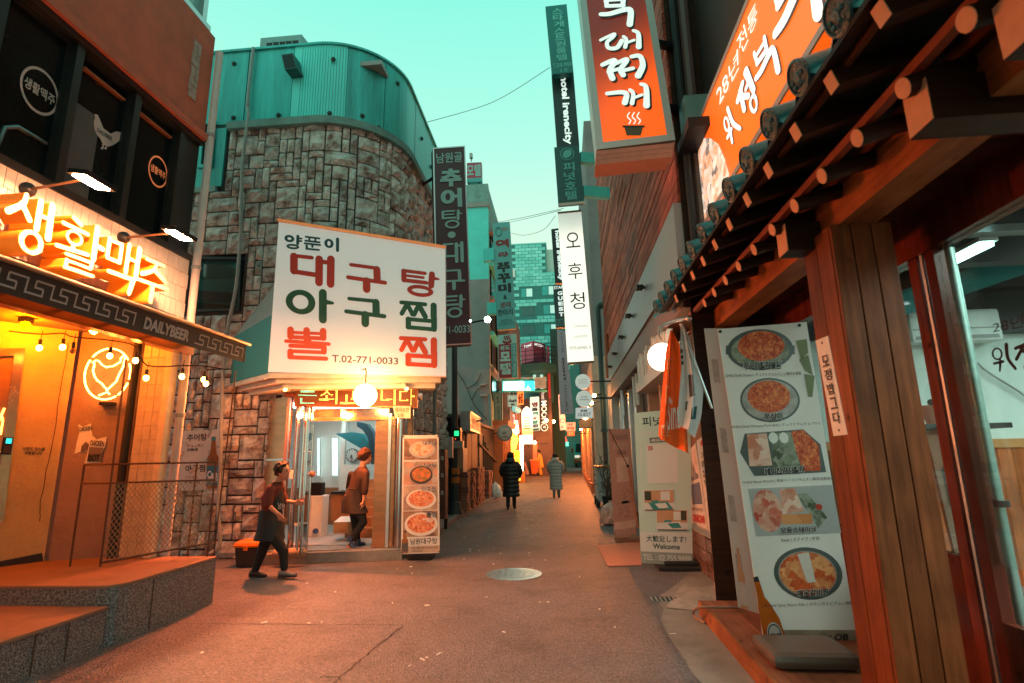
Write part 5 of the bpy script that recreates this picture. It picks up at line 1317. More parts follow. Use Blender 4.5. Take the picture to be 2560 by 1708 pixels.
# inside
RI = thing('restaurant_room','white-walled dining room behind the glass with timber dado and dark beams','room',(4,6,.15))
WY = 6.9
MB().box(2.66,WY,.15,8,WY+.1,4.2).build('back_wall',mat('room_mint',(.62,.68,.64),.7,0,.04),RI)
MB().box(7.9,-1,.15,8,WY,4.2).build('side_wall',MC['room_mint'],RI)
MB().box(2.66,-1,.1,8,WY,.15).build('floor',mat('floor_tile_grey',(.2,.18,.17),.4),RI)
MB().box(2.7,-1,3.75,8,WY,3.85).build('ceiling',mat('ceiling_grey',(.42,.4,.37),.8,0,.05),RI)
zd = PY(zA(900,1560),WY-.02).z
MB().box(2.66,WY-.05,zd-.1,8,WY,zd).build('dado_rail',mat('dado_orange',(.5,.2,.06),.5),RI)
for k in range(34): MB().box(2.66+.155*k,WY-.03,.15,2.66+.155*k+.15,WY-.002,zd-.1).build('dado_plank',wood('dado_wood',(.3,.07,.02),(.55,.14,.04),2),RI)
for y in (6.55,5.6,4.6,3.6): MB().box(2.7,y,3.48,8,y+.16,3.74).build('ceiling_beam',mat('beam_black',(.02,.018,.018),.5),RI)
MB().box(2.66,WY-.14,2.98,6.5,WY-.02,3.5).build('wall_beam',MC['beam_black'],RI)
for k,c in enumerate(((.02,.2,.2),(.05,.25,.24))): MB().bar((3.2+.3*k,6.4,3.05+.2*k),(5.3,6.2,3.7),.03,.25-.1*k).build('teal_banner',mat('teal_cloth%d' % k,c,.6),RI)
l_ = PY(zA(630,268),5.2)
lt = thing('tube_light','bright cool tube light on the restaurant ceiling','ceiling light',l_)
MB().box(l_.x-.05,4.9,3.4,l_.x+.05,5.5,3.44).build('tube',emis('cool_tube',(.55,1,.92),14),lt)
MB().box(l_.x-.08,4.88,3.44,l_.x+.08,5.52,3.475).build('housing',M_white,lt)
lt = thing('added_panel_light','unseen ceiling panel added deep inside the wooden restaurant to brighten its room','ceiling light',(6.4,4,3.7))
MB().box(5.6,2.4,3.66,7.2,5.4,3.7).build('panel',emis('panel_cool',(.75,1,.93),17),lt)  # added out of view because the room was too dim
lt = thing('added_panel_light','unseen ceiling panel added near the front of the wooden restaurant to light the menu banner','ceiling light',(3.9,.6,3.7))
MB().box(3.0,-.8,3.66,5.0,2.0,3.7).build('panel',emis('panel_front',(.85,1,.92),16),lt)  # added out of view so its spill reaches the banner front
ac = [PY(zA(*q),WY-.28) for q in [(330,930),(930,900),(930,700),(330,730)]]
t = thing('wall_air_conditioner','white wall-mounted air conditioner inside the wooden restaurant','air conditioner',ac[0].lerp(ac[2],.5))
zz0,zz1 = ac[0].z,ac[2].z; x0,x1 = ac[0].x,ac[1].x
MB().box(x0,WY-.26,zz0,x1,WY-.01,zz1).build('case',mat('ac_white',(.72,.76,.74),.35,0,.03),t,bevel=.04)
MB().box(x0+.02,WY-.265,zz0+(zz1-zz0)*.38,x1-.02,WY-.258,zz0+(zz1-zz0)*.42).build('panel_gap',M_grey,t); MB().box(x0+.04,WY-.27,zz0+.03,x1-.06,WY-.255,zz0+.07).build('louvre',M_grey,t)
MB().tube(smooth_line([(x1-.3,WY-.05,zz0),(x1-.15,WY-.05,zz0-.3),(x1+.3,WY-.05,zz0-.7),(x1+.6,WY-.05,zz0-1.3)],4),.012,6).build('hose',M_grey,t)
# lettering on the glass
gq = lambda *p: Q(*[PX(zA(*q),2.6) for q in p])
M_br = mat('decal_brown',(.05,.018,.012),.5,0,0)
q = gq((845,800),(1045,740),(1045,830),(845,870)); put(RI,q,'28년',(0,0,1,1),M_br,.0,.004,name='window_lettering')
q = gq((825,960),(1000,940),(1015,1130),(840,1110)); strokes(RI,q,(0,0,.95,1),GR['b의'],M_br,.004,name='window_lettering',wk=.9)
q = gq((985,930),(1200,900),(1200,1150),(985,1130)); strokes(RI,q,(0,0,1,1),GR['b정'],M_br,.004,name='window_lettering',wk=.9)
# leaning advertising board and shelf behind the post
aq = [PY(zE(*q),5.2) for q in [(470,150),(660,150),(800,880),(640,860)]]
t = thing('advert_board','brown advertising board with a dark bottle picture behind the big post','board',aq[3])
q = Q(*aq); slab('board',q,.04,mat('advert_brown',(.2,.1,.06),.5,0,.2,4),t)
bottle_print(t,q,.42,.14,.62,.42,mat('bottle_black',(.02,.03,.03),.3),mat('label_dim',(.06,.06,.05),.5),M_ink); put(t,q,'ㅔ',(.3,.7,.62,.82),M_whi,.04)
t = thing('flower_pot','small terracotta flower pot on the black shelf behind the post','pot',PY(zE(520,130),5.3))
c = PY(zE(525,135),5.3); MB().lathe([(.06,0),(.09,.14),(.095,.14),(.095,.17)],c,(0,0,1),14).build('pot',mat('terracotta',(.4,.14,.07),.7),t,smooth=True); MB().sphere(c+V((0,0,.2)),.03,8,5).build('stem',M_rub,t)
MB().box(c.x-.2,5.1,c.z-.05,c.x+.5,5.5,c.z-.005).build('shelf',M_black,R0); MB().box(c.x+.1,5.2,c.z,c.x+.35,5.4,c.z+.35).build('menu_stand',M_black,R0)
# name plate on the post
pq = Q(*[PX(zC(*q),1.836) for q in [(1075,715),(1150,685),(1270,1290),(1185,1300)]])
t = thing('post_name_plate','narrow white vertical name plate screwed to the big timber post','sign',pq.at(.5,.5))
slab('plate',pq,.015,M_paper,t); vput(t,pq,'모정밥그다',(.25,.17,.78,.9),M_ink,.02,gap=.2)
MB().lathe([(.008,0),(.008,.004)],pq.at(.5,.05,.001),pq.n,8).build('screw',M_darkm,t); MB().lathe([(.008,0),(.008,.004)],pq.at(.5,.95,.001),pq.n,8).build('screw',M_darkm,t)
# timber step in front
t = thing('timber_step','low wooden doorstep with an orange edge board in front of the restaurant','step',(2,5,0))
e0,e1 = PG(zD(480,1040),.15),PG(zD(1010,1568),.15); xs = (e0.x+e1.x)/2
for k in range(5): MB().box(1.36+.25*k,1.5,.1,1.36+.25*k+.245,6.2,.145+rnd.uniform(0,.004)).build('plank',wood('step_wood',(.16,.055,.03),(.3,.11,.06),1,.55),t)
MB().box(1.325,1.5,.004,1.355,6.2,.15).build('edge_board',wood('step_edge',(.2,.065,.025),(.34,.12,.045),1,.5),t)
MB().box(1.36,1.5,.004,2.56,6.19,.098).build('base',M_dkw,t)
# big menu banners on a water-filled base
fq = Q(*[PY(zC(*q),5.0) for q in [(475,645),(1020,600)]],*[PY(zD(*q),5.0) for q in [(1510,1330),(905,1335)]])
t = thing('menu_banner','big white menu banner with five dish photos beside the timber post','banner',V((1.75,5.1,.15)))
slab('banner_sheet',fq,.006,mat('banner_pale',(.84,.8,.78),.4,0,.05,2),t)
def fuv(q):
    p = PN(q,fq.at(0,0),fq.n); u,v = .5,.5
    for _ in range(12):
        a = fq.at(u,v); du = (fq.at(u+.01,v)-a)*100; dv = (fq.at(u,v+.01)-a)*100; e = p-a
        A_,B_,C_ = du.dot(du),du.dot(dv),dv.dot(dv); e1,e2 = e.dot(du),e.dot(dv); dt = A_*C_-B_*B_
        u += (e1*C_-e2*B_)/dt; v += (A_*e2-B_*e1)/dt
    return u,v
M_kim = food('kimchi_red',[(.8,.12,.02),(.5,.04,.01),(.9,.28,.08),(.38,.02,.01)],44); M_pan = mat('pan_grey',(.1,.13,.13),.35,.2,.1); M_sal = food('salad_print',[(.1,.14,.08),(.35,.38,.3),(.06,.08,.05)],18)
M_pork = food('pork_print',[(.75,.3,.2),(.85,.6,.5),(.6,.2,.12)],12); M_beef = food('beef_print',[(.6,.1,.05),(.75,.45,.35),(.5,.06,.03)],14)
def pdisc(c,rx,ry,m,name,off,zf=zC,n=30,ring=None):
    u,v = fuv(zf(*c)); u1,_ = fuv(zf(c[0]+rx,c[1])); _,v1 = fuv(zf(c[0],c[1]+ry)); a = fq.at(u,v,off)
    return MB().disc(a,fq.at(u1,v,off)-a,fq.at(u,v1,off)-a,n,ring).build(name,m,t,fix=False)
def ppoly(pts,m,name,off,zf=zC):
    return MB().add([fq.at(*fuv(zf(*q)),off) for q in pts],[tuple(range(len(pts)))]).build(name,m,t,fix=False)
def cap(pts,s,bold=.02,zf=zC,m=None,halo=True):
    q = Q(*[fq.at(*fuv(zf(*p)),.01) for p in pts])
    if halo: put(t,q,s,(-.01,-.04,1.01,1.04),M_whi,bold+.035,.002)
    put(t,q,s,(0,0,1,1),m or M_ink,bold,.004)
pdisc((735,770),205,128,M_pan,'pan_print',.002); pdisc((735,775),180,108,M_sal,'salad_print',.003); pdisc((740,748),145,92,M_kim,'dish_print',.004)
for x in (538,935): ppoly([(x-12,745),(x+12,745),(x+12,800),(x-12,800)],M_pan,'handle_print',.0025)
cap([(630,848),(862,842),(862,890),(632,897)],'쭈꾸미철판볶음',.03); cap([(522,918),(985,905),(985,930),(522,945)],'Grilled Small Octopus | チュクミチョルパン | 辣炒小章魚',0,halo=False)
pdisc((795,1078),185,138,M_pan,'pan_print',.002); pdisc((795,1078),172,126,mat('pan_lining',(.4,.38,.36),.5,0,.4,12),'lining_print',.003); pdisc((788,1058),132,100,M_kim,'dish_print',.004)
cap([(755,1160),(868,1152),(870,1200),(757,1206)],'쭈삼이',.03); cap([(560,1232),(1105,1212),(1105,1232),(560,1256)],'Grilled Small Octopus Pork Belly | チュクミサムギョプサル',0,halo=False)
ppoly([(640,1285),(1000,1258),(1105,1350),(1140,1520),(700,1545),(612,1400)],M_pan,'pan_print',.002)
ppoly([(655,1290),(775,1282),(810,1480),(670,1485)],M_pork,'meat_print',.003); ppoly([(800,1285),(925,1275),(985,1500),(820,1490)],M_sal,'salad_print',.003); ppoly([(925,1272),(1000,1262),(1095,1360),(1105,1510),(1000,1515),(950,1380)],M_kim,'dish_print',.003)
for x in (815,880): pdisc((x,1310),28,34,M_whi,'onion_print',.0045)
cap([(760,1495),(1005,1480),(1006,1525),(762,1540)],'베이컨김치철판',.03); cap([(760,262),(1350,235),(1350,258),(762,285)],'Grilled Bacon Kimchi | 鉄板ベーコンキムチ | 薫肉泡菜鉄板',0,zD,halo=False)
ppoly([(800,315),(1340,290),(1400,600),(850,622)],mat('photo_grey',(.42,.42,.43),.5,0,.1,4),'photo',.002,zD)
pdisc((925,455),95,140,M_beef,'beef_print',.003,zD); ppoly([(1000,320),(1100,310),(1160,460),(1020,480)],M_pork,'meat_print',.0034,zD); ppoly([(1010,480),(1210,475),(1215,540),(1020,545)],food('sausage_print',[(.6,.2,.06),(.7,.3,.12)],5),'sausage_print',.004,zD); ppoly([(1110,350),(1180,340),(1310,500),(1250,570),(1170,440)],M_sal,'salad_print',.003,zD); pdisc((1255,432),22,20,M_red,'tomato_print',.005,zD)
cap([(1003,562),(1235,552),(1236,592),(1006,602)],'모듬스테이크',.03,zD); cap([(1008,632),(1255,620),(1256,650),(1010,660)],'Steak | ステイク | 牛排',0,zD,halo=False)
pdisc((1185,860),222,172,M_pan,'pot_print',.002,zD); pdisc((1182,862),190,150,mat('pot_rim',(.35,.33,.31),.4),'rim_print',.003,zD); pdisc((1182,862),182,143,food('broth_red',[(.75,.13,.02),(.5,.05,.01),(.85,.38,.15)],20),'dish_print',.004,zD)
ppoly([(1115,735),(1190,725),(1235,915),(1180,920)],mat('enoki',(.68,.6,.55),.5,0,.15,30,stretch=(6,6,1)),'mushroom_print',.005,zD); cap([(1112,965),(1310,955),(1312,1005),(1115,1012)],'매운갈비찜',.03,zD); cap([(902,1052),(1500,1035),(1500,1062),(905,1080)],'Braised Spicy Shjort Ribs | メウンガルビチム | 辣味炖',0,zD,halo=False)
ppoly([(1020,1225),(1500,1225),(1510,1328),(1040,1330)],food('field_print',[(.16,.12,.09),(.35,.28,.2),(.25,.18,.12)],12),'field_print',.002,zD); cap([(1115,1258),(1445,1245),(1440,1300),(1120,1312)],'premier OB',.03,zD,halo=False)
o = ppoly([(832,885),(862,878),(885,950),(905,1010),(945,1060),(1000,1150),(1058,1320),(915,1328),(880,1180),(866,1090),(858,1020),(848,960)],mat('beer_brown',(.5,.11,.012),.25,0,.25,6),'bottle_print',.006,zD)
pdisc((970,1255),50,82,mat('label_cream',(.5,.46,.44),.5),'label_print',.008,zD); pdisc((970,1255),44,72,mat('label_navy',(.06,.055,.07),.5),'label_ring',.009,zD,ring=.85); cap([(935,1245),(1010,1243),(1012,1275),(940,1278)],'OB',.02,zD,halo=False)
for (q,zf) in (((490,660),zC),((975,622),zC),((912,1310),zD)): MB().lathe([(.014,0),(.014,.008)],fq.at(*fuv(zf(*q)),.003),fq.n,10).build('eyelet',M_darkm,t)
ppoly([(832,885),(862,878),(872,910),(838,918)],M_ink,'cap_print',.0075,zD)
# leaves print
for pts in ([(955,715),(1020,705),(1030,790),(985,830)],[(975,830),(1030,800),(1060,930),(1010,900)],[(1005,920),(1070,930),(1055,1060),(1030,1060)]): ppoly(pts,mat('leaf_print',(.2,.24,.12),.6,0,.2),'leaf_print',.003)
# base
ba = [PG(zD(*q),.15) for q in [(830,1340),(990,1500),(1500,1480)]]
by0,by1 = 4.62,5.12
MB().box(1.4,4.3,.15,2.0,4.8,.255).build('water_base',mat('base_brown',(.1,.07,.055),.4,0,.15),t,bevel=.06)
MB().cyl((1.85,5.05,.3),(1.8,5.03,2.7),.016,8).build('pole',M_alum,t)
# second banner of the same stand, seen from behind at its left
bq2 = Q(*[PY(zC(*q),5.25) for q in [(393,640),(560,640)]],*[PY(zD(*q),5.25) for q in [(900,1130),(738,1078)]])
t2 = thing('menu_banner','older menu banner seen from behind, left of the big menu banner','banner',bq2.at(.5,1))
slab('banner_sheet',bq2,.006,mat('banner_rear',(.5,.47,.45),.45,0,.06,2),t2)
for v0 in (.12,.38,.62,.82): sheet('show_through',bq2,mat('ghost_print',(.34,.3,.28),.6,0,.3,9),t2,(.12,v0,.36,v0+.09))
bottle_print(t2,bq2,.25,.8,1.,.3,mat('ghost_amber',(.5,.25,.14),.5),mat('ghost_label',(.5,.42,.38),.5),mat('ghost_cap',(.4,.2,.12),.5))
# hose, cloth, tile scraps
t = thing('floor_cloth','dirty pale cloth sheet lying on the concrete by the wooden step','cloth',PG(zD(480,1020)))
cl = [(390,930),(500,960),(640,925),(720,1060),(600,1085),(500,1105),(380,1100),(268,1088),(320,1020)]
gr_ = []
b = MB(); ctr = PG(zD(500,1030)); ring = [PG(zD(*q)) for q in cl]
vs = [V((ctr.x,ctr.y,.03))]
for k in (.35,.7,1.0):
    for p in ring: vs.append(ctr.lerp(p,k)+V((rnd.uniform(-.01,.01),0,.012+rnd.uniform(0,.03)*(k < 1))))
n_ = len(ring); fs = [(0,1+i,1+(i+1) % n_) for i in range(n_)]
for k in range(2):
    for i in range(n_): fs.append((1+k*n_+i,1+(k+1)*n_+i,1+(k+1)*n_+(i+1) % n_,1+k*n_+(i+1) % n_))
b.add(vs,fs).build('sheet',mat('cloth_dirty',(.3,.27,.24),.9,0,.25,8,.3,30,dirt=.7),t,smooth=True)
t = thing('rubber_hose','thin brown hose curling over the end of the wooden step','hose',PG(zD(450,1110)))
MB().tube(smooth_line([tuple(PG(zD(*q),h)) for q,h in [((740,1080),.17),((620,1082),.18),((500,1078),.18),((455,1095),.12),((448,1120),.05),((470,1150),.03),((520,1180),.02)]],5),.012,7).build('hose',mat('hose_brown',(.25,.14,.1),.5),t,smooth=True)
t = thing('paper_tray','small cream paper box on the ground by the glass panels','box',PG(zD(665,980)))
c = PG(zD(670,1000)); MB().box(c.x-.1,c.y-.02,.012,c.x+.2,c.y+.2,.1).build('tray',mat('tray_cream',(.6,.4,.28),.7),t)
# orange roof sign
oq = Q(PX(zO(-60,880-1470),1.85) if 0 else PX(zO(520,-40),1.85),PX(zO(1560,-2600),1.85) if 0 else V((1.85,1.2,7.2)),V((1.85,1.2,4.0)),PX(zO(240,1380),1.85))
tl = PX(zO(150,935),1.85); bl = PX(zO(240,1372),1.85)
ztop = PX(zO(300,500),1.85).z
oq = Q(V((1.85,tl.y,tl.z)),V((1.85,1.4,tl.z)),V((1.85,1.4,bl.z)),V((1.85,tl.y-.0,bl.z)))
t = thing('roof_sign','big slanting orange lit sign with white brush lettering above the tiled eave','sign',(1.85,4,bl.z))
M_or = glow_sign('orange_glow',(.9,.075,.012),(1,.16,.01),.62,1.25,(.3,.04,.01),oq.at(0,.9),oq.at(.4,.4),(1.85,4,bl.z))
slab('lightbox_face',oq,.2,M_or,t)
frame_rect('frame',oq,mat('sign_frame_pale',(.6,.5,.46),.45,.2,.1),t,t=.06,off=.015,depth=.2)
def ouv(x,y,zf=zO):
    p = PX(zf(x,y),1.85); return (tl.y-p.y)/(tl.y-1.4),(tl.z-p.z)/(tl.z-bl.z)
def obox(pts): return Q(*[oq.at(*ouv(*p)) for p in pts])
M_wl = emis('lit_white',(1,.95,.85),1.15); M_sh = mat('print_shadow',(.08,.02,.015),.5,0,0)
q = obox([(330,500),(560,60),(600,130),(385,600)])
put(t,obox([(345,520),(478,275),(482,395),(372,612)]),'28년',(0,0,1,1),M_wl,.0,.008); put(t,obox([(465,230),(585,0),(590,115),(500,320)]),'전통',(0,0,1,1),M_wl,.0,.008)
for ch,pts in (('b의',[(385,690),(440,600),(505,760),(420,850)]),('b정',[(455,560),(545,370),(610,580),(560,720)]),('b부',[(560,330),(660,180),(720,400),(600,530)]),('b부',[(660,-20),(860,-420),(960,60),(720,330)])):
    q = obox(pts); gput(t,q,ch,(0,0,1,1),M_sh,off=.006,du=.03,dv=.03,wk=1.1); gput(t,q,ch,(0,0,1,1),M_wl,off=.012,wk=1.05)
# food photo on the sign
fp = [(150,940),(200,860),(260,800),(310,795),(360,830),(400,920),(425,1010),(400,1120),(330,1230),(238,1370)]
MB().add([oq.at(*ouv(*p),.006) for p in fp],[tuple(range(len(fp)))]).build('photo_print',food('sign_food',[(.8,.75,.62),(.9,.85,.72),(.7,.3,.12),(.8,.78,.66),(.2,.16,.14)],9,es=.9),t,fix=False)
MB().add([oq.at(*ouv(*p),.009) for p in [(210,880),(250,850),(240,1000),(225,1150),(210,1080)]],[(0,1,2,3,4)]).build('vegetable_print',mat('print_jade',(.02,.3,.2),.5,0,.4,20),t,fix=False)
gl = MB()
MB().box(2.05,-8,3.9,2.2,tl.y,11).build('sign_backing_wall',mat('wall_dark',(.05,.035,.03),.8),R0)

# ---- timber-clad building beyond
WX,W0 = 1.62,6.7
R1 = thing('timber_clad_building','building clad in grey-brown timber boards with a steel band over its shopfront','building',(WX+1,12,0))
M_cl = wood('cladding_board',(.27,.055,.032),(.6,.155,.09),1,.7,.5,.5)
ztop_ = 13.5; zb0 = 4.85
zz = zb0; k = 0
while zz < ztop_:
    h = .17; y = W0
    yj = W0+rnd.uniform(2,6)
    for a,c in ((W0,yj),(yj,13.2),(13.2,19.2)):
        MB().box(WX-.02+rnd.uniform(-.012,.008),a,zz,WX+.01,c-.006,zz+h-.02).build('board',M_cl,R1)
    zz += h
MB().box(WX+.011,W0,zb0,WX+.3,19.2,ztop_).build('wall_core',mat('core_dark',(.03,.02,.018),.9),R1)
MB().box(WX+.011,W0-.02,0,WX+1.2,W0,ztop_).build('end_wall',M_dkw,R1)
for k in range(60):
    MB().box(WX-.005+.02*k,W0-.045,4.0+.0,WX+.012+.02*k,W0-.022,4.01) if 0 else None
# recessed dark gap with ducts between the two buildings
for x,r,m in ((1.72,.05,M_rub),(1.85,.07,mat('duct_brown',(.12,.07,.06),.6))): MB().cyl((x,W0-.15,4),(x,W0-.15,11),r,8).build('duct',m,R1)
MB().box(1.66,6.2,5.55,1.98,6.5,6.05).build('junction_box',mat('box_teal',(.1,.22,.21),.5,0,.2),R1)
MB().box(1.6,5.9,5.42,2.0,6.5,5.54).build('bracket',M_black,R1)
# steel band
zb1 = 3.95
for a,c in ((W0,9.6),(9.6,12.6),(12.6,15.6),(15.6,19.0)): MB().box(WX-.09,a+.004,zb1,WX+.3,c-.004,zb0-.01).build('steel_band',mat('band_steel',(.24,.25,.25),.4,.3,.12,2),R1)
for k,(x,y) in enumerate(((1478,660),(1450,725),(1432,774),(1416,812),(1404,842))):
    p = PX(D(x,y),WX-.1)
    t = thing('shop_spotlight','small black spotlight on the steel band, '+('nearest to the tiled eave','second from the tiled eave','middle one of five','fourth from the tiled eave','farthest along the alley')[k],'spotlight',p,'spotlights on the steel band')
    MB().box(p.x-.14,p.y-.1,p.z-.03,p.x-.02,p.y+.1,p.z+.03).build('head',M_black,t,bevel=.008); MB().box(p.x-.05,p.y-.03,p.z-.02,p.x+.012,p.y+.03,p.z+.02).build('arm',M_black,t)
    MB().cyl((p.x-.05,p.y,p.z-.06),(p.x-.05,p.y,p.z-.03),.012,6).build('cable_gland',M_black,t)
# shopfront under the band
M_bei = mat('shop_beige',(.42,.36,.31),.6,0,.12,3)
MB().box(WX-.05,17.6,0,WX+.3,19.0,zb1-.005).build('pilaster',M_bei,R1)
MB().box(WX+.3,W0+.1,0,WX+.4,17.6,zb1-.005).build('shop_wall',mat('shop_brown',(.2,.1,.06),.6,0,.2),R1)
MB().box(WX-.05,W0+.1,zb1-.5,WX+.29,17.5,zb1-.006).build('shutter_box',mat('shutter_wood',(.22,.1,.06),.5,0,.2),R1)
for k,y in enumerate((13.2,14.6,16.0,17.0)):
    MB().box(WX+.2,y,.6,WX+.24,y+.9,3.2).build('window_pane',mat('shop_pane',(.35,.42,.4),.1,0,.3,1.5,emit=(.7,.8,.7),es=.22),R1)
    MB().box(WX+.12,y-.12,.2,WX+.28,y-.02,3.3).build('window_post',M_alum if k % 2 else M_bei,R1)
for y in (12.2,12.7,15.4): MB().cyl((WX+.05,y,2.7),(WX+.05,y+.02,3.4),.04,8).build('curtain_roll',M_whi,R1)
# canopy ledge with white slats standing on it
p_ = PX(z6(310,590),1.45),PX(z6(480,430),1.45)
ca = thing('shop_canopy','grey metal ledge with upright white slats over the beige shop door','canopy',(1.5,9,2.95))
y0,y1 = 7.4,10.8
MB().box(1.45,y0,2.8,WX+.28,y1,2.98).build('ledge',mat('ledge_grey',(.5,.55,.53),.4,.2,.1),ca)
y = y0+.1
while y < y1:
    w = rnd.choice((.09,.12,.16)); h = rnd.uniform(.3,.55); MB().box(1.48+rnd.uniform(0,.03),y,2.985,1.56,y+w,2.985+h).build('slat',M_cream if rnd.random() < .5 else M_white,ca); y += w+rnd.choice((.01,.02,.06))
MB().box(WX+.05,9.4,0,WX+.28,9.55,2.8).build('door_jamb',M_bei,R1); MB().box(WX+.05,10.7,0,WX+.28,10.9,2.8).build('door_jamb',M_bei,R1)
MB().box(WX+.25,9.55,0,WX+.28,10.7,2.8).build('door',mat('shop_door',(.3,.2,.17),.4,0,.2),R1)
# lower tiled base with glossy stones and poster panels
for k in range(14):
    for j in range(3): MB().box(WX+.24+rnd.uniform(0,.01),6.75+.24*k,.01+.17*j,WX+.32,6.75+.24*k+.23,.01+.17*j+.16).build('tile',mat('base_tile',(.16,.09,.07),.25,0,.4,6),R1)
MB().box(WX+.22,6.72,.55,WX+.33,10.3,.62).build('sill',M_alum,R1)
def xpanel(pts,x): return Q(*[PX(q,x) for q in pts])
pq = xpanel([zD(395,95),zD(470,60),zD(545,635),zD(440,600)],1.6)
for k,(pts,lab) in enumerate((([zD(398,90),zD(462,20),zD(548,630),zD(445,590)],'narrow white shop poster with a photo strip, left of the red edged poster'),([zD(468,5),zD(560,-60),zD(655,690),zD(552,632)],'tall white award poster with a red edge beside the menu banners'))):
    q = xpanel(pts,WX+.27-.02*k); t = thing('shop_poster',lab,'poster',q.at(.5,1))
    slab('panel',q,.02,mat('poster_white',(.6,.55,.52),.4,0,.05),t)
    if k == 0:
        sheet('photo',q,food('photo_pink',[(.5,.3,.25),(.6,.5,.45),(.1,.1,.14)],8),t,(.1,.05,.9,.38)); sheet('photo',q,mat('photo_blue',(.1,.12,.2),.5,0,.4,9),t,(.2,.42,.9,.66))
        put(t,q,'ONIONI',(.1,.78,.9,.87),M_red,.05); put(t,q,'맛있는',(.1,.7,.9,.74),M_ink,.01)
        sheet('badge',q,M_ink,t,(.2,.92,.5,.97)); sheet('badge',q,M_ink,t,(.56,.92,.9,.97))
    else:
        sheet('edge_stripe',q,mat('stripe_red',(.7,.1,.02),.5),t,(.86,0,1,1)); MB().disc(q.at(.4,.06,.006),(q.at(.55,.06)-q.at(.4,.06)),(q.at(.4,.03)-q.at(.4,.06)),12).build('heart_print',M_red,t,fix=False)
        put(t,q,'2016',(.2,.15,.7,.2),M_ink,.0); put(t,q,'대한민국',(.15,.23,.75,.3),M_ink,.02); put(t,q,'좋은식당',(.15,.33,.75,.4),M_ink,.02); put(t,q,'TOP1000',(.15,.43,.78,.5),M_ink,.01); put(t,q,'대한민국 좋은식당',(.15,.6,.75,.63),M_ink,.0); put(t,q,'onion',(.4,.88,.75,.93),M_red,.03)
# hanging globe lamp on its arm
gp = PY(z6(490,372),7.2); gr = (PY(z6(590,372),7.2)-PY(z6(408,372),7.2)).length*.55
t = thing('globe_lamp','white glowing globe lamp behind the hanging orange flag','lamp',gp)
MB().sphere(gp,gr,20,12).build('globe',emis('globe_white',(1,.9,.62),7),t,smooth=True)
MB().tube(smooth_line([tuple(PY(z6(*q),7.2)) for q in [(485,255),(468,220),(470,170),(500,150),(545,140)]],4),.014,6).build('swan_neck',M_alum,t,smooth=True)
t = thing('flag_bracket','horizontal metal pole bracket that carries the two flags','bracket',PY(zC(230,590),6.6))
MB().tube([PY(zC(150,620),6.7),PY(zC(230,590),6.6),PY(zC(310,575),6.4)],.02,8).build('bar',M_alum,t,smooth=True)
MB().sphere(PY(zC(300,578),6.42),.04,10,6).build('finial',M_alum,t,smooth=True)
# flags: cloth hanging in folds from a point
def flag(name,label,cat,left,right,Yp,m,amp,seed):
    r_ = random.Random(seed); t = thing(name,label,cat,PY(left[0],Yp)); n,k = len(left),12
    # resample both edges
    def samp(e,u):
        x = u*(len(e)-1); i = min(int(x),len(e)-2); f = x-i; return (e[i][0]*(1-f)+e[i+1][0]*f,e[i][1]*(1-f)+e[i+1][1]*f)
    rows = []
    for j in range(19):
        u = j/18; a,c = PY(samp(left,u),Yp),PY(samp(right,u),Yp); row = []
        for i in range(k+1):
            w = i/k; p = a.lerp(c,w); row.append(p+V((0,amp*u**.6*math.sin(w*9+seed+u*1.5)+amp*.4*math.sin(w*17+u*3),0)))
        rows.append(row)
    b = MB(); b.add([p for r in rows for p in r],[(j*(k+1)+i,j*(k+1)+i+1,(j+1)*(k+1)+i+1,(j+1)*(k+1)+i) for j in range(18) for i in range(k)])
    b.build('cloth',m,t,smooth=True,fix=False); return t,rows
def onflag(rows,u,v,off=.008):
    j = min(int(v*18),17); i = min(int(u*12),11); fu,fv = u*12-i,v*18-j
    p = rows[j][i].lerp(rows[j][i+1],fu).lerp(rows[j+1][i].lerp(rows[j+1][i+1],fu),fv); return p+V((0,-off,0))
def flagtext(t,rows,s,rect,m,rot=0,bold=.0):
    vs,fs = textshape(s,bold); u0,v0,u1,v1 = rect; out = []
    for x,y in vs:
        if rot: x,y = 1-y,x
        out.append(onflag(rows,u0+(u1-u0)*x,v0+(v1-v0)*y))
    MB().add(out,fs).build('lettering',m,t,fix=False)
M_fo = mat('flag_orange',(.85,.12,.006),.7,0,.08); M_fw = mat('flag_white',(.62,.6,.6),.7,0,.06)
t,rw = flag('orange_flag','orange cloth flag with pale lettering hanging beside the globe lamp','flag',[zC(185,655),zC(160,780),zC(140,1000),zC(112,1290),zC(125,1320)],[zC(195,650),zC(245,760),zC(258,1000),zC(285,1250),zC(300,1410)],6.75,M_fo,.05,2)
flagtext(t,rw,'Sinsa',(.3,.55,.95,.75),M_whi,0,.01); flagtext(t,rw,'미나안',(.05,.3,.4,.85),mat('flag_pale',(.75,.4,.25),.6),1,.0)
t,rw = flag('korean_flag','white national flag with black bars hanging right of the orange flag','flag',[zC(248,615),zC(245,760),zC(252,900),zC(240,1060),zC(228,1210),zC(235,1220)],[zC(262,612),zC(310,720),zC(350,880),zC(395,990),zC(380,1180),zC(340,1310)],6.6,M_fw,.05,5)
for u0,v0,u1,v1,m in ((.02,.22,.2,.25,M_ink),(.02,.27,.2,.3,M_ink),(.02,.32,.2,.35,M_ink),(.42,.45,.52,.64,M_ink),(.56,.46,.64,.64,M_ink),(.3,.66,.62,.73,M_tg),(.5,.72,.78,.82,M_tg)):
    MB().quad(*[onflag(rw,u,v) for u,v in ((u0,v1),(u1,v1),(u1,v0),(u0,v0))]).build('trigram_bar',m,t,fix=False)
MB().cyl(PY(zC(250,610),6.62),PY(zC(440,1130),6.62),.016,8).build('staff',M_alum,t)
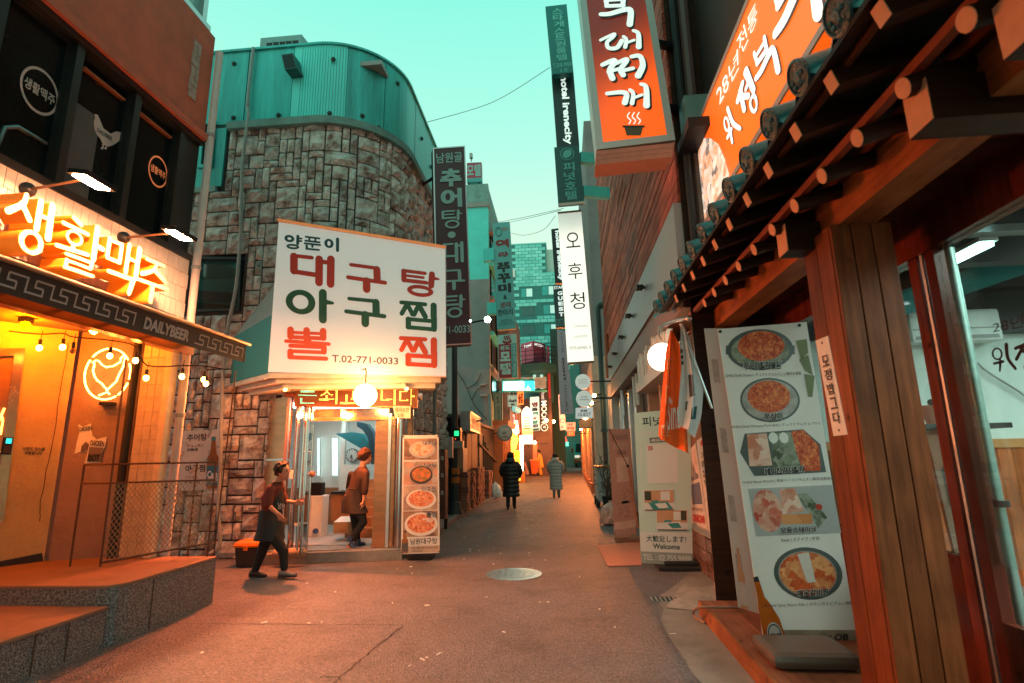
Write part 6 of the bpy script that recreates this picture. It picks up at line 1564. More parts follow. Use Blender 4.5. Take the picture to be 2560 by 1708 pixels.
# dry twig ball behind the flags
t = thing('twig_decoration','tangled ball of pale dry twigs behind the flags','decoration',PY(zC(355,760),7.0)); c = PY(zC(355,760),7.05); b = MB()
for k in range(60):
    a = V((rnd.gauss(0,1),rnd.gauss(0,.6),rnd.gauss(0,1))).normalized()*.24; e = V((rnd.gauss(0,1),rnd.gauss(0,.6),rnd.gauss(0,1))).normalized()*.24; b.tube([c+a,c+(a+e)*.6,c+e],.004,4)
tag(b.build('twigs',mat('twig_pale',(.45,.38,.3),.7),t),kind='stuff')
# welcome banner
wq = QY((1585,1033),(1725,1020),(1732,1415),(1603,1408),8.5)
t = thing('hotel_banner','pale mint hotel banner reading Welcome with two bedroom photos','banner',wq.at(.5,1))
M_mint = mat('banner_mint',(.62,.8,.72),.45,0,.04,2)
slab('banner_sheet',wq,.006,M_mint,t)
put(t,wq,'피넛호텔',(.14,.035,.86,.1),M_ink,.01); sheet('rule',wq,M_whi,t,(.1,.115,.9,.118)); put(t,wq,'ピナッツホテル',(.13,.13,.86,.17),M_whi,.01)
sheet('caption_bar',wq,mat('bar_grey',(.12,.14,.13),.5),t,(.26,.18,.72,.215)); put(t,wq,'微信二維碼',(.29,.186,.69,.21),M_whi,.01,.007)
frame_rect('line_frame',wq,M_whi,t,(.08,.2,.85,.51),.006,.0035); sheet('blank_card',wq,M_whi,t,(.19,.225,.76,.485),.006)
sheet('avatar',wq,mat('avatar_pink',(.6,.3,.25),.5,0,.4,30),t,(.22,.235,.31,.265),.009)
M_rm = mat('wall_peach',(.65,.36,.2),.5,0,.1); M_bl = mat('bed_teal',(.05,.3,.3),.5,0,.3,20)
for r,k in (((.1,.525,.68,.665),0),((.32,.655,.92,.79),1)):
    p = sheet('photo',wq,M_whi,t,r,.006+.003*k); s_ = wq.sub(*r,.012+.003*k)
    sheet('photo_wall',s_,M_rm,p,(.03,.04,.97,.6),.001); sheet('photo_window',s_,M_whi,p,(.55,.1,.85,.5),.0015)
    MB().add([s_.at(*q,.002) for q in [(.15,.62),(.75,.55),(.95,.9),(.3,.95)]],[(0,1,2,3)]).build('photo_bed',M_bl if k == 0 else M_whi,p,fix=False)
    MB().add([s_.at(*q,.0025) for q in [(.35,.66),(.7,.62),(.8,.85),(.5,.88)]],[(0,1,2,3)]).build('photo_throw',M_whi if k == 0 else M_bl,p,fix=False)
    sheet('photo_plant',s_,mat('plant_print',(.05,.06,.03),.6,0,.5,40),p,(.04,.08,.25,.5) if k == 0 else (.78,.06,.95,.5),.003); sheet('photo_floor',s_,mat('floor_print',(.1,.07,.06),.6,0,.3),p,(.03,.93,.97,.98),.003)
    sheet('photo_pillow',s_,M_bl,p,(.25,.5,.48,.6),.003)
sheet('white_band',wq,M_whi,t,(0,.8,1,.925)); put(t,wq,'大歓迎します!',(.12,.82,.88,.862),M_tg,.01,.006); put(t,wq,'Welcome',(.24,.872,.76,.905),M_tg,.02,.006)
sheet('grey_band',wq,mat('band_grey',(.36,.4,.38),.5),t,(0,.925,1,1)); put(t,wq,'TEL : 02.755.9888',(.04,.942,.97,.978),M_whi,.015,.006)
MB().cyl((1.5,8.56,.12),(1.5,8.53,2.25),.014,8).build('pole',M_darkm,t)
b_ = MB(); 
MB().box(1.28,8.35,.004,1.95,8.95,.06).build('base_plate',M_rub,t,bevel=.015); MB().box(1.38,8.42,.06,1.85,8.88,.12).build('base_top',M_rub,t,bevel=.02)
# pink back of the other banner
pq = QY((1520,1073),(1575,1073),(1592,1337),(1536,1347),11.2)
t = thing('hotel_banner','pinkish rear side of a hotel banner propped on a stand beyond the mint one','banner',pq.at(.5,1))
M_pk = mat('banner_pink',(.42,.22,.18),.6,0,.06,2); M_pk2 = mat('pink_light',(.55,.36,.31),.6); M_pk3 = mat('pink_dark',(.26,.14,.12),.6)
slab('banner_sheet',pq,.006,M_pk,t); put(t,pq,'피넛호텔',(.15,.05,.88,.11),M_pk3,.02,mirror=True); put(t,pq,'花生酒店',(.18,.135,.88,.19),M_pk2,.01,mirror=True); sheet('caption_bar',pq,M_pk3,t,(.35,.21,.75,.245))
sheet('blank_card',pq,M_pk2,t,(.27,.27,.85,.5)); sheet('photo_ghost',pq,mat('pink_mottle',(.38,.2,.17),.6,0,.5,20),t,(.42,.55,.95,.7)); sheet('photo_ghost',pq,MC['pink_mottle'],t,(.2,.68,.75,.83)); sheet('text_band',pq,M_pk2,t,(0,.86,1,.93)); put(t,pq,'TEL 02.755.9888',(.1,.94,.95,.98),M_pk2,.01,mirror=True)
st = MB(); MB().cyl(PY(z6(120,878),11.0),PY(z6(250,1135),11.0),.008,6).build('stay_rod',M_darkm,t); MB().cyl(PY(z6(250,1135),11.0),PY(z6(325,1568),11.0),.018,8).build('stand_pole',mat('pole_copper',(.5,.25,.16),.3,.7),t); MB().sphere(PY(z6(250,1135),11.0),.03,8,6).build('joint',M_rub,t)
c = PG(zG(2030,165)); MB().box(c.x-.35,10.9,.004,c.x+.45,11.4,.06).build('base_plate',mat('base_wood',(.2,.08,.04),.6),t,bevel=.01)
# door mat
mq = [PG(q,.012) for q in [(1493,1365),(1600,1350),(1620,1412),(1522,1415)]]
t = thing('door_mat','reddish door mat lying on the alley in front of the hotel banners','mat',mq[0].lerp(mq[2],.5))
mq = [V((.53,10.5,.014)),V((1.25,10.85,.014)),V((1.2,8.75,.014)),V((.7,8.62,.014))]
mq = [PG(zG(*q),.014) for q in [(1808,218),(2085,190),(2100,345),(1880,352)]]
MB().prism(mq,(0,0,-.01)).build('mat_sheet',mat('mat_red',(.55,.22,.14),.8,0,.15,12,.4,80),t)
# rubbish bag
def bag(name,label,c,r,h,m,seed):
    r_ = random.Random(seed); t = thing(name,label,'rubbish bag',c); rings = []
    prof = [(.55,0),(.95,.08),(1.05,.3),(.95,.55),(.7,.75),(.35,.88),(.12,.94),(.2,1.0)]
    for k,(w,z) in enumerate(prof):
        rings.append([Vector(c)+V((r*w*(1+r_.uniform(-.12,.12))*math.cos(a*math.pi/9),r*w*.8*(1+r_.uniform(-.12,.12))*math.sin(a*math.pi/9),h*z)) for a in range(18)])
    MB().loft(rings).build('sack',m,t,smooth=False); MB().lathe([(r*.16,0),(r*.16,.03)],Vector(c)+V((0,0,h*.92)),n=10).build('knot',m,t); return t
M_plas = mat('plastic_bag',(.6,.55,.52),.3,0,.35,9,.5,14)
bag('rubbish_bag','translucent rubbish bag full of pink waste by the propped banner',(1.06,13.6,.004),.27,.55,mat('plastic_pink',(.55,.34,.3),.35,0,.5,9,.6,12),4)
# ------------------------------------------------------------------ DOWN THE ALLEY, left side
rw = Z(1230,1000,6.27); rx = Z(1400,1000,6.272); rl = Z(1090,900,3.92)
M_curb = M_kerb
b = MB()
kp_ = [(-2.72,9.8),(-2.74,12.2),(-2.9,15.0),(-2.95,17.6),(-2.72,19.6),(-2.68,24),(-2.6,30)]
for k,(p,q) in enumerate(zip(kp_,kp_[1:])):
    n = max(1,int((Vector(q)-Vector(p)).length/1.1))
    for i in range(n):
        a = Vector(p).lerp(Vector(q),i/n); c = Vector(p).lerp(Vector(q),(i+1)/n)
        o = MB().prism([V((a.x,a.y+.008,gz(a.y)-.05)),V((c.x,c.y-.008,gz(c.y)-.05)),V((c.x-.17,c.y-.008,gz(c.y)-.05)),V((a.x-.17,a.y+.008,gz(a.y)-.05))],(0,0,.17)).build('kerb_block',M_kerb,None,bevel=.012)
        tag(o,kind='structure'); o['label'] = 'worn kerb stone along the left edge of the alley'
pv = [(x-.175,y) for x,y in kp_]
tag(MB().prism([V((x,y,-.05)) for x,y in pv]+[V((-5,30,-.05)),V((-5,9.8,-.05))],(0,0,.15)).build('pavement',M_conc),'raised concrete pavement strip along the left shops',kind='structure')
# utility pole with control box
pb = V((-3.05,15.3,.1)); pt = PY(z2(262,60),15.3)
t = thing('utility_pole','dark steel utility pole with orange warning bands and a green lit control box','pole',pb)
top = V((pb.x-.06,pb.y,6.3))
MB().tube([pb,pb+V((0,0,.12)),pb+V((0,0,.16)),pb+V((0,0,.3)),pb+V((0,0,.34)),pb+(top-pb)*.4,top],[.2,.2,.17,.15,.1,.095,.08],16).build('shaft',mat('pole_green',(.035,.045,.045),.5,.2,.2),t,smooth=True)
for z in (1.08,.83): MB().cyl(pb+V((0,0,z)),pb+V((0,0,z+.16)),.108,16).build('warning_band',mat('band_orange',(.5,.16,.02),.6,0,.25,20),t,smooth=True)
c = PY(rl(212,745),15.15); MB().box(c.x-.11,15.0,c.z-.2,c.x+.11,15.22,c.z+.22).build('control_box',M_black,t,bevel=.01)
MB().box(c.x-.06,14.985,c.z+.0,c.x+.06,14.998,c.z+.13).build('screen',emis('screen_green',(.02,.9,.25),1.6),t); MB().box(c.x-.04,14.985,c.z-.1,c.x-.02,14.998,c.z-.07).build('led',emis('led_red',(1,.1,.02),2),t)
c = PY(rl(215,830),15.1); MB().box(c.x-.14,14.97,c.z-.1,c.x+.16,15.2,c.z+.1).build('junction_box',M_grey,t,bevel=.008)
c = PY(rl(230,950),15.1); MB().obox(c,(.05,0,-.01),(0.0,0,.3),(0,.01,0)).build('tag_board',mat('tag_wood',(.4,.22,.12),.7),t)
# drainpipe and notice panel on the stone side wall
t = thing('drainpipe','grey-green drainpipe beside the rough stone side wall','pipe',PY(rl(120,1500),13))
MB().cyl(V((-3.08,13,.1)),V((-3.12,13,4.0)),.05,10).build('pipe',mat('pipe_green',(.2,.28,.27),.5,0,.15),t,smooth=True)
t = thing('street_notice_panel','weathered grey notice panel with stickers next to the utility pole','panel',PY(rl(120,950),12.2))
q = QY(rl(65,750),rl(160,755),rl(160,960),rl(70,955),12.2); slab('panel',q,.12,M_grey,t); sheet('sticker',q,mat('sticker_pale',(.4,.42,.4),.6,0,.3,20),t,(.08,.05,.6,.45)); sheet('sticker',q,mat('sticker_blue',(.1,.16,.22),.6),t,(.15,.6,.5,.8)); sheet('sticker',q,mat('sticker_orange',(.5,.2,.05),.6),t,(.1,.84,.45,.98))
MB().bar(q.at(.3,1)-V((0,-.06,0)),V((q.at(.3,1).x,12.26,.1)),.07).build('leg',M_darkm,t)
t = thing('cable_cabinet','narrow dark rusty cabinet standing behind the food banner','cabinet',PY(rl(60,1550),11.6))
q = QY(rl(40,870),rl(90,880),rl(90,1560),rl(35,1560),11.6); slab('body',q,.25,mat('cabinet_rust',(.1,.05,.035),.6,.2,.4,8),t)
for v in (.1,.35,.6): sheet('plate',q,MC['sticker_pale'],t,(.2,v,.7,v+.06))

# low shop with brick piles
LS = thing('low_shop','low dark closed shop with timber panels and a sloping side wall','shop',(-3.4,19,0))
MB().box(-6,15.4,0,-3.12,24.5,2.75).build('wall',mat('shop_black',(.03,.028,.027),.8,0,.3,4),LS)
MB().box(-6,15.3,2.75,-3.02,24.5,2.85).build('roof_edge',mat('eave_grey',(.12,.12,.12),.7),LS)
for k,(y0,y1,m) in enumerate(((17.3,18.2,mat('panel_brown',(.16,.08,.05),.6,0,.25)),(18.3,19.4,MC['panel_brown']),(19.9,20.7,mat('panel_grey',(.1,.09,.08),.6)))): MB().box(-3.14,y0,.1,-3.08,y1,2.5).build('panel',m,LS)
MB().box(-3.1,16.5,1.1,-3.05,17.2,1.9).build('electric_meter',M_grey,LS)
for k in range(5): MB().bar((-3.07,20.8+.6*k,.1),(-3.07,20.8+.6*k,2.4-.22*k),.08,.04).build('plank',mat('plank_grey',(.12,.085,.06),.7,0,.2),LS)
MB().bar((-3.05,19.6,2.1),(-3.05,24.6,1.4),.08,.05).build('sloping_rail',MC['plank_grey'],LS)
# sign box on its wall
t = thing('wall_sign_box','old grey light box sign with faded letters on the low shop','sign',(-2.9,18,3))
f = [PX(rl(*q),-2.72) for q in [(335,500),(432,565),(432,725),(338,690)]]; q = Q(*f)
slab('box',q,.3,mat('box_pale',(.42,.43,.42),.5,0,.15,4,dirt=.4),t); frame_rect('rim',q,M_alum,t,t=.04,off=.01); put(t,q,'한식당',(.15,.25,.9,.8),mat('faded',(.2,.12,.11),.6),.02)
MB().bar((-3.1,17.2,2.75),(-2.5,17.2,2.75),.04).build('bracket',M_darkm,t)
# brick piles : every brick a piece
M_brk = [mat('pile_brick%d' % k,c,.85,0,.25,9,.3) for k,c in enumerate(((.33,.13,.08),(.26,.1,.07),(.38,.17,.1)))]
for k,(y,nrow,ncol,hh) in enumerate(((16.0,13,1,1.12),(17.0,13,1,1.1),(18.0,14,3,1.2),(20.6,12,2,1.05))):
    t = thing('brick_pile',('first narrow pile of red bricks right after the utility pole','second narrow pile of red bricks by the closed shop','widest pile of red bricks stacked on the pavement','farthest pile of red bricks before the white plastic bag')[k],'brick pile',(-2.95,y,.1),'brick piles along the left wall')
    for r in range(nrow):
        for c in range(ncol*2):
            o = rnd.uniform(-.02,.02); o2 = rnd.uniform(-.015,.015)
            bx = MB().box(-3.03+o,y+.25*c+o2,.1+r*.085,-2.83+o,y+.25*c+.235+o2,.1+r*.085+.078).build('brick',rnd.choice(M_brk),t)
bag('shopping_bag','big white plastic bag standing by the left kerb behind the dark-coated walker',(-2.72,21.5,.06),.25,.62,mat('plastic_white',(.62,.66,.63),.3,0,.2,9,.5,14),9)
# grey tower house
GY = 24.5
q = Q(PY(r1(200,330),GY),PY(r1(425,330),GY),PY(rl(532,600),GY),PY(rl(100,600),GY))
C_ = thing('grey_house','tall narrow house with bare grey wall, teal upper part and side windows','building',(-4,GY,0))
xr_,zt_,zm_ = PY(rl(530,400),GY).x,PY(r1(420,335),GY).z,PY(r1(400,1003),GY).z
M_gw = mat('grey_render',(.25,.255,.25),.85,0,.18,.8,.3,20,dirt=.45,dirtcol=(.1,.1,.1))
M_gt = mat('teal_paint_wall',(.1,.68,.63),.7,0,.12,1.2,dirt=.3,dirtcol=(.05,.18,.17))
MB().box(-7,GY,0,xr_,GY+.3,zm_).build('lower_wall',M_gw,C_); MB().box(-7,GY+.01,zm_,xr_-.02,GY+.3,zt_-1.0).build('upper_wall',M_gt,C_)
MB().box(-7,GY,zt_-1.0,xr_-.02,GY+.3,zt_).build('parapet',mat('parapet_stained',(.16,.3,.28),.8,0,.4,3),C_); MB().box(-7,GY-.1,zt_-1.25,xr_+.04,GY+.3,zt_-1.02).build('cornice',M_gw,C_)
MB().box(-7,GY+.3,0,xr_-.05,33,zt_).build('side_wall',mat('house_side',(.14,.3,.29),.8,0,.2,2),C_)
for k in range(5):
    z = 4.2+1.75*k
    for y in (25.2,27.2,29.4): MB().box(xr_-.06,y,z,xr_+.02,y+1.5,z+1.2).build('window',M_wgl,C_)
    MB().box(xr_-.06,GY+.3,z+1.3,xr_+.16,33,z+1.5).build('balcony_slab',M_gt if k % 2 else M_gw,C_)
for k in (1,3): c = PY(r1(470,815 if k == 3 else 1160),25.5); MB().box(c.x-.3,25.5,c.z-.5,c.x+.25,26.3,c.z+.5).build('air_conditioner_cage',M_gt,C_)
MB().cyl((xr_+.1,GY-.15,.5),(xr_+.02,GY-.15,4.4),.08,10).build('drainpipe',mat('pipe_teal',(.14,.26,.25),.5),C_,smooth=True)
for q0 in ((465,240),(470,345)): c = PY(rl(*q0),GY); MB().box(c.x-.14,GY-.3,c.z-.06,c.x+.14,GY,c.z).build('vent_cowl',MC['box_pale'],C_)
for pts in ([(150,30),(280,230),(370,430),(500,590)],[(300,280),(400,220),(440,130)],[(350,400),(400,300),(500,240)]): MB().tube(smooth_line([tuple(PY(rl(*q),GY-.06)) for q in pts],4),.015,5).build('wall_cable',M_cable,C_)
# street lamp head on an arm
p = PY(r1(445,1285),14.0)
t = thing('street_lamp','glaring white street lamp on an arm beside the brown vertical sign','lamp',p)
MB().sphere(p,.085,12,8).build('lamp_head',emis('lamp_cool',(.75,1,.92),40),t,smooth=True); MB().cyl(p+V((-.75,.6,.05)),p,.025,8).build('arm',M_darkm,t); MB().sphere(PY(r1(325,1295),11.6),.03,8,6).build('glint_bead',emis('glint',(.8,1,.95),6),t)  # small glowing bead stands in for a glint

def sign(name,label,cat,q,th,m,group=None):
    t = thing(name,label,cat,q.at(.5,1),group); slab('box',q,th,m,t); return t
# brown vertical sign
q = Q(PY(D(993,340),11.6),PY(D(1067,335),11.9),PY(D(1083,790),11.9),PY(D(1003,795),11.6))
M_bro = mat('sign_brown',(.085,.032,.04),.45,0,.1,2)
t = sign('vertical_sign','tall brown vertical sign with pale Korean letters beside the rounded building','sign',q,.25,M_bro)
M_pt = mat('print_paleteal',(.3,.52,.5),.5,0,0)
frame_rect('frame',q,M_alum,t,t=.03,off=.012)
put(t,q,'남원골',(.1,.03,.9,.085),M_pt,.015); 
for ch,v0,v1 in (('추',.12,.215),('어',.225,.325),('탕',.335,.435),('·',.45,.48),('대',.5,.61),('구',.63,.74),('탕',.76,.875)):
    if ch in GR: gput(t,q,ch,(.2,v0,.85,v1),M_pt,off=.02,wk=.9)
    elif ch == '·': MB().disc(q.at(.5,.465,.02),q.at(.62,.465,.02)-q.at(.5,.465,.02),q.at(.5,.448,.02)-q.at(.5,.465,.02),20).build('dot',M_pt,t,fix=False)
    else: put(t,q,ch,(.2,v0,.85,v1),M_pt,.05,.02)
put(t,q,'771-0033',(.08,.91,.95,.945),M_pt,.01,.02)
for v in (.15,.85): MB().bar(q.at(.0,v,-.12),q.at(-.4,v,-.12)+V((0,.3,0)),.05).build('bracket',M_darkm,t)
# roof sign on the grey house
q = QY(r1(300,188),r1(402,183),r1(405,318),r1(300,325),25)
t = sign('rooftop_sign','small motel sign standing on the roof edge of the grey house','sign',q,.3,mat('sign_pale_teal',(.2,.4,.4),.5))
sheet('letter_panel',q,mat('print_crimson',(.3,.03,.06),.5),t,(0,.03,1,.8),.006); put(t,q,'모텔',(-.0,.1,.95,.72),MC['sign_pale_teal'],.03,.012); sheet('strip',q,mat('strip_teal',(.05,.3,.3),.5),t,(0,.82,1,1),.006)
for x in (315,385): MB().bar(PY(r1(x,325),25.1),PY(r1(x,350),25.1),.05).build('stand',M_darkm,t)
MB().bar(PY(r1(330,180),25.1),PY(r1(335,140),25.1),.04).build('lamp_stem',M_darkm,t); MB().box(*(PY(r1(318,150),25)),*(PY(r1(342,133),25.2))).build('lamp_head',M_grey,t)
# teal vertical sign
q = QY(r1(480,610),r1(598,600),r1(642,1345),r1(512,1358),20)
M_ts = mat('sign_teal',(.12,.42,.42),.5,0,.1,2)
t = sign('vertical_sign','teal vertical sign with dark red and black brush letters and an ampersand','sign',q,.25,M_ts)
MB().disc(q.at(.33,.09,.02),(q.at(.53,.09)-q.at(.33,.09)),(q.at(.33,.06)-q.at(.33,.1))*1.2,20,ring=.7).build('emblem',mat('emblem',(.05,.22,.22),.5),t,fix=False); put(t,q,'열라',(.55,.05,.9,.085),M_red,.0)
M_dr = mat('print_darkred',(.22,.012,.012),.5,0,0)
put(t,q,'열',(.12,.165,.92,.275),M_dr,.05); put(t,q,'라',(.25,.285,.85,.34),M_dr,.05)
for ch,v0,v1 in (('쭈',.385,.48),('꾸',.49,.58),('미',.585,.67)): put(t,q,ch,(.15,v0,.88,v1),M_ink,.06)
put(t,q,'&',(.42,.69,.62,.73),M_ink,.04); put(t,q,'생태',(.2,.755,.8,.81),M_dr,.02); put(t,q,'한마리',(.08,.82,.9,.88),M_ink,.02); put(t,q,'해물찜\n전골요리',(.1,.91,.9,.965),MC['emblem'],.01)
MB().bar(q.at(.05,1.0,-.1),q.at(1,1.0,-.1),.04).build('bottom_rail',MC['trim_orange'],t); MB().bar(q.at(0,.3,-.1),q.at(-.6,.3,-.1),.3,.5).build('bracket_box',M_gt,t); MB().bar(q.at(0,.8,-.1),q.at(-.5,.8,-.1),.25,.45).build('bracket_box',M_gt,t)
# bath-house motel sign
q = Q(PY(r1(515,1395),24),PY(r1(645,1385),24),PY(z2(765,340),24),PY(z2(610,345),24))
t = sign('vertical_sign','red and teal motel sign topped by a steaming hot spring mark','sign',q,.25,mat('sign_mint',(.28,.5,.47),.5))
sheet('red_panel',q,mat('panel_crimson',(.22,.02,.03),.5),t,(.03,.22,.7,1),.004); sheet('teal_panel',q,mat('panel_teal',(.03,.26,.27),.5),t,(.72,.22,1,1),.004)
MB().disc(q.at(.5,.16,.008),(q.at(.75,.16)-q.at(.5,.16)),(q.at(.5,.1)-q.at(.5,.16)),24).build('bath_mark',M_dr,t,fix=False); MB().disc(q.at(.5,.125,.012),(q.at(.7,.1)-q.at(.5,.1)),(q.at(.5,.1)-q.at(.5,.14)),24).build('bath_water',MC['sign_mint'],t,fix=False)
for u in (.38,.5,.62): MB().tube(smooth_line([tuple(q.at(*p,.02)) for p in [(u,.14),(u+.05,.11),(u-.03,.075),(u+.03,.03)]],4),.022,5).build('steam_mark',M_dr,t)
put(t,q,'성도',(.1,.25,.65,.36),M_pt,.03,.01); put(t,q,'모',(.1,.4,.66,.62),M_pt,.07,.01); put(t,q,'텔',(.1,.66,.66,.92),M_pt,.06,.01); put(t,q,'SUNG DO MOTEL',(.78,.24,.94,.97),M_pt,.02,.01,rot=90)
# lit motel sign with canopy frame
q = QY(z2(640,365),z2(900,360),z2(900,452),z2(640,455),28)
t = sign('lit_motel_sign','glowing cyan motel light box sign across the alley','sign',q,.35,emis('cyan_glow',(.03,.75,.72),2.5,(.05,.4,.4)))
put(t,q,'모텔',(.04,.08,.68,.94),emis('cyan_white',(.6,1,.95),4.5),.09,.02); sheet('glow_panel',q,emis('cyan_panel',(.35,1,.92),2.0),t,(.02,.03,.7,.97),.006)
put(t,q,'▲',(.72,.5,.9,.9),MC['cyan_white'],0,.02)
MB().bar(q.at(-.4,.02,.1),q.at(1.4,.02,.1),.06,.1).build('canopy_rail',M_gt,t); MB().bar(q.at(-.4,1.02,.1),q.at(1.4,1.02,.1),.06,.08).build('canopy_rail',M_gt,t)
sheet('side_sheet',q,mat('sheet_teal',(.1,.35,.34),.5),t,(-.4,0,-.02,1),-.1)
q2 = QY(z2(900,345),z2(995,340),z2(998,428),z2(905,425),27.5); t = thing('cloth_notice','white cloth notice hanging beside the glowing motel sign','notice',q2.at(.5,1)); slab('sheet',q2,.02,mat('notice_white',(.6,.68,.64),.6,0,.1,6),t); put(t,q2,'환영\n숙박',(.3,.2,.7,.8),MC['sign_mint'],.01); MB().bar(PY(z2(780,345),27.55),PY(z2(1000,338),27.55),.03).build('rod',M_whi,t)
# izakaya board, beer board, lanterns, signs
q = QY(z2(565,465),z2(640,462),z2(640,708),z2(575,715),25.2)
t = sign('izakaya_sign','framed teal vertical IZAKAYA sign above the orange shopfront','sign',q,.15,mat('izakaya_teal',(.16,.33,.31),.5)); frame_rect('frame',q,MC['print_teal'],t,(.08,.04,.92,.97),.02,.008); vput(t,q,'新千',(.35,.1,.68,.4),M_tg,.03); put(t,q,'IZAKAYA',(.4,.45,.68,.9),M_tg,.02,rot=90)
q = QY(z2(680,482),z2(762,480),z2(765,575),z2(683,577),27); t = sign('beer_sign','pale rounded beer sign board reading Asahi below the motel sign','sign',q,.15,emis('beer_board',(.3,.75,.65),.35,(.4,.6,.55))); put(t,q,'Asahi',(.1,.35,.9,.65),M_ink,.04,shear=.2); put(t,q,'▬',(.3,.75,.7,.88),M_tg,0); frame_rect('border',q,MC['sign_mint'],t,(.03,.03,.97,.97),.03,.008)
q = QY(z2(765,455),z2(812,455),z2(812,560),z2(765,562),27.4); t = sign('orange_side_sign','small orange lit sign right of the beer board','sign',q,.1,emis('side_orange',(1,.28,.05),1.1)); put(t,q,'술집',(.1,.1,.9,.9),M_dr,.05)
for k,(x,y) in enumerate(((742,597),(765,608))):
    p = PY(z2(x,y),27.2+.2*k); t = thing('mint_lantern',('left','right')[k]+' one of two round mint paper lanterns under the beer sign','lantern',p,'round mint lanterns'); MB().sphere(p,.17,12,8,.9).build('shade',emis('lantern_mint',(.25,.8,.72),.6,(.3,.6,.55)),t,smooth=True); MB().cyl(p+V((0,0,.15)),p+V((0,0,.3)),.02,6).build('cord',M_cable,t)
p = PY(z2(660,793),24.3); rr = .36
t = thing('round_sign','round grey-green sign on the orange left shopfront','sign',p); MB().lathe([(rr,0),(rr,.1),(rr*.94,.12)],p+V((0,.1,0)),(0,-1,0),26).build('disc',mat('disc_grey',(.3,.38,.36),.5),t)
q = Q(p+V((-rr,-.03,rr)),p+V((rr,-.03,rr)),p+V((rr,-.03,-rr)),p+V((-rr,-.03,-rr))); MB().disc(q.at(.5,.5,.0),(rr*.9,0,0),(0,0,rr*.9),26,ring=.93).build('ring',M_tg,t,fix=False); put(t,q,'27',(.38,.42,.62,.58),M_tg,.02); put(t,q,'coffee',(.28,.68,.72,.78),M_tg,.01)
MB().bar(p+V((-.3,.1,0)),p+V((-.75,.1,0)),.05).build('arm',M_darkm,t)
# left row shopfront (orange timber shop) from y=24.5 on
LX = -2.75
S_ = thing('orange_timber_shop','warmly lit timber bar front with slats beyond the low shop','shop',(LX-.5,28,0))
MB().box(-6,24.8,0,LX,36,3.0).build('front_wall',mat('bar_timber',(.45,.2,.08),.6,0,.2),S_)
for k in range(18): MB().box(LX,25+.32*k,.4,LX+.05,25.12+.32*k,2.75).build('slat',wood('bar_slat',(.3,.11,.04),(.5,.2,.08),2),S_)
MB().box(-6,24.8,3.0,LX+.25,36,3.25).build('eave',mat('bar_eave',(.35,.14,.06),.6),S_)
MB().box(-6,28,3.25,LX+.02,36,10).build('upper_storey',mat('bar_upper',(.2,.16,.15),.7,0,.3,2),S_)
for k,(y,z) in enumerate(((28.5,4.0),(30.5,4.0),(32.5,4.0),(29,6.2),(31.5,6.2))): MB().box(LX-.01,y,z,LX+.06,y+1.1,z+1.3).build('window',M_wgl,S_)
for k in range(7): MB().box(LX+.05,30.5+.55*k,3.35+.0*k,LX+.12,30.9+.55*k,4.6+rnd.uniform(-.3,.5)).build('hanging_board',mat('board_dusk%d' % (k % 3),((.35,.2,.2),(.5,.4,.38),(.15,.08,.1))[k % 3],.6,0,.5,9),S_)
M_lan = emis('lantern_amber',(1,.36,.02),9)
for k,(x,y,Yp) in enumerate(((700,850,28.5),(715,895,28.8),(690,905,28.2),(730,845,29.4))):
    p = PY(z2(x,y),Yp); t = thing('amber_lantern',('upper left','lower right','lower left','upper right')[k]+' glowing amber paper lantern of the bar front cluster','lantern',p,'amber lanterns at the timber bar')
    MB().sphere(p,.26,12,10,1.35).build('shade',M_lan,t,smooth=True); put(t,Q(p+V((-.2,-.27,.25)),p+V((.2,-.27,.25)),p+V((.2,-.27,-.25)),p+V((-.2,-.27,-.25))),'酒',(.2,.1,.8,.9),M_dr,.03); MB().cyl(p+V((0,0,.34)),p+V((0,0,.4)),.1,10).build('cap',M_ink,t)
q = QY(z2(735,935),z2(785,935),z2(785,1180),z2(745,1180),29.5); t = sign('yellow_menu_sign','glowing yellow standing menu sign hidden partly by the dark-coated walker','sign',q,.2,emis('menu_yellow',(1,.42,.02),6)); put(t,q,'생맥주\n안주',(.1,.05,.9,.5),M_dr,.03)
q = QY(z2(780,815),z2(808,815),z2(808,1105),z2(785,1105),30.5); t = sign('lit_column_sign','tall blinding white lit column sign at the bar corner','sign',q,.2,emis('column_white',(1,.7,.35),14)); MB().box(q.at(0,1).x-.1,30.5,gz(30.5),q.at(1,1).x+.1,30.8,q.at(0,1).z).build('base',MC['bar_timber'],t)
q = QY(z2(798,600),z2(882,600),z2(887,808),z2(800,808),28); t = thing('arched_lit_sign','bright cream vertical light box with rounded top over the bar','sign',q.at(.5,1))
pts = [q.at(u,v) for u,v in ((0,1),(1,1),(1,.12),(.85,.0),(.6,-.1),(.4,-.1),(.15,0),(0,.12))]; MB().prism(pts,(0,.25,0)).build('box',glow_sign('arch_glow',(1,.36,.1),(1,.8,.5),2,5,(.6,.5,.4),q.at(.5,1),q.at(.5,.2),q.at(.5,1)),t)
for k in range(5): sheet('text_row',q,mat('row_tan',(.6,.3,.15),.6,0,.5,40),t,(.18,.3+.11*k,.8,.34+.11*k),.006)
q = QY(z2(812,812),z2(884,810),z2(884,880),z2(812,880),28.4); t = sign('white_lit_box_sign','small square white light box under the arched cream sign','sign',q,.2,emis('box_white',(1,.8,.5),10)); MB().bar(q.at(.5,1,-.1),V((q.at(.5,1).x,28.5,q.at(.5,1).z-.2)),.06).build('stem',M_darkm,t)
p = PY(z2(740,770),28.8); t = thing('wall_uplight','white glaring lamp fitting beside the round sign','lamp',p); MB().lathe([(.1,0),(.26,.4)],p+V((.15,0,-.2)),(-.5,-.2,1),12).build('shade',emis('uplight',(.85,1,.85),2.2),t)
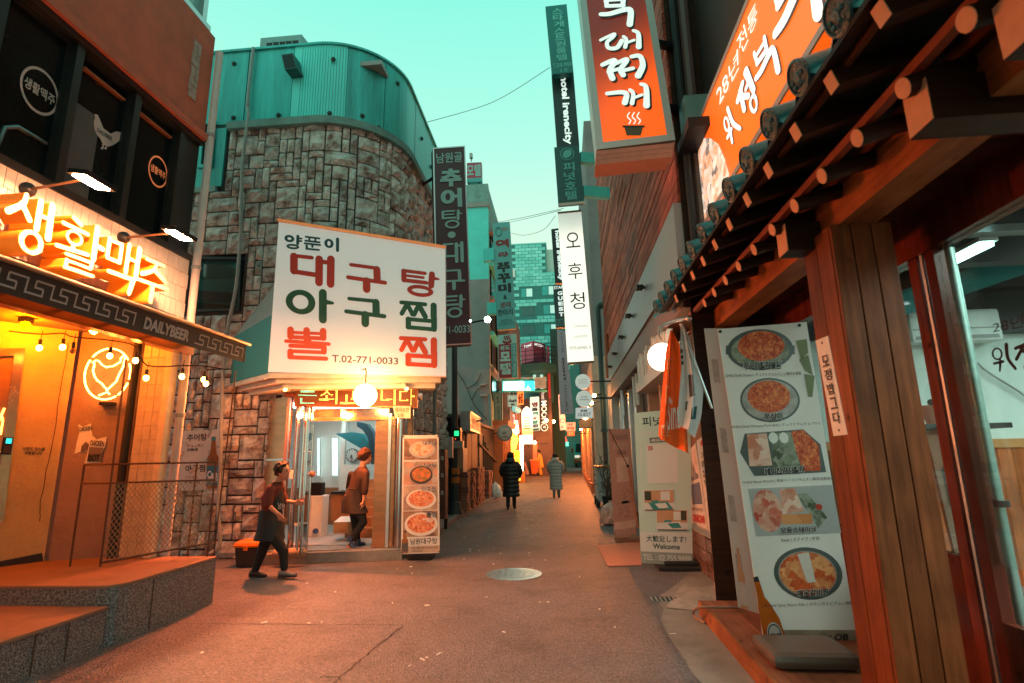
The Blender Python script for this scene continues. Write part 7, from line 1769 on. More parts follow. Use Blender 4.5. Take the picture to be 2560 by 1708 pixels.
t = thing('a_frame_board','leaning A-frame board on the ground before the lit column sign','board',PY(z2(835,1130),33)); q = QY(z2(815,1030),z2(828,1025),z2(862,1130),z2(835,1135),33); slab('panel',q,.04,MC['banner_pink'],t); MB().bar(q.at(.5,0)+V((0,.05,0)),q.at(.5,1)+V((.1,.5,0)),.04).build('leg',M_darkm,t)

# ------------------------------------------------------------------ far end
HY = 47
M_hb = [mat('hotel_brick%d' % k,c,.75,0,.1,1) for k,c in enumerate(((.2,.74,.7),(.26,.8,.75),(.16,.64,.6)))]
H_ = thing('brick_hotel','teal block-faced hotel with paired windows closing the far end of the alley','building',(-1.5,HY,0))
tl,tr = PY(r1(618,772),HY),PY(r1(852,748),HY); ls,rs = PY(r1(628,985),HY),PY(r1(985,948),HY)
zU,zL = (tl.z+tr.z)/2,(ls.z+rs.z)/2; xl = tl.x-1.6; xr2 = rs.x+1.2
M_jn = mat('hotel_joint',(.05,.22,.21),.9)
MB().box(xl,HY,0,xr2,HY+6,zL).build('core',M_jn,H_); MB().box(xl,HY+.02,zL,tr.x,HY+5,zU).build('tower_core',M_jn,H_)
MB().box(xl-.05,HY-.04,zU,tr.x+.05,HY+5,zU+.12).build('cap',M_hb[2],H_); MB().box(xl-.05,HY-.05,zL-.02,xr2,HY,zL+.1).build('ledge',M_hb[2],H_)
MB().box(tr.x,HY+.5,zL,tr.x+1.2,HY+5,zU-.4).build('side_block',mat('hotel_pale',(.4,.6,.55),.7),H_)
wins = []
for (a,c,d) in (((680,1068),(762,1128),'lit'),((826,1052),(930,1112),'lit'),((686,1198),(775,1258),'dark'),((836,1184),(940,1244),'lit'),((692,1330),(778,1390),'dark'),((842,1318),(950,1378),'lit'),((850,1456),(960,1516),'lit')):
    p0,p1 = PY(r1(*a),HY),PY(r1(*c),HY); wins.append((p0.x,p1.x,p1.z,p0.z,d))
bw,bh = .62,.31; nb = 0; me_cache = {}
z = zU-.01; r = 0
while z > 9.0 and nb < 420:
    z0 = z-bh; x = xl+(bw/2 if r % 2 else 0)
    while x < xr2:
        x1 = x+bw
        top_lim = tr.x if z0 >= zL-.05 else xr2
        if x1 <= top_lim+.2 and not any(x < w[1]+.03 and x1 > w[0]-.03 and z0 < w[3]+.03 and z > w[2]-.03 for w in wins) and -4.4 < x < .6:
            m = rnd.choice(M_hb); k = m.name
            if k not in me_cache:
                me_cache[k] = MB().box(0,0,0,bw-.035,.06,bh-.035).build('block',m,None).data; bpy.data.objects.remove([x_ for x_ in COL.objects if x_.data == me_cache[k]][0])
            o = bpy.data.objects.new('block',me_cache[k]); COL.objects.link(o); o.parent = H_
            o.location = V((x,HY-.045+rnd.uniform(-.008,.008),z0))-Vector(H_.location)
            nb += 1
        x = x1
    z = z0; r += 1

M_pl = mat('pane_pale',(.45,.62,.58),.2,0,.2,1,emit=(.55,1,.88),es=.45); M_pt2 = mat('pane_teal',(.02,.42,.4),.2,0,.2,1)
for x0,x1,z0,z1_,d in wins:
    w = MB().box(x0,HY-.02,z0,x1,HY-.004,z1_).build('window',M_pt2 if d == 'lit' else mat('pane_dark',(.03,.14,.14),.2),H_)
    MB().box(x0+(x1-x0)*.45,HY-.035,z0+.06,x1-.05,HY-.022,z1_-.06).build('pane',M_pl if d == 'lit' else MC['pane_dark'],w); MB().box(x0+(x1-x0)*.41,HY-.045,z0,x0+(x1-x0)*.45,HY-.022,z1_).build('mullion',M_jn,w); MB().box(x0-.03,HY-.06,z1_,x1+.03,HY+.03,z1_+.06).build('lintel',M_jn,w)
p = PY(r1(628,960),HY-.2); MB().box(p.x-.1,HY-.3,p.z-.4,p.x+.1,HY-.1,p.z+.3).build('vent_pipe',M_whi,H_)
# pink hotel tower
TY = 38
T_ = thing('pink_hotel_tower','pink angular hotel tower top with white MOON lettering and a dark balcony','building',(-1.9,TY,0))
def tp(x,y,Yp): return PY(zH(x,y),Yp)
a,bq_,c = tp(325,1160,TY+1.0),tp(485,1110,TY),tp(640,1135,TY+1.2); zt_ = bq_.z; zb_ = tp(485,1370,TY).z
M_pkw = mat('pink_render',(.6,.1,.17),.7,0,.12,1.5)
fl = Q(V((a.x,a.y,zt_)),V((bq_.x,bq_.y,zt_)),V((bq_.x,bq_.y,zb_)),V((a.x,a.y,zb_))); fr_ = Q(V((bq_.x,bq_.y,zt_)),V((c.x,c.y,zt_)),V((c.x,c.y,zb_)),V((bq_.x,bq_.y,zb_)))
MB().prism([fl.p[3],fr_.p[3],fr_.p[2],V((c.x,c.y+4,zb_)),V((a.x,a.y+4,zb_))],(0,0,zt_-zb_)).build('tower',M_pkw,T_)
put(T_,fl,'hotel',(.3,.1,.85,.26),emis('moon_letters',(.8,.9,.85),.8),.04,.02); put(T_,fr_,'MOON',(.1,.08,.82,.22),MC['moon_letters'],.05,.02)
MB().box(tp(665,1250,TY).x,TY-.1,2.5,tp(700,1250,TY).x,TY+.1,tp(665,1180,TY).z).build('corner_fin',M_pkw,T_)
zs = tp(400,1420,TY-1.2).z; xl_,xr3 = tp(280,1420,TY-1.2).x,tp(780,1500,TY-1.2).x
MB().prism([V((xl_,TY-1.2,zs-.5)),V((-1.2,TY-2,zs-.5)),V((xr3,TY-1,zs-.5)),V((xr3,TY+3,zs-.5)),V((xl_,TY+3,zs-.5))],(0,0,.5)).build('balcony',mat('balcony_dark',(.04,.17,.17),.6),T_)
b = MB(); rl_ = [V((xl_,TY-1.15,0)),V((-1.2,TY-1.95,0)),V((xr3,TY-.95,0))]
for k in range(4):
    for p,q2 in zip(rl_,rl_[1:]): b.bar(p+V((0,0,zs+.3+.3*k)),q2+V((0,0,zs+.3+.3*k)),.03)
for p,q2 in zip(rl_,rl_[1:]):
    for k in range(4): e = p.lerp(q2,k/3.); b.bar(e+V((0,0,zs)),e+V((0,0,zs+1.25)),.04)
tag(b.build('balcony_railing',M_darkm,T_),kind='stuff')
MB().cyl((-1.75,TY+1,5.3),(-1.75,TY+1,zs-.5),1.15,24).build('turret',mat('turret_dark',(.06,.24,.24),.5,0,.15),T_,smooth=True)
for x in (-2.0,-1.5): MB().box(x,TY-.22,6.2,x+.2,TY-.1,7.2).build('turret_window',emis('turret_glow',(.4,.95,.85),.7),T_)
MB().box(-3.3,36.6,0,-.75,42,5.4).build('lower_block',mat('block_mauve',(.13,.09,.1),.7,0,.25,1.5),T_)
MB().box(-.75,40,0,.1,42,11).build('dark_flank',mat('flank_teal',(.02,.1,.1),.7),T_)
q = QY(rw(615,640),rw(738,640),rw(738,1000),rw(615,1000),36.55); slab('door',q,.05,mat('door_salmon',(.6,.3,.22),.5),T_); frame_rect('door_frame',q,mat('doorframe_dark',(.16,.06,.05),.5),T_,t=.12,off=.02,depth=.06)
# signs of the far end
q = QY(z2(940,455),z2(1015,452),z2(1018,772),z2(945,778),35.5)
t = sign('vertical_sign','dark vertical hotel sign with big white MOON letters and ring logo','sign',q,.3,mat('sign_slate',(.03,.045,.05),.5))
M_sw = emis('sign_white_soft',(.8,.95,.9),.75); put(t,q,'hotel',(.25,.03,.62,.2),M_sw,.0,.02,rot=90); put(t,q,'MOON',(.22,.24,.82,.8),M_sw,.02,.02,rot=90)
c = q.at(.52,.91,.02); MB().disc(c,(.25,0,0),(0,0,.25),24,ring=.82).build('ring_logo',M_sw,t,fix=False); put(t,q,'리',(.38,.875,.66,.945),M_sw,.02,.02)
q = QY(z2(865,500),z2(938,495),z2(943,772),z2(870,778),33)
t = sign('vertical_sign','mint vertical light box with stacked colourful letters','sign',q,.25,emis('mint_box',(.55,.95,.82),.8,(.5,.7,.62))); M_tq = mat('print_turq',(.0,.32,.3),.5,0,0)
for ch,v0,v1,m in (('명',.16,.3,M_dr),('품',.32,.42,M_ink),('여',.44,.54,M_tq),('자',.6,.68,M_red),('방',.7,.8,M_tq),('집',.81,.9,M_ink)): put(t,q,ch,(.2,v0,.85,v1),m,.06,.01)
sheet('foot',q,M_jn,t,(.05,.93,.95,1),.005)
MB().box(-1.6,33.1,2.3,-.9,33.3,2.34).build('bracket',M_darkm,t)
q = QY(rw(865,750),rw(955,745),rw(950,1040),rw(860,1035),40); t = sign('pink_flyer_stand','tall pale pink standing flyer board at the end of the alley','board',q,.05,mat('flyer_pink',(.65,.45,.45),.6,0,.15,5)); MB().box(q.at(0,1).x,40.05,gz(40),q.at(1,1).x,40.4,q.at(0,1).z).build('foot',M_darkm,t); sheet('picture',q,MC['photo_pink'],t,(.3,.3,.7,.5))
# shop at the far right end
F_ = thing('far_corner_shop','small lit shop with mint posters and an orange fascia at the alley end','shop',(.9,50,gz(50)))
MB().box(-.6,49,gz(46),4,55,9).build('building',mat('far_wall',(.12,.2,.2),.8,0,.3,1),F_)
q = QY(rw(965,755),rw(1205,750),rw(1205,1010),rw(975,1010),48.6); slab('glass_front',q,.1,emis('far_glass',(.5,.95,.8),.7,(.3,.5,.45)),F_)
for i in range(4):
    for j in range(4): sheet('sticker',q,MC['sticker_pale'] if (i+j) % 2 else MC['sticker_blue'],F_,(.25+.15*i,.15+.2*j,.36+.15*i,.28+.2*j),.01)
q = QY(rw(990,670),rw(1140,670),rw(1140,755),rw(990,755),48.5); slab('lit_panel',q,.1,emis('far_panel',(1,.7,.3),6),F_)
q = QY(rx(130,560),rx(240,560),rx(240,1050),rx(150,1050),47.5); slab('pillar',q,.5,mat('pillar_peach',(.7,.45,.35),.7),F_); sheet('blue_plate',q,MC['sticker_blue'],F_,(.25,.3,.75,.38),.01)
q = QY(rx(60,500),rx(360,510),rx(360,560),rx(60,560),47.2); slab('fascia',q,.2,emis('fascia_orange',(1,.25,.05),.9),F_)
# truck
def trk():
    t = thing('blue_truck','teal blue pickup truck parked nose out at the far end','truck',(1.5,46,gz(46)))
    M_tk = mat('truck_paint',(.01,.22,.22),.3,.2,.05); Yt = 44.5; zg = gz(45)
    x0,x1 = PY(rx(222,900),Yt).x,PY(rx(222,900),Yt).x+1.7
    prof = [(0,.35),(0,1.0),(.1,1.15),(.45,1.95),(1.6,1.95),(1.6,.35)]
    MB().prism([V((x0,Yt+dy,zg+z)) for dy,z in prof],(x1-x0,0,0)).build('cab',M_tk,t,bevel=.04)
    MB().hull8([V((x0+.12,Yt+.09,zg+1.2)),V((x1-.12,Yt+.09,zg+1.2)),V((x1-.2,Yt+.4,zg+1.88)),V((x0+.2,Yt+.4,zg+1.88))],[V((x0+.12,Yt+.3,zg+1.2)),V((x1-.12,Yt+.3,zg+1.2)),V((x1-.2,Yt+.6,zg+1.88)),V((x0+.2,Yt+.6,zg+1.88))]).build('windscreen',M_wgl,t)
    MB().box(x0-.02,Yt-.08,zg+.4,x1+.02,Yt+.05,zg+.62).build('bumper',M_black,t); MB().box(x0+.5,Yt-.1,zg+.45,x0+1.1,Yt-.085,zg+.58).build('number_plate',M_whi,t)
    MB().box(x0+.3,Yt-.03,zg+.82,x1-.3,Yt+.0,zg+.92).build('grille',M_alum,t)
    for x in (x0+.05,x1-.4): MB().box(x,Yt-.04,zg+.78,x+.35,Yt+.0,zg+.95).build('headlight',emis('headlight',(.8,1,.95),.6),t)
    MB().box(x0,Yt+1.65,zg+.5,x1,Yt+4.4,zg+.95).build('cargo_bed',M_tk,t)
    for x in (x0+.15,x1-.15):
        for y in (Yt+.7,Yt+3.6):
            w = MB().cyl((x-.09,y,zg+.32),(x+.09,y,zg+.32),.32,16).build('wheel',M_rub,t); MB().cyl((x-.1,y,zg+.32),(x+.1,y,zg+.32),.17,12).build('rim',M_alum,w)
    for s_,x in ((-1,x0),(1,x1)): MB().box(x+s_*.02,Yt+.3,zg+1.2,x+s_*.2,Yt+.36,zg+1.5).build('mirror',M_black,t)
trk()

# ------------------------------------------------------------------ right side beyond the timber building
RX = 1.22
O_ = thing('orange_lit_row','orange-lit rendered shop row beyond the timber-clad building','building',(RX+1,28,0))
MB().box(RX,21.5,0,5,41,5.5).build('front_wall',mat('row_render',(.45,.3,.22),.75,0,.25,1.2,.3,12),O_); MB().box(RX+.15,21.5,5.5,5,41,16).build('upper_wall',mat('row_upper',(.16,.15,.15),.8,0,.3,1),O_)
MB().box(RX-.1,21.4,3.4,RX+.1,41,3.6).build('cornice',mat('row_cornice',(.4,.24,.16),.7),O_)
for k in range(7):
    MB().box(RX-.04,23+2.4*k,.5,RX+.02,24.4+2.4*k,3.0).build('shutter',mat('row_shutter',(.5,.3,.18),.6,0,.3,3),O_)
    MB().box(RX-.08,22.7+2.4*k,.2,RX+.0,22.85+2.4*k,3.3).build('pilaster',MC['row_cornice'],O_)
for k,y in enumerate((23.5,26.5,30,34)):
    t = thing('wall_lantern',('nearest','second','third','farthest')[k]+' warm globe wall lamp on the orange-lit row','lamp',(RX-.12,y,3.15),'globe wall lamps on the orange row'); MB().sphere((RX-.14,y,3.2 if k else 3.55),.085,10,8).build('globe',emis('wall_globe',(1,.24,.05),2500),t,smooth=True); MB().box(RX-.1,y-.03,3.15,RX,y+.03,3.25).build('bracket',M_darkm,t)
for k in range(4): MB().box(RX-.12+.0*k,24.3+2.2*k,gz(25+2.2*k),RX+.05,26+2.2*k,gz(25+2.2*k)+.38).build('planter_edge',mat('planter_brick',(.4,.16,.09),.7,0,.3,8),O_)
# dark drain pipes on the corner of the timber building
t = thing('corner_drainpipe','dark green hooked drainpipe on the far corner of the timber building','pipe',(1.45,19.3,0))
x = 1.42; MB().tube(smooth_line([(1.62,19.3,6.9),(1.5,19.3,7.0),(x,19.3,6.8),(x,19.3,6.3),(x,19.3,2.5)],4),.1,10).build('pipe',mat('pipe_dkgreen',(.015,.06,.06),.4),t,smooth=True); MB().cyl((x,19.3,.05),(x,19.3,2.5),.085,10).build('lower_pipe',mat('pipe_taped',(.05,.045,.04),.6,0,.6,9),t,smooth=True)
for z in (2.4,3.6): MB().cyl((x,19.3,z),(x,19.3,z+.1),.13,10).build('collar',MC['pipe_dkgreen'],t)
t = thing('rust_pipe','short rusty red pipe beside the green drainpipe','pipe',(1.53,18.9,4)); MB().cyl((1.53,17.9,4.1),(1.53,17.9,5.6),.07,10).build('pipe',mat('rust_red',(.3,.09,.04),.7,0,.3),t,smooth=True)
# signs on the right, near to far
q = Q(PY(zR(300,-160),6.35),PY(zR(812,-160),6.35),PY(zR(1010,1020),6.35),PY(zR(440,1090),6.35))
t = thing('hanging_lit_sign','large red-orange lit vertical sign with white brush letters and a wooden foot','sign',q.at(.5,1))
frame_rect('frame',q,mat('frame_alu_pale',(.5,.5,.48),.4,.3,.05),t,t=.09,off=.015,depth=.35)
M_rs = glow_sign('red_glow',(.13,.011,.006),(1,.11,.004),.8,1.15,(.16,.02,.012),q.at(.25,.3),q.at(1.05,.7),q.at(.5,1))
s_ = q.sub(.085,.0,.935,.965); slab('lightbox_face',s_,.3,M_rs,t)
def rq(x0,y0,x1,y1):
    def uv(x,y):
        p = PN(zR(x,y),s_.at(0,0),s_.n); u,v = .5,.5
        for _ in range(12):
            a = s_.at(u,v); du = (s_.at(u+.01,v)-a)*100; dv = (s_.at(u,v+.01)-a)*100; e = p-a
            A_,B_,C_ = du.dot(du),du.dot(dv),dv.dot(dv); e1,e2 = e.dot(du),e.dot(dv); dt = A_*C_-B_*B_; u += (e1*C_-e2*B_)/dt; v += (A_*e2-B_*e1)/dt
        return u,v
    return Q(*[s_.at(*uv(*p)) for p in [(x0,y0),(x1,y0),(x1,y1),(x0,y1)]])
for ch,r_ in (('b부',(470,-10,690,190)),('b대',(468,222,765,372)),('b찌',(482,402,782,585)),('b개',(515,618,822,782))):
    g = rq(*r_); gput(t,g,ch,(0,0,1,1),M_ink,off=.01,du=.05,dv=.05,wk=1.05); gput(t,g,ch,(0,0,1,1),emis('brush_white',(.78,1,.9),.8,(.7,.75,.72)),off=.02)
g = rq(560,800,830,1010)   # plain cooking-pot picture
pt_ = sheet('pot_print',g,M_ink,t,(.25,.55,.85,.62),.012); MB().add([g.at(*p,.013) for p in [(.3,.62),(.8,.62),(.74,.9),(.36,.9)]],[(0,1,2,3)]).build('pot_body_print',mat('print_olive',(.1,.1,.05),.6),t,fix=False)
for u in (.42,.55,.68): MB().tube(smooth_line([tuple(g.at(*p,.014)) for p in [(u,.5),(u+.05,.38),(u-.04,.25),(u+.02,.1)]],4),.008,5).build('steam_print',MC['brush_white'],t)
b0 = [PY(zR(*p),6.33) for p in [(438,1095),(1008,1035),(985,1140),(432,1198)]]
q3 = Q(*b0)
for k in range(3): slab('wooden_foot',q3.sub(0,k/3+.01,1,(k+1)/3-.01),.32,mat('foot_pink',(.5,.2,.13),.6,0,.12,6),t)
MB().bar(q.at(1,.35,-.2),q.at(1,.35,-.2)+V((.5,.2,0)),.08).build('bracket',M_darkm,t); MB().bar(q.at(1,.75,-.2),q.at(1,.75,-.2)+V((.4,.2,0)),.08).build('bracket',M_darkm,t)
q = QY(zR(68,48),zR(222,30),zR(272,525),zR(115,540),13.5); M_dt = mat('sign_deepteal',(.008,.16,.15),.4,0,.08,2)
t = sign('vertical_sign','topmost teal guesthouse sign in the right-hand column','sign',q,.2,M_dt); vput(t,q,'스타게스트원룸텔',(.3,.04,.78,.82),mat('print_sea',(.12,.48,.44),.5,0,0),.02); put(t,q,'T.318-9900',(.08,.85,.95,.91),MC['print_sea'],.01); put(t,q,'5 층',(.4,.93,.75,.985),MC['print_sea'],.01)
q = QY(zR(112,538),zR(272,526),zR(315,1062),zR(152,1070),13.9); M_dk = mat('sign_black',(.012,.03,.032),.4)
t = sign('vertical_sign','black vertical sign reading hotel irenecity under the guesthouse sign','sign',q,.2,M_dk); put(t,q,'hotel irenecity',(.3,.04,.72,.97),M_sw,.03,.01,rot=90)
q = QY(zR(132,1070),zR(312,1055),zR(350,1465),zR(162,1482),13.4)
t = sign('vertical_sign','deep teal peanut hotel sign with a ring logo above the white sign','sign',q,.2,mat('sign_petrol',(.006,.09,.09),.4)); MB().disc(q.at(.5,.14,.012),(q.at(.78,.14)-q.at(.5,.14)),(q.at(.5,.03)-q.at(.5,.14)),24,ring=.9).build('ring_logo',MC['print_sea'],t,fix=False); MB().disc(q.at(.5,.14,.013),(q.at(.68,.11)-q.at(.5,.14)),(q.at(.47,.07)-q.at(.5,.14)),20).build('peanut_logo',MC['print_sea'],t,fix=False); vput(t,q,'피넛호텔',(.3,.28,.75,.95),MC['print_sea'],.02); MB().bar(q.at(0,1.01),q.at(1,1.01),.05).build('bottom_rail',M_cream,t)
for v in (.2,.8): MB().bar(q.at(1,v,-.1),q.at(1,v,-.1)+V((.7,.2,0)),.18,.3).build('bracket_box',M_gt,t)
q = QY(D(1280,491),D(1334,486),D(1363,829),D(1303,833),14.5)
t = thing('vertical_sign','brightly lit cream white vertical sign with three spaced brush letters','sign',q.at(.5,1)); slab('lightbox',q,.22,glow_sign('cream_glow',(.62,.7,.6),(1,1,.84),.75,1.0,(.6,.6,.55),q.at(.4,.0),q.at(.5,.22),q.at(.5,1)),t)
MB().bar(q.at(0,1.005,.005),q.at(1,1.005,.005),.06).build('bottom_rail',mat('rail_brown',(.3,.16,.08),.5),t); MB().bar(q.at(0,-.005,.005),q.at(1,-.005,.005),.05).build('top_rail',MC['rail_brown'],t)
for ch,v0,v1 in (('오',.14,.245),('후',.35,.46),('청',.55,.66)): put(t,q,ch,(.26,v0,.84,v1),M_ink,.0,.01)
M_fd = mat('print_faded',(.55,.55,.48),.6,0,0); put(t,q,'COFFEE SHOP',(.3,.765,.9,.78),M_fd,0,.01); put(t,q,'OHUCHEONG',(.3,.83,.85,.845),M_fd,0,.01); put(t,q,'777-0342 3',(.1,.9,.92,.92),mat('print_faded2',(.2,.16,.1),.6,0,0),.0,.01)
q = QY(r1(890,652),r1(960,645),r1(1000,1028),r1(918,1030),19); t = sign('vertical_sign','second hotel irenecity sign, half hidden behind the cream white sign','sign',q,.2,M_dk); put(t,q,'hotel irenecity',(.25,.04,.78,.96),M_sw,.04,.01,rot=90)
q = QY(r1(903,1045),r1(985,1038),r1(1005,1338),r1(922,1342),18.8); t = sign('vertical_sign','dark STAR GUEST sign half hidden behind the cream white sign','sign',q,.2,mat('sign_dkteal',(.008,.06,.065),.4)); put(t,q,'STAR',(.05,.03,.9,.1),M_sw,.02,.01); vput(t,q,'GUEST',(.35,.14,.75,.76),M_sw,.05,gap=.25); put(t,q,'ROOMS T.318-99',(.05,.8,.9,.97),MC['print_sea'],.0,.01)
q = Q(PY(zH(795,955),17.5),PY(zH(905,985),17.5),PY(z2(1222,635),17.5),PY(z2(1112,640),17.5)); t = sign('vertical_sign','narrow lilac-grey banner sign spelling HOTEL EIGHT HOURS downwards','sign',q,.08,mat('sign_lilac',(.4,.42,.5),.5,0,.06,1)); put(t,q,'HOTEL',(.42,.04,.62,.29),mat('print_slate',(.07,.1,.12),.5,0,0),.0,.008,rot=90); put(t,q,'EIGHT',(.4,.34,.62,.62),M_ink,.03,.008,rot=90); put(t,q,'HOURS',(.42,.66,.62,.97),MC['print_slate'],.0,.008,rot=90)
for k,(x,y,r_,tx,lab) in enumerate(((1298,372,62,'HOTEL\nEIGHT\nHOURS','upper round white sign of the pair above the STAR GUEST box'),(1308,510,66,'hotel\nirenecity','lower round white sign of the pair reading hotel irenecity'))):
    p = PY(z2(x,y),16); rr = (PY(z2(x+r_,y),16)-p).length; t = thing('round_sign',lab,'sign',p,'round white signs'); MB().lathe([(rr,0),(rr,.14),(rr*.94,.16)],p+V((0,.16,0)),(0,-1,0),28).build('disc',emis('disc_white',(.8,.95,.85),.35,(.6,.65,.6)),t); q = Q(p+V((-rr,-.005,rr)),p+V((rr,-.005,rr)),p+V((rr,-.005,-rr)),p+V((-rr,-.005,-rr))); put(t,q,tx,(.2,.34,.8,.66),M_fd if k == 0 else MC['print_slate'],.0,.002); MB().cyl(p+V((rr,.08,0)),p+V((rr+.6,.08,0)),.025,6).build('arm',M_darkm,t)
q = QY(z2(1238,588),z2(1380,580),z2(1380,668),z2(1240,674),16); t = sign('star_guest_sign','white box sign reading STAR GUEST below the round signs','sign',q,.25,emis('guest_white',(.85,.95,.88),.35,(.65,.67,.64))); put(t,q,'STAR',(.28,.2,.68,.42),M_ink,.05,.006); put(t,q,'GUEST',(.12,.5,.88,.8),M_ink,.0,.006)
q = QY(z2(1265,690),z2(1372,680),z2(1378,745),z2(1272,755),16.3); t = thing('wooden_lamp_box','wooden lamp box glowing under the STAR GUEST sign','lamp',q.at(.5,1)); slab('box',q,.35,mat('lampbox_wood',(.5,.28,.16),.6,0,.15),t); MB().box(q.at(.3,0).x,16.0,q.at(0,0).z+.01,q.at(.6,0).x,16.1,q.at(0,0).z+.05).build('lamp',emis('lampbox_glow',(1,.6,.25),12),t)
p = PY(z2(1390,485),18); 
for k,(x,y) in enumerate(((1390,487),(1370,548))): p = PY(z2(x,y),18.2); t = thing('spot_bulb',('upper','lower')[k]+' small bright bulb beside the round white signs','bulb',p,'bulbs beside the round signs'); MB().sphere(p,.06,10,6).build('bulb',emis('spot_bulb_glow',(1,.33,.08),160),t); MB().cyl(p,p+V((.25,0,.05)),.02,6).build('arm',M_darkm,t)
q = QY(z2(1095,480),z2(1135,478),z2(1160,765),z2(1112,770),27); t = sign('vertical_sign','pale pink vertical sign with dark letters and a red ring, behind the lilac banner','sign',q,.15,emis('pale_pink_box',(.9,.6,.58),.4,(.6,.5,.5))); vput(t,q,'LAVIN',(.2,.05,.8,.58),M_tg,.02); MB().disc(q.at(.5,.74,.01),(q.at(.9,.74)-q.at(.5,.74)),(q.at(.5,.68)-q.at(.5,.74)),20,ring=.8).build('red_ring',M_red,t,fix=False); put(t,q,'2층',(.2,.88,.6,.94),M_red,.02)
q = QY(z2(1158,708),z2(1236,705),z2(1236,775),z2(1160,778),26); t = sign('parking_sign','pale peach paid parking sign with orange letters','sign',q,.1,emis('peach_box',(1,.5,.32),.55,(.6,.4,.3))); put(t,q,'유료',(.25,.08,.75,.4),M_ink,.03); put(t,q,'주차장',(.1,.48,.9,.92),M_red2,.04)
q = QY(z2(1170,780),z2(1228,778),z2(1228,815),z2(1170,817),26.2); t = sign('orange_plate_sign','small vivid orange plate under the paid parking sign','sign',q,.08,emis('vivid_orange',(1,.15,.02),.9)); put(t,q,'입구',(.15,.15,.85,.85),M_whi,.04)
MB().bar((q.at(1,.5).x,26.3,q.at(1,.5).z),(RX,26.3,q.at(1,.5).z),.04).build('arm',M_darkm,t)
q = QY(rw(965,565),rw(1055,560),rw(1055,610),rw(965,615),42); t = sign('small_green_sign','tiny green and white shop sign at the alley end','sign',q,.08,emis('tiny_green',(.5,.85,.7),.5)); put(t,q,'약국',(.3,.1,.9,.9),M_tg,.05)
q = QY(rw(1065,570),rw(1165,570),rw(1165,635),rw(1065,638),42.5); t = sign('small_red_sign','tiny red and white shop sign right of the green one','sign',q,.08,emis('tiny_red',(1,.3,.2),.6)); put(t,q,'분식',(.2,.1,.8,.9),M_whi,.05)
# little red vertical board at the kerb
q = QY(rx(380,800),rx(432,800),rx(435,1055),rx(385,1055),33); t = sign('red_white_board','narrow red and white standing board by the orange row','board',q,.1,emis('rw_board',(1,.5,.38),.5)); vput(t,q,'맛집커피',(.2,.05,.8,.9),M_red,.04); MB().box(q.at(0,1).x,33,gz(33),q.at(1,1).x,33.2,q.at(0,1).z).build('foot',M_darkm,t)
# wheeled stall cabinet, plants
c = PG(z2(1390,1375)); t = thing('wheeled_cart','pale metal cabinet cart on black wheels by the timber building','cart',(1.2,19.8,0)); q = QY(z2(1385,1120),z2(1450,1118),z2(1450,1372),z2(1400,1378),17.6)
MB().box(1.0,17.6,.22,1.5,19.2,1.22).build('cabinet',mat('cart_pale',(.42,.45,.43),.5,0,.1),t,bevel=.01); MB().box(.96,17.55,1.22,1.55,19.25,1.28).build('top',mat('cart_top',(.4,.2,.1),.6),t)
for y in (17.8,19.0):
    for x in (1.0,1.45): w = MB().cyl((x-.05,y,.14),(x+.05,y,.14),.135,16).build('wheel',M_rub,t); MB().cyl((x-.055,y,.14),(x+.055,y,.14),.05,10).build('hub',M_alum,w)
for x in (1.16,1.33): MB().box(x,17.595,.3,x+.01,17.6,1.18).build('door_gap',M_darkm,t)
for k,(x,y,s_) in enumerate(((1.28,16.6,1),(1.36,15.6,.8))):
    t = thing('potted_plant',('taller','shorter')[k]+' bare twiggy plant in a black tub between cart and propped banner','plant',(x,y,0),'potted plants by the cart'); MB().loft([[V((x+sx_*w*.5,y+sy_*w*.5,z)) for sx_,sy_ in ((-1,-1),(1,-1),(1,1),(-1,1))] for w,z in ((.34*s_,0),(.44*s_,.42*s_),(.46*s_,.44*s_))]).build('pot',M_rub,t); b = MB()
    for j in range(16):
        a = V((x+rnd.uniform(-.1,.1),y+rnd.uniform(-.1,.1),.4*s_)); m_ = a+V((rnd.uniform(-.2,.2),rnd.uniform(-.2,.2),rnd.uniform(.5,.9)*s_)); e = m_+V((rnd.uniform(-.35,.3),rnd.uniform(-.3,.3),rnd.uniform(.2,.9)*s_)); b.tube([a,m_,e],[.014,.01,.004],5)
    tag(b.build('stems',mat('stem_brown',(.12,.06,.035),.8),t),kind='stuff'); lf_ = MB()
    for j in range(50): p = V((x+rnd.gauss(0,.2),y+rnd.gauss(0,.2),rnd.uniform(.5,1.7)*s_)); d = V((rnd.gauss(0,1),rnd.gauss(0,1),rnd.gauss(0,1))).normalized()*.06; e = d.orthogonal().normalized()*.03; lf_.quad(p-d,p+e,p+d,p-e)
    tag(lf_.build('leaves',mat('leaf_dry',(.14,.09,.045),.8,0,.3),t,fix=False),kind='stuff')
# overhead wires
for k,pts in enumerate(([(z5(1600,730),14),(D(1130,235),16),(D(1262,155),14)],[(r1(495,608),22),(r1(700,570),19),(r1(975,508),15)],[(r1(600,605),24),(r1(800,560),19),(r1(960,520),15)],[(r1(610,680),26),(r1(700,695),24),(r1(830,660),20),(r1(920,560),16)])):
    t = thing('overhead_wire',('long single wire from the teal parapet to the guesthouse sign','upper wire over the teal vertical sign','second wire just under the upper one','slack wire drooping below the other two')[k],'wire',PY(*pts[0]),'wires strung across the alley'); MB().tube(smooth_line([tuple(PY(*p)) for p in pts],8),.009,5).build('wire',M_cable,t)

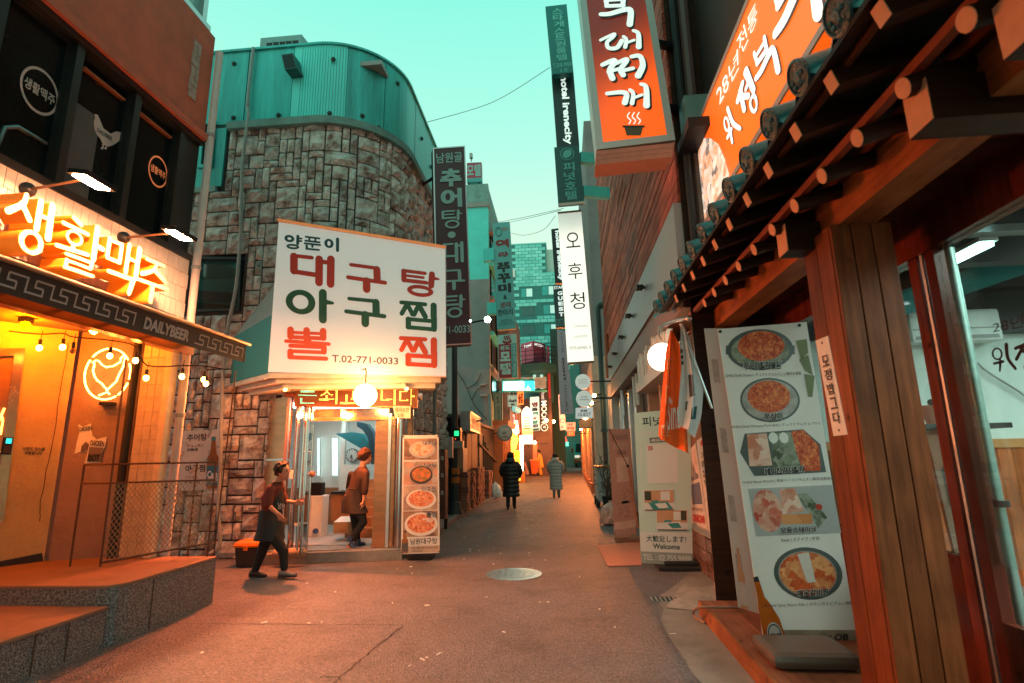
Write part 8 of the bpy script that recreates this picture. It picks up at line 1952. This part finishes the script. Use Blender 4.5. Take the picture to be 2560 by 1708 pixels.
# more lit signs and lamps crowding the far end
for nm,lab,q,m,tx,tm in (
 ('lit_pink_sign','narrow pink lit sign between the mint light box and the bar lanterns',QY(z2(705,640),z2(738,640),z2(740,760),z2(708,762),29.6),emis('pink_lit',(1,.45,.4),1.2),'치킨',M_dr),
 ('lit_cream_sign','small cream lit board under the beer sign',QY(z2(715,690),z2(765,690),z2(768,735),z2(716,737),30.2),emis('cream_lit',(1,.8,.55),2.2),'호프',M_dr),
 ('lit_white_board','white lit board with dark rows beside the pillar at the alley end',QY(rw(1050,780),rw(1130,780),rw(1130,960),rw(1055,960),47.9),emis('board_white',(.8,1,.9),1.6),'24',M_tg),
 ('red_lit_strip','red lit strip sign above the far shop window',QY(rw(1060,620),rw(1180,620),rw(1180,655),rw(1060,655),43),emis('strip_red',(1,.12,.05),1.4),'노래방',M_whi),
 ('teal_lit_cabinet','teal lit drinks cabinet by the far pillar',QY(rw(1155,660),rw(1200,660),rw(1200,725),rw(1155,725),46.8),emis('cabinet_teal',(.1,.9,.75),1.6),'o',M_whi)):
    t = sign(nm,lab,'sign',q,.12,m); put(t,q,tx,(.12,.15,.88,.85),tm,.03,.01)
for k,(x,y,Yp) in enumerate(((1000,690,34),(1060,700,36),(1110,850,44),(905,870,35.5))):
    p = PY(z2(x,y),Yp); t = thing('shop_lamp',('bare warm lamp under the dark MOON sign','warm lamp right of the dark MOON sign','warm lamp over the far lit window','warm lamp over the salmon door')[k],'lamp',p); MB().sphere(p,.09,10,7).build('bulb',emis('shop_lamp_glow',(1,.4,.12),160),t,smooth=True); MB().cyl(p+V((0,0,.08)),p+V((0,0,.4)),.02,6).build('stem',M_darkm,t)
# ------------------------------------------------------------------ people
M_skin = mat('skin',(.5,.23,.15),.5,0,.06,12)
M_hair = mat('hair_dark',(.008,.005,.004),.8,0,.4,60,.5,90); M_hairb = mat('hair_brown',(.05,.016,.007),.75,0,.4,60,.5,90)
M_eye = mat('eye_dark',(.01,.008,.008),.3); M_lip = mat('lip',(.3,.1,.08),.5)
def remesh(b,name,m,parent,vox,smooth=4):
    me = bpy.data.meshes.new('tmp'); me.from_pydata([tuple(v) for v in b.v],[],b.f)
    bm = bmesh.new(); bm.from_mesh(me); bmesh.ops.recalc_face_normals(bm,faces=bm.faces); bm.to_mesh(me); bm.free()
    o = bpy.data.objects.new('tmp',me); COL.objects.link(o)
    r = o.modifiers.new('r','REMESH'); r.mode = 'VOXEL'; r.voxel_size = vox
    s = o.modifiers.new('s','SMOOTH'); s.factor = .5; s.iterations = smooth
    dg = bpy.context.evaluated_depsgraph_get(); dg.update(); n = bpy.data.meshes.new_from_object(o.evaluated_get(dg))
    bpy.data.objects.remove(o); bpy.data.meshes.remove(me); n.name = name; off = wl(parent)
    n.transform(Matrix.Translation(-off)); n.shade_smooth(); n.materials.clear(); return link_mesh(name,n,m,parent)
def limb(b,pts,rs,n=10):
    b.tube(pts,rs,n)
    for p,r in zip(pts,rs): b.sphere(p,r*.98,n,6)
def ering(c,a,bb,u,v,n=14,wob=None):
    return [Vector(c)+u*(a*math.cos(2*math.pi*j/n)*(1+(wob[j] if wob else 0)))+v*(bb*math.sin(2*math.pi*j/n)*(1+(wob[j] if wob else 0))) for j in range(n)]
def hand(b,w,d,nrm,curl=.5,s=1.):
    d = Vector(d).normalized(); nrm = Vector(nrm); nrm = (nrm-d*nrm.dot(d)).normalized(); side = d.cross(nrm)
    b.obox(w+d*.045*s,side*.036*s,d*.048*s,nrm*.013*s); b.sphere(w,.027*s,8,6)
    for k,(o,L) in enumerate(((-.027,.062),(-.009,.074),(.01,.07),(.028,.055))):
        p = w+d*.088*s+side*o*s; q = p+(d*math.cos(curl*.5)+nrm*math.sin(curl*.5))*L*.5*s; e = q+(d*math.cos(curl*1.4)+nrm*math.sin(curl*1.4))*L*.55*s
        b.tube([p,q,e],[.0095*s,.009*s,.0075*s],6)
    p = w+d*.03*s-side*.03*s; q = p+(d*.6-side*.8+nrm*.2).normalized()*.035*s; e = q+(d*.9-side*.2+nrm*.4).normalized()*.03*s; b.tube([p,q,e],[.012*s,.011*s,.009*s],6)
def head(b,c,f,s=1.):
    f = Vector(f).normalized(); r = f.cross(V((0,0,1))).normalized(); u = r.cross(f)
    rings = []
    for h,a,d,o in ((-.12,.025,.03,.045),(-.105,.045,.05,.035),(-.07,.06,.075,.02),(-.03,.072,.09,.008),(.02,.077,.098,0),(.06,.073,.094,-.006),(.095,.052,.07,-.01),(.118,.02,.03,-.012)):
        rings.append(ering(c+u*h*s+f*o*s,a*s,d*s,r,f,14))
    b.loft(rings)
    b.tube([c+f*.09*s+u*.015*s,c+f*.112*s-u*.025*s],[.009*s,.014*s],6)
    for k in (-1,1): b.obox(c+r*k*.077*s-u*.01*s-f*.01*s,f*.018*s,u*.03*s,r*.008*s)
    return f,r,u
def face(parent,c,f,r,u,s=1.):
    for k in (-1,1):
        MB().sphere(c+f*.092*s+r*k*.032*s+u*.012*s,.0095*s,8,6).build('eye',M_eye,parent,smooth=True); MB().obox(c+f*.094*s+r*k*.032*s+u*.033*s,r*.018*s,u*.003*s,f*.005*s).build('eyebrow',M_eye,parent)
    MB().obox(c+f*.096*s-u*.058*s,r*.022*s,u*.004*s,f*.005*s).build('mouth',M_lip,parent)
def hair(parent,c,f,r,u,m,s=1.,seed=1,down=-.03,curl=.02):
    q = random.Random(seed); b = MB(); b.sphere(c+u*.025*s-f*.032*s,.1*s,12,8,1.02)
    for _ in range(110):
        a,e = q.uniform(0,6.283),q.uniform(-.65,1.5); d = f*math.cos(a)*math.cos(e)+r*math.sin(a)*math.cos(e)+u*math.sin(e)
        if d.dot(f) > .5 and e < .5: continue
        if d.dot(u) < -.2 and d.dot(f) > .05: continue
        b.sphere(c+u*.02*s-f*.025*s+Vector(d)*.096*s,q.uniform(.014,.014+curl)*s,6,4)
    return remesh(b,'hair',m,parent,.011,2)
def shoe(parent,heel,toe,m,sole=None,h=.07,w=.045,name='shoe'):
    heel,toe = Vector(heel),Vector(toe); d = (toe-heel); L = d.length; d.normalize(); s_ = d.cross(V((0,0,1))).normalized(); u = s_.cross(d)
    rings = [ering(heel+d*L*t+u*hh*.5,ww,hh*.5,s_,u,12) for t,ww,hh in ((-.06,w*.5,h*.6),(.0,w*.85,h*1.15),(.25,w*.9,h*1.2),(.5,w*.95,h*.85),(.8,w*1.02,h*.6),(1.0,w*.6,h*.42))]
    o = MB().loft(rings).build(name,m,parent,smooth=True)
    rings = [ering(heel+d*L*t-u*.006,ww*1.06,.012,s_,u,12) for t,ww in ((-.06,w*.6),(0,w*.9),(.5,w),(.85,w*1.05),(1.02,w*.6))]
    MB().loft(rings).build('sole',sole or M_rub,o)

# --- woman walking to the door
Yw = 7.9
j = lambda x,y,dy=0.: PY(z7(x,y),Yw+dy)
M_mar = mat('top_maroon',(.09,.012,.008),.8,0,.15,12,.3,60); M_navy = mat('apron_navy',(.005,.014,.02),.75,0,.15,9,.4,30); M_trk = mat('trousers_black',(.006,.006,.007),.8,0,.15,9,.3,40)
hc,nk = j(428,752),j(392,825); hp_ = j(335,1110); ch_ = j(352,935); fx_ = V((1,-.18,-.08))
wp = thing('person','person with short dark hair in maroon top and navy apron striding towards the door','person',PG((640,1448)))
side_ = V((0.12,1,0)).normalized()
b = MB(); f,r,u = head(b,hc,fx_)
limb(b,[hc-u*.06-f*.02,nk-V((0,0,.03))],[.052,.058])
tor = [(hp_-V((0,0,.08)),.15,.115),(hp_+V((0,0,.06)),.155,.12),(hp_.lerp(ch_,.5),.14,.115),(ch_,.165,.125),(ch_.lerp(nk,.55),.155,.105),(nk-V((0,0,.02)),.06,.06)]
b.loft([ering(c,a,d,side_,V((1,-.12,0)),16) for c,a,d in tor])
shn,shf = j(338,880,-.16),j(400,862,.17); eln,wrn = j(322,1000,-.24),j(395,1062,-.24); elf,wrf = j(445,968,.16),j(520,978,.1)
limb(b,[shn,eln,wrn],[.05,.04,.028]); limb(b,[shf,elf,wrf],[.048,.038,.027])
hand(b,wrn,(wrn-eln)+V((0,0,-.05)),(0,1,.3),.9); hand(b,wrf,(1,-.1,-.05),(0,-1,.1),.35)
kb,ab = j(268,1350,.06),j(222,1488,.06); kf,af = j(432,1330,-.07),j(436,1462,-.07); hb,hf = hp_+V((-.02,.08,-.1)),hp_+V((.03,-.08,-.1))
limb(b,[hb,kb,ab],[.085,.058,.04]); limb(b,[hf,kf,af],[.085,.058,.04])
remesh(b,'body',M_skin,wp,.009); face(wp,hc,f,r,u)
hair(wp,hc,f,r,u,M_hair,1.05,3)
b = MB(); b.loft([ering(c,a*1.09,d*1.1,side_,V((1,-.12,0)),16) for c,a,d in tor[1:5]]+[ering(nk-V((.005,0,.0)),.07,.07,side_,V((1,-.12,0)),16)])
limb(b,[shn,shn.lerp(eln,.97)],[.068,.058]); limb(b,[shf,shf.lerp(elf,.97)],[.066,.056]); remesh(b,'top',M_mar,wp,.011,3)
wv = lambda k: [.05*math.sin(3*2*math.pi*i/16+k) for i in range(16)]
b = MB(); c0 = hp_.lerp(ch_,.45); hem = j(330,1245)
b.loft([ering(c0+V((.0,0,0)),.165,.15,side_,V((1,-.12,0)),16),ering(hp_,.185,.16,side_,V((1,-.12,0)),16,wv(0)),ering(hp_.lerp(hem,.5)+V((.01,0,0)),.2,.18,side_,V((1,-.12,0)),16,wv(.4)),ering(hem+V((0,0,0)),.21,.215,side_,V((1,-.12,0)),16,wv(.8))],caps=False); b.build('apron_skirt',M_navy,wp,smooth=True)
MB().loft([ering(ch_+V((.06,0,.1)),.09,.09,side_,V((1,-.12,0)),12),ering(ch_+V((.05,0,-.1)),.14,.12,side_,V((1,-.12,0)),12),ering(c0+V((.03,0,0)),.15,.14,side_,V((1,-.12,0)),12)]).build('apron_bib',M_navy,wp,smooth=True)
put(wp,QY(z7(395,975),z7(440,985),z7(438,1030),z7(393,1022),Yw-.19),'남원',(0,0,1,1),M_whi,.0)
b = MB(); limb(b,[hb,kb,ab+V((0,0,.02))],[.1,.073,.052]); limb(b,[hf,kf,af+V((0,0,.02))],[.1,.073,.052]); remesh(b,'trousers',M_trk,wp,.012,3)
hb_ = PG(z7(185,1535)); M_sho = mat('shoe_dark',(.02,.03,.035),.4)
shoe(wp,V((ab.x-.06,ab.y,.012)),V((ab.x+.19,ab.y-.03,.012)),M_sho); shoe(wp,V((af.x-.06,af.y,.03)),V((af.x+.19,af.y-.02,.045)),mat('shoe_grey',(.16,.15,.15),.6))

# --- woman stepping inside, seen from behind
Yv = 9.35
j = lambda x,y,dy=0.: PY(z7(x,y),Yv+dy)
M_brb = mat('blouse_brown',(.045,.014,.008),.8,0,.15,12,.3,60); M_skt = mat('apron_brown',(.02,.009,.006),.75,0,.2,9,.4,30)
hc,nk = j(1030,645),j(1005,715); ch_ = j(985,800); hp_ = j(930,960)
vp = thing('person','person with auburn hair and a dark apron skirt stepping up through the restaurant door','person',V((j(930,1300).x,Yv,.19)))
sd = V((.85,-.5,0)).normalized(); fr = V((.5,.85,0)).normalized()
b = MB(); f,r,u = head(b,hc,(.8,.55,-.1)); limb(b,[hc-u*.06-f*.02,nk-V((0,0,.03))],[.05,.056])
tor = [(hp_-V((0,0,.06)),.16,.12),(hp_+V((0,0,.1)),.15,.115),(hp_.lerp(ch_,.6),.145,.11),(ch_,.17,.115),(ch_.lerp(nk,.6),.15,.09),(nk-V((0,0,.01)),.06,.055)]
b.loft([ering(c,a,d,sd,fr,16) for c,a,d in tor])
sh1,el1,wr1 = j(1030,765,-.08),j(1022,885,-.12),j(1015,965,-.12); sh2,el2,wr2 = j(925,775,.1),j(905,870,.3),j(960,900,.4)
limb(b,[sh1,el1,wr1],[.05,.04,.028]); limb(b,[sh2,el2,wr2],[.05,.04,.028]); hand(b,wr1,(-.15,-.05,-1),(-1,.3,0),.5); hand(b,wr2,(.5,.8,0),(0,0,-1),.8)
h1,k1,a1 = j(985,1040,-.06),j(1010,1120,-.05),j(925,1245,-.1); h2,k2,a2 = j(950,1040,.1),j(958,1150,.1),j(968,1278,.1)
limb(b,[h1,k1,a1],[.085,.06,.042]); limb(b,[h2,k2,a2],[.085,.06,.042]); remesh(b,'body',M_skin,vp,.009); face(vp,hc,f,r,u); hair(vp,hc,f,r,u,M_hairb,1.1,5,curl=.024)
b = MB(); b.loft([ering(c,a*1.09,d*1.12,sd,fr,16) for c,a,d in tor[1:5]]+[ering(nk,.07,.065,sd,fr,16)]); limb(b,[sh1,el1,el1.lerp(wr1,.25)],[.066,.06,.055]); limb(b,[sh2,el2],[.066,.055]); remesh(b,'blouse',M_brb,vp,.011,3)
wv = lambda k: [.07*math.sin(4*2*math.pi*i/20+k) for i in range(20)]
w0,w1,w2 = j(955,880),j(935,970),j(948,1050)
MB().loft([ering(w0,.15,.125,sd,fr,20),ering(w1,.2,.17,sd,fr,20,wv(0)),ering(w2,.255,.2,sd,fr,20,wv(.5)),ering(w2+V((0,0,.01)),.235,.18,sd,fr,20,wv(.5))],caps=False).build('apron_skirt',M_skt,vp,smooth=True)
MB().tube([w0+V((0,-.14,.01))+sd*-.08,w0+V((0,-.15,.01)),w0+V((0,-.14,.01))+sd*.1],.012,6).build('apron_string',M_skt,vp)
b = MB(); limb(b,[h1,k1,a1],[.1,.075,.05]); limb(b,[h2,k2,a2],[.1,.075,.05]); remesh(b,'trousers',M_trk,vp,.012,3)
M_bot = mat('boot_blue',(.04,.07,.15),.35)
b = MB(); b.tube([a1+V((0,0,.05)),a1+V((-.03,0,-.03))],[.058,.055],12); b.build('boot_shaft',M_bot,vp,smooth=True); MB().tube([a2+V((0,0,.08)),a2+V((0,0,-.04))],[.056,.05],12).build('boot_shaft',M_bot,vp,smooth=True)
t1 = j(965,1350,-.1); shoe(vp,a1+V((-.05,0,-.09)),V((t1.x,t1.y,t1.z)),M_bot,mat('sole_orange',(.6,.18,.04),.6),name='boot'); shoe(vp,V((a2.x-.05,a2.y,.2)),V((a2.x+.1,a2.y+.1,.2)),M_bot,name='boot')

# --- two walkers seen from behind in long padded coats
def walker(label,cx,y,h,zf,m,m_dark,hood_m,stride,seed,arm=None,bulk=1.,cut=.3,legm=None,fur=None):
    q = random.Random(seed); t = thing('person',label,'person',(cx,y,0)); X_,Y_ = V((1,0,0)),V((0,1,0)); s = h/1.7; B_ = lambda x,yy,z: V((cx+x*s,y+yy*s,z*s))
    b = MB(); hc = B_(0,.03,1.58); f,r,u = head(b,hc,(0.15,1,-.15),s); limb(b,[hc-u*.06*s,B_(0,0,1.38)],[.05*s,.06*s])
    b.loft([ering(B_(0,0,z),a*s,d*s,X_,Y_,14) for z,a,d in ((.8,.16,.11),(1.0,.15,.1),(1.25,.18,.11),(1.4,.1,.08))])
    for k in (-1,1):
        L = stride*k; limb(b,[B_(.085*k,0,.85),B_(.09*k,L*.5,.46),B_(.09*k,L*.8-.03,.09)],[.08*s,.055*s,.04*s])
        el,wr = B_(.27*k*bulk,.05,1.12),B_(.2*k*bulk,.2,.98); limb(b,[B_(.18*k,0,1.36),el,wr],[.05*s,.04*s,.03*s]); hand(b,wr,(-.3*k,1,-.1),(0,0,-1),.9,s)
    remesh(b,'body',M_skin,t,.012); hair(t,hc,f,r,u,M_hair,1.04*s,seed)
    rings = []; z = cut; n = 0; seg = .125; co = MB()
    prof = lambda z: (.255-.03*(z-.3) if z < .8 else .245+.03*(z-.8) if z < 1.25 else .26-.75*(z-1.25)**1.3)*bulk
    zz = cut
    while zz < 1.42:
        for fz,k in ((0,.94),(.3,1.02),(.7,1.02),(.98,.94)):
            z2_ = min(zz+seg*fz,1.44); a = max(.08,prof(z2_))*k; w_ = [q.uniform(-.02,.02) for _ in range(20)]; rings.append(ering(B_(0,.01,z2_),a*s,a*.72*s,X_,Y_,20,w_))
        zz += seg
    co.loft(rings); co.build('coat',m,t,smooth=True)
    for k in (-1,1):
        el,wr = B_(.27*k*bulk,.04,1.1),B_(.2*k*bulk,.2,.97); pts = [B_(.17*k,0,1.38),B_(.25*k*bulk,.0,1.25),el,el.lerp(wr,.6),wr]; pp = smooth_line([tuple(p) for p in pts],4)
        MB().tube(pp,[(.083+.008*math.sin(i*2.1))*s*bulk for i in range(len(pp))],12).build('sleeve',m,t,smooth=True)
    hb = MB(); hb.loft([ering(B_(0,-.05,1.36),.13*s,.1*s,X_,Y_,16),ering(B_(0,-.08,1.42),.155*s,.12*s,X_,Y_,16),ering(B_(0,-.075,1.5),.15*s,.105*s,X_,Y_,16),ering(B_(0,-.04,1.545),.115*s,.09*s,X_,Y_,16)]); hb.build('hood',hood_m,t,smooth=True)
    if fur:
        fb = MB()
        for i in range(60): a = math.pi*(i/59.)*1.0; fb.sphere(B_(.15*math.cos(a),-.1*math.sin(a)-.0,1.5)+V((q.uniform(-.015,.015),q.uniform(-.015,.015),q.uniform(-.02,.02))),.03*s,6,4)
        remesh(fb,'fur_trim',fur,t,.014,1)
    b = MB()
    for k in (-1,1): L = stride*k; limb(b,[B_(.085*k,0,.8),B_(.09*k,L*.5,.46),B_(.09*k,L*.8-.03,.1)],[.095*s,.072*s,.06*s])
    remesh(b,'trousers',legm or M_trk,t,.014,2)
    for k in (-1,1): L = stride*k; shoe(t,B_(.09*k,L*.8-.1,.012),B_(.11*k,L*.8+.14,.012),m_dark,h=.08*s)
    return t
w1 = PG(z2(705,1425)); w2 = PG(z2(1080,1330))
M_cb = mat('coat_black',(.012,.02,.022),.42,0,.2,8,.4,30); M_cg = mat('coat_grey',(.32,.31,.3),.5,0,.12,8,.4,30)
walker('person walking away in a long black padded coat with the hood down',PY(z2(710,1200),17.8).x,17.8,1.74,0,M_cb,M_rub,M_cb,.12,21,bulk=1.06,cut=.36)
walker('person walking away in a long pale grey padded coat with a fur-trimmed hood',PY(z2(1078,1200),22.2).x,22.2,1.7,0,M_cg,M_rub,M_cg,.1,33,bulk=1.02,cut=.3,legm=mat('jeans_grey',(.1,.13,.13),.8),fur=mat('fur_brown',(.14,.08,.05),.9,0,.4,60))
# --- worker in a yellow raincoat pushing a bin
wy = 36.; wx = PY(rw(745,1000),wy).x; g0 = gz(wy); M_ye = mat('raincoat_yellow',(.72,.45,.1),.45,0,.15,6)
t = thing('person','worker in a pale yellow raincoat leaning over an orange wheeled bin','person',(wx,wy,g0)); B_ = lambda x,yy,z: V((wx+x,wy+yy,g0+z))
b = MB(); hc = B_(-.05,0,1.5); f,r,u = head(b,hc,(-1,-.1,-.3)); limb(b,[hc-u*.06,B_(.02,0,1.3)],[.05,.06]); b.loft([ering(B_(.06,0,.8),.15,.12,V((0,1,0)),V((1,0,0))),ering(B_(.06,0,1.1),.16,.12,V((0,1,0)),V((1,0,0))),ering(B_(.02,0,1.32),.13,.1,V((0,1,0)),V((1,0,0)))])
for k in (-1,1): limb(b,[B_(.05,.09*k,.82),B_(.04,.1*k,.45),B_(.06+.05*k,.1*k,.08)],[.08,.06,.045]); limb(b,[B_(.02,.17*k,1.28),B_(-.1,.2*k,1.05),B_(-.34,.14*k,1.0)],[.05,.04,.03]); hand(b,B_(-.34,.14*k,1.0),(-1,0,-.2),(0,0,-1),1.)
remesh(b,'body',M_skin,t,.013); hair(t,hc,f,r,u,M_hair,1.04,8)
b = MB(); b.loft([ering(B_(.09,0,.5),.22,.2,V((0,1,0)),V((1,0,0))),ering(B_(.07,0,.85),.2,.17,V((0,1,0)),V((1,0,0))),ering(B_(.05,0,1.15),.2,.15,V((0,1,0)),V((1,0,0))),ering(B_(.02,0,1.36),.12,.1,V((0,1,0)),V((1,0,0)))])
for k in (-1,1): limb(b,[B_(.02,.17*k,1.28),B_(-.1,.2*k,1.05),B_(-.3,.14*k,1.0)],[.08,.07,.06])
remesh(b,'raincoat',M_ye,t,.016); b = MB()
for k in (-1,1): limb(b,[B_(.05,.09*k,.8),B_(.04,.1*k,.45),B_(.06+.05*k,.1*k,.1)],[.1,.085,.075])
remesh(b,'rain_trousers',M_ye,t,.016)
for k in (-1,1): shoe(t,B_(.12+.05*k,.1*k,.012),B_(-.12+.05*k,.1*k,.012),M_ye,name='boot')
bx = PY(rw(695,1000),wy).x-.1; t = thing('wheelie_bin','orange wheeled refuse bin in front of the yellow raincoat worker','bin',(bx,wy,g0))
MB().loft([[V((bx+sx_*w*.5,wy+sy_*w*.5,g0+z)) for sx_,sy_ in ((-1,-1),(1,-1),(1,1),(-1,1))] for w,z in ((.42,.1),(.55,.95))]).build('tub',mat('bin_orange',(.7,.17,.04),.5,0,.1),t,bevel=.02); MB().box(bx-.32,wy-.3,g0+.95,bx+.3,wy+.3,g0+1.02).build('lid',mat('bin_lid',(.8,.4,.15),.5),t,bevel=.02)
for k in (-1,1): w = MB().cyl((bx+.2,wy+.26*k-.03,g0+.1),(bx+.2,wy+.26*k+.03,g0+.1),.1,12).build('wheel',M_rub,t)
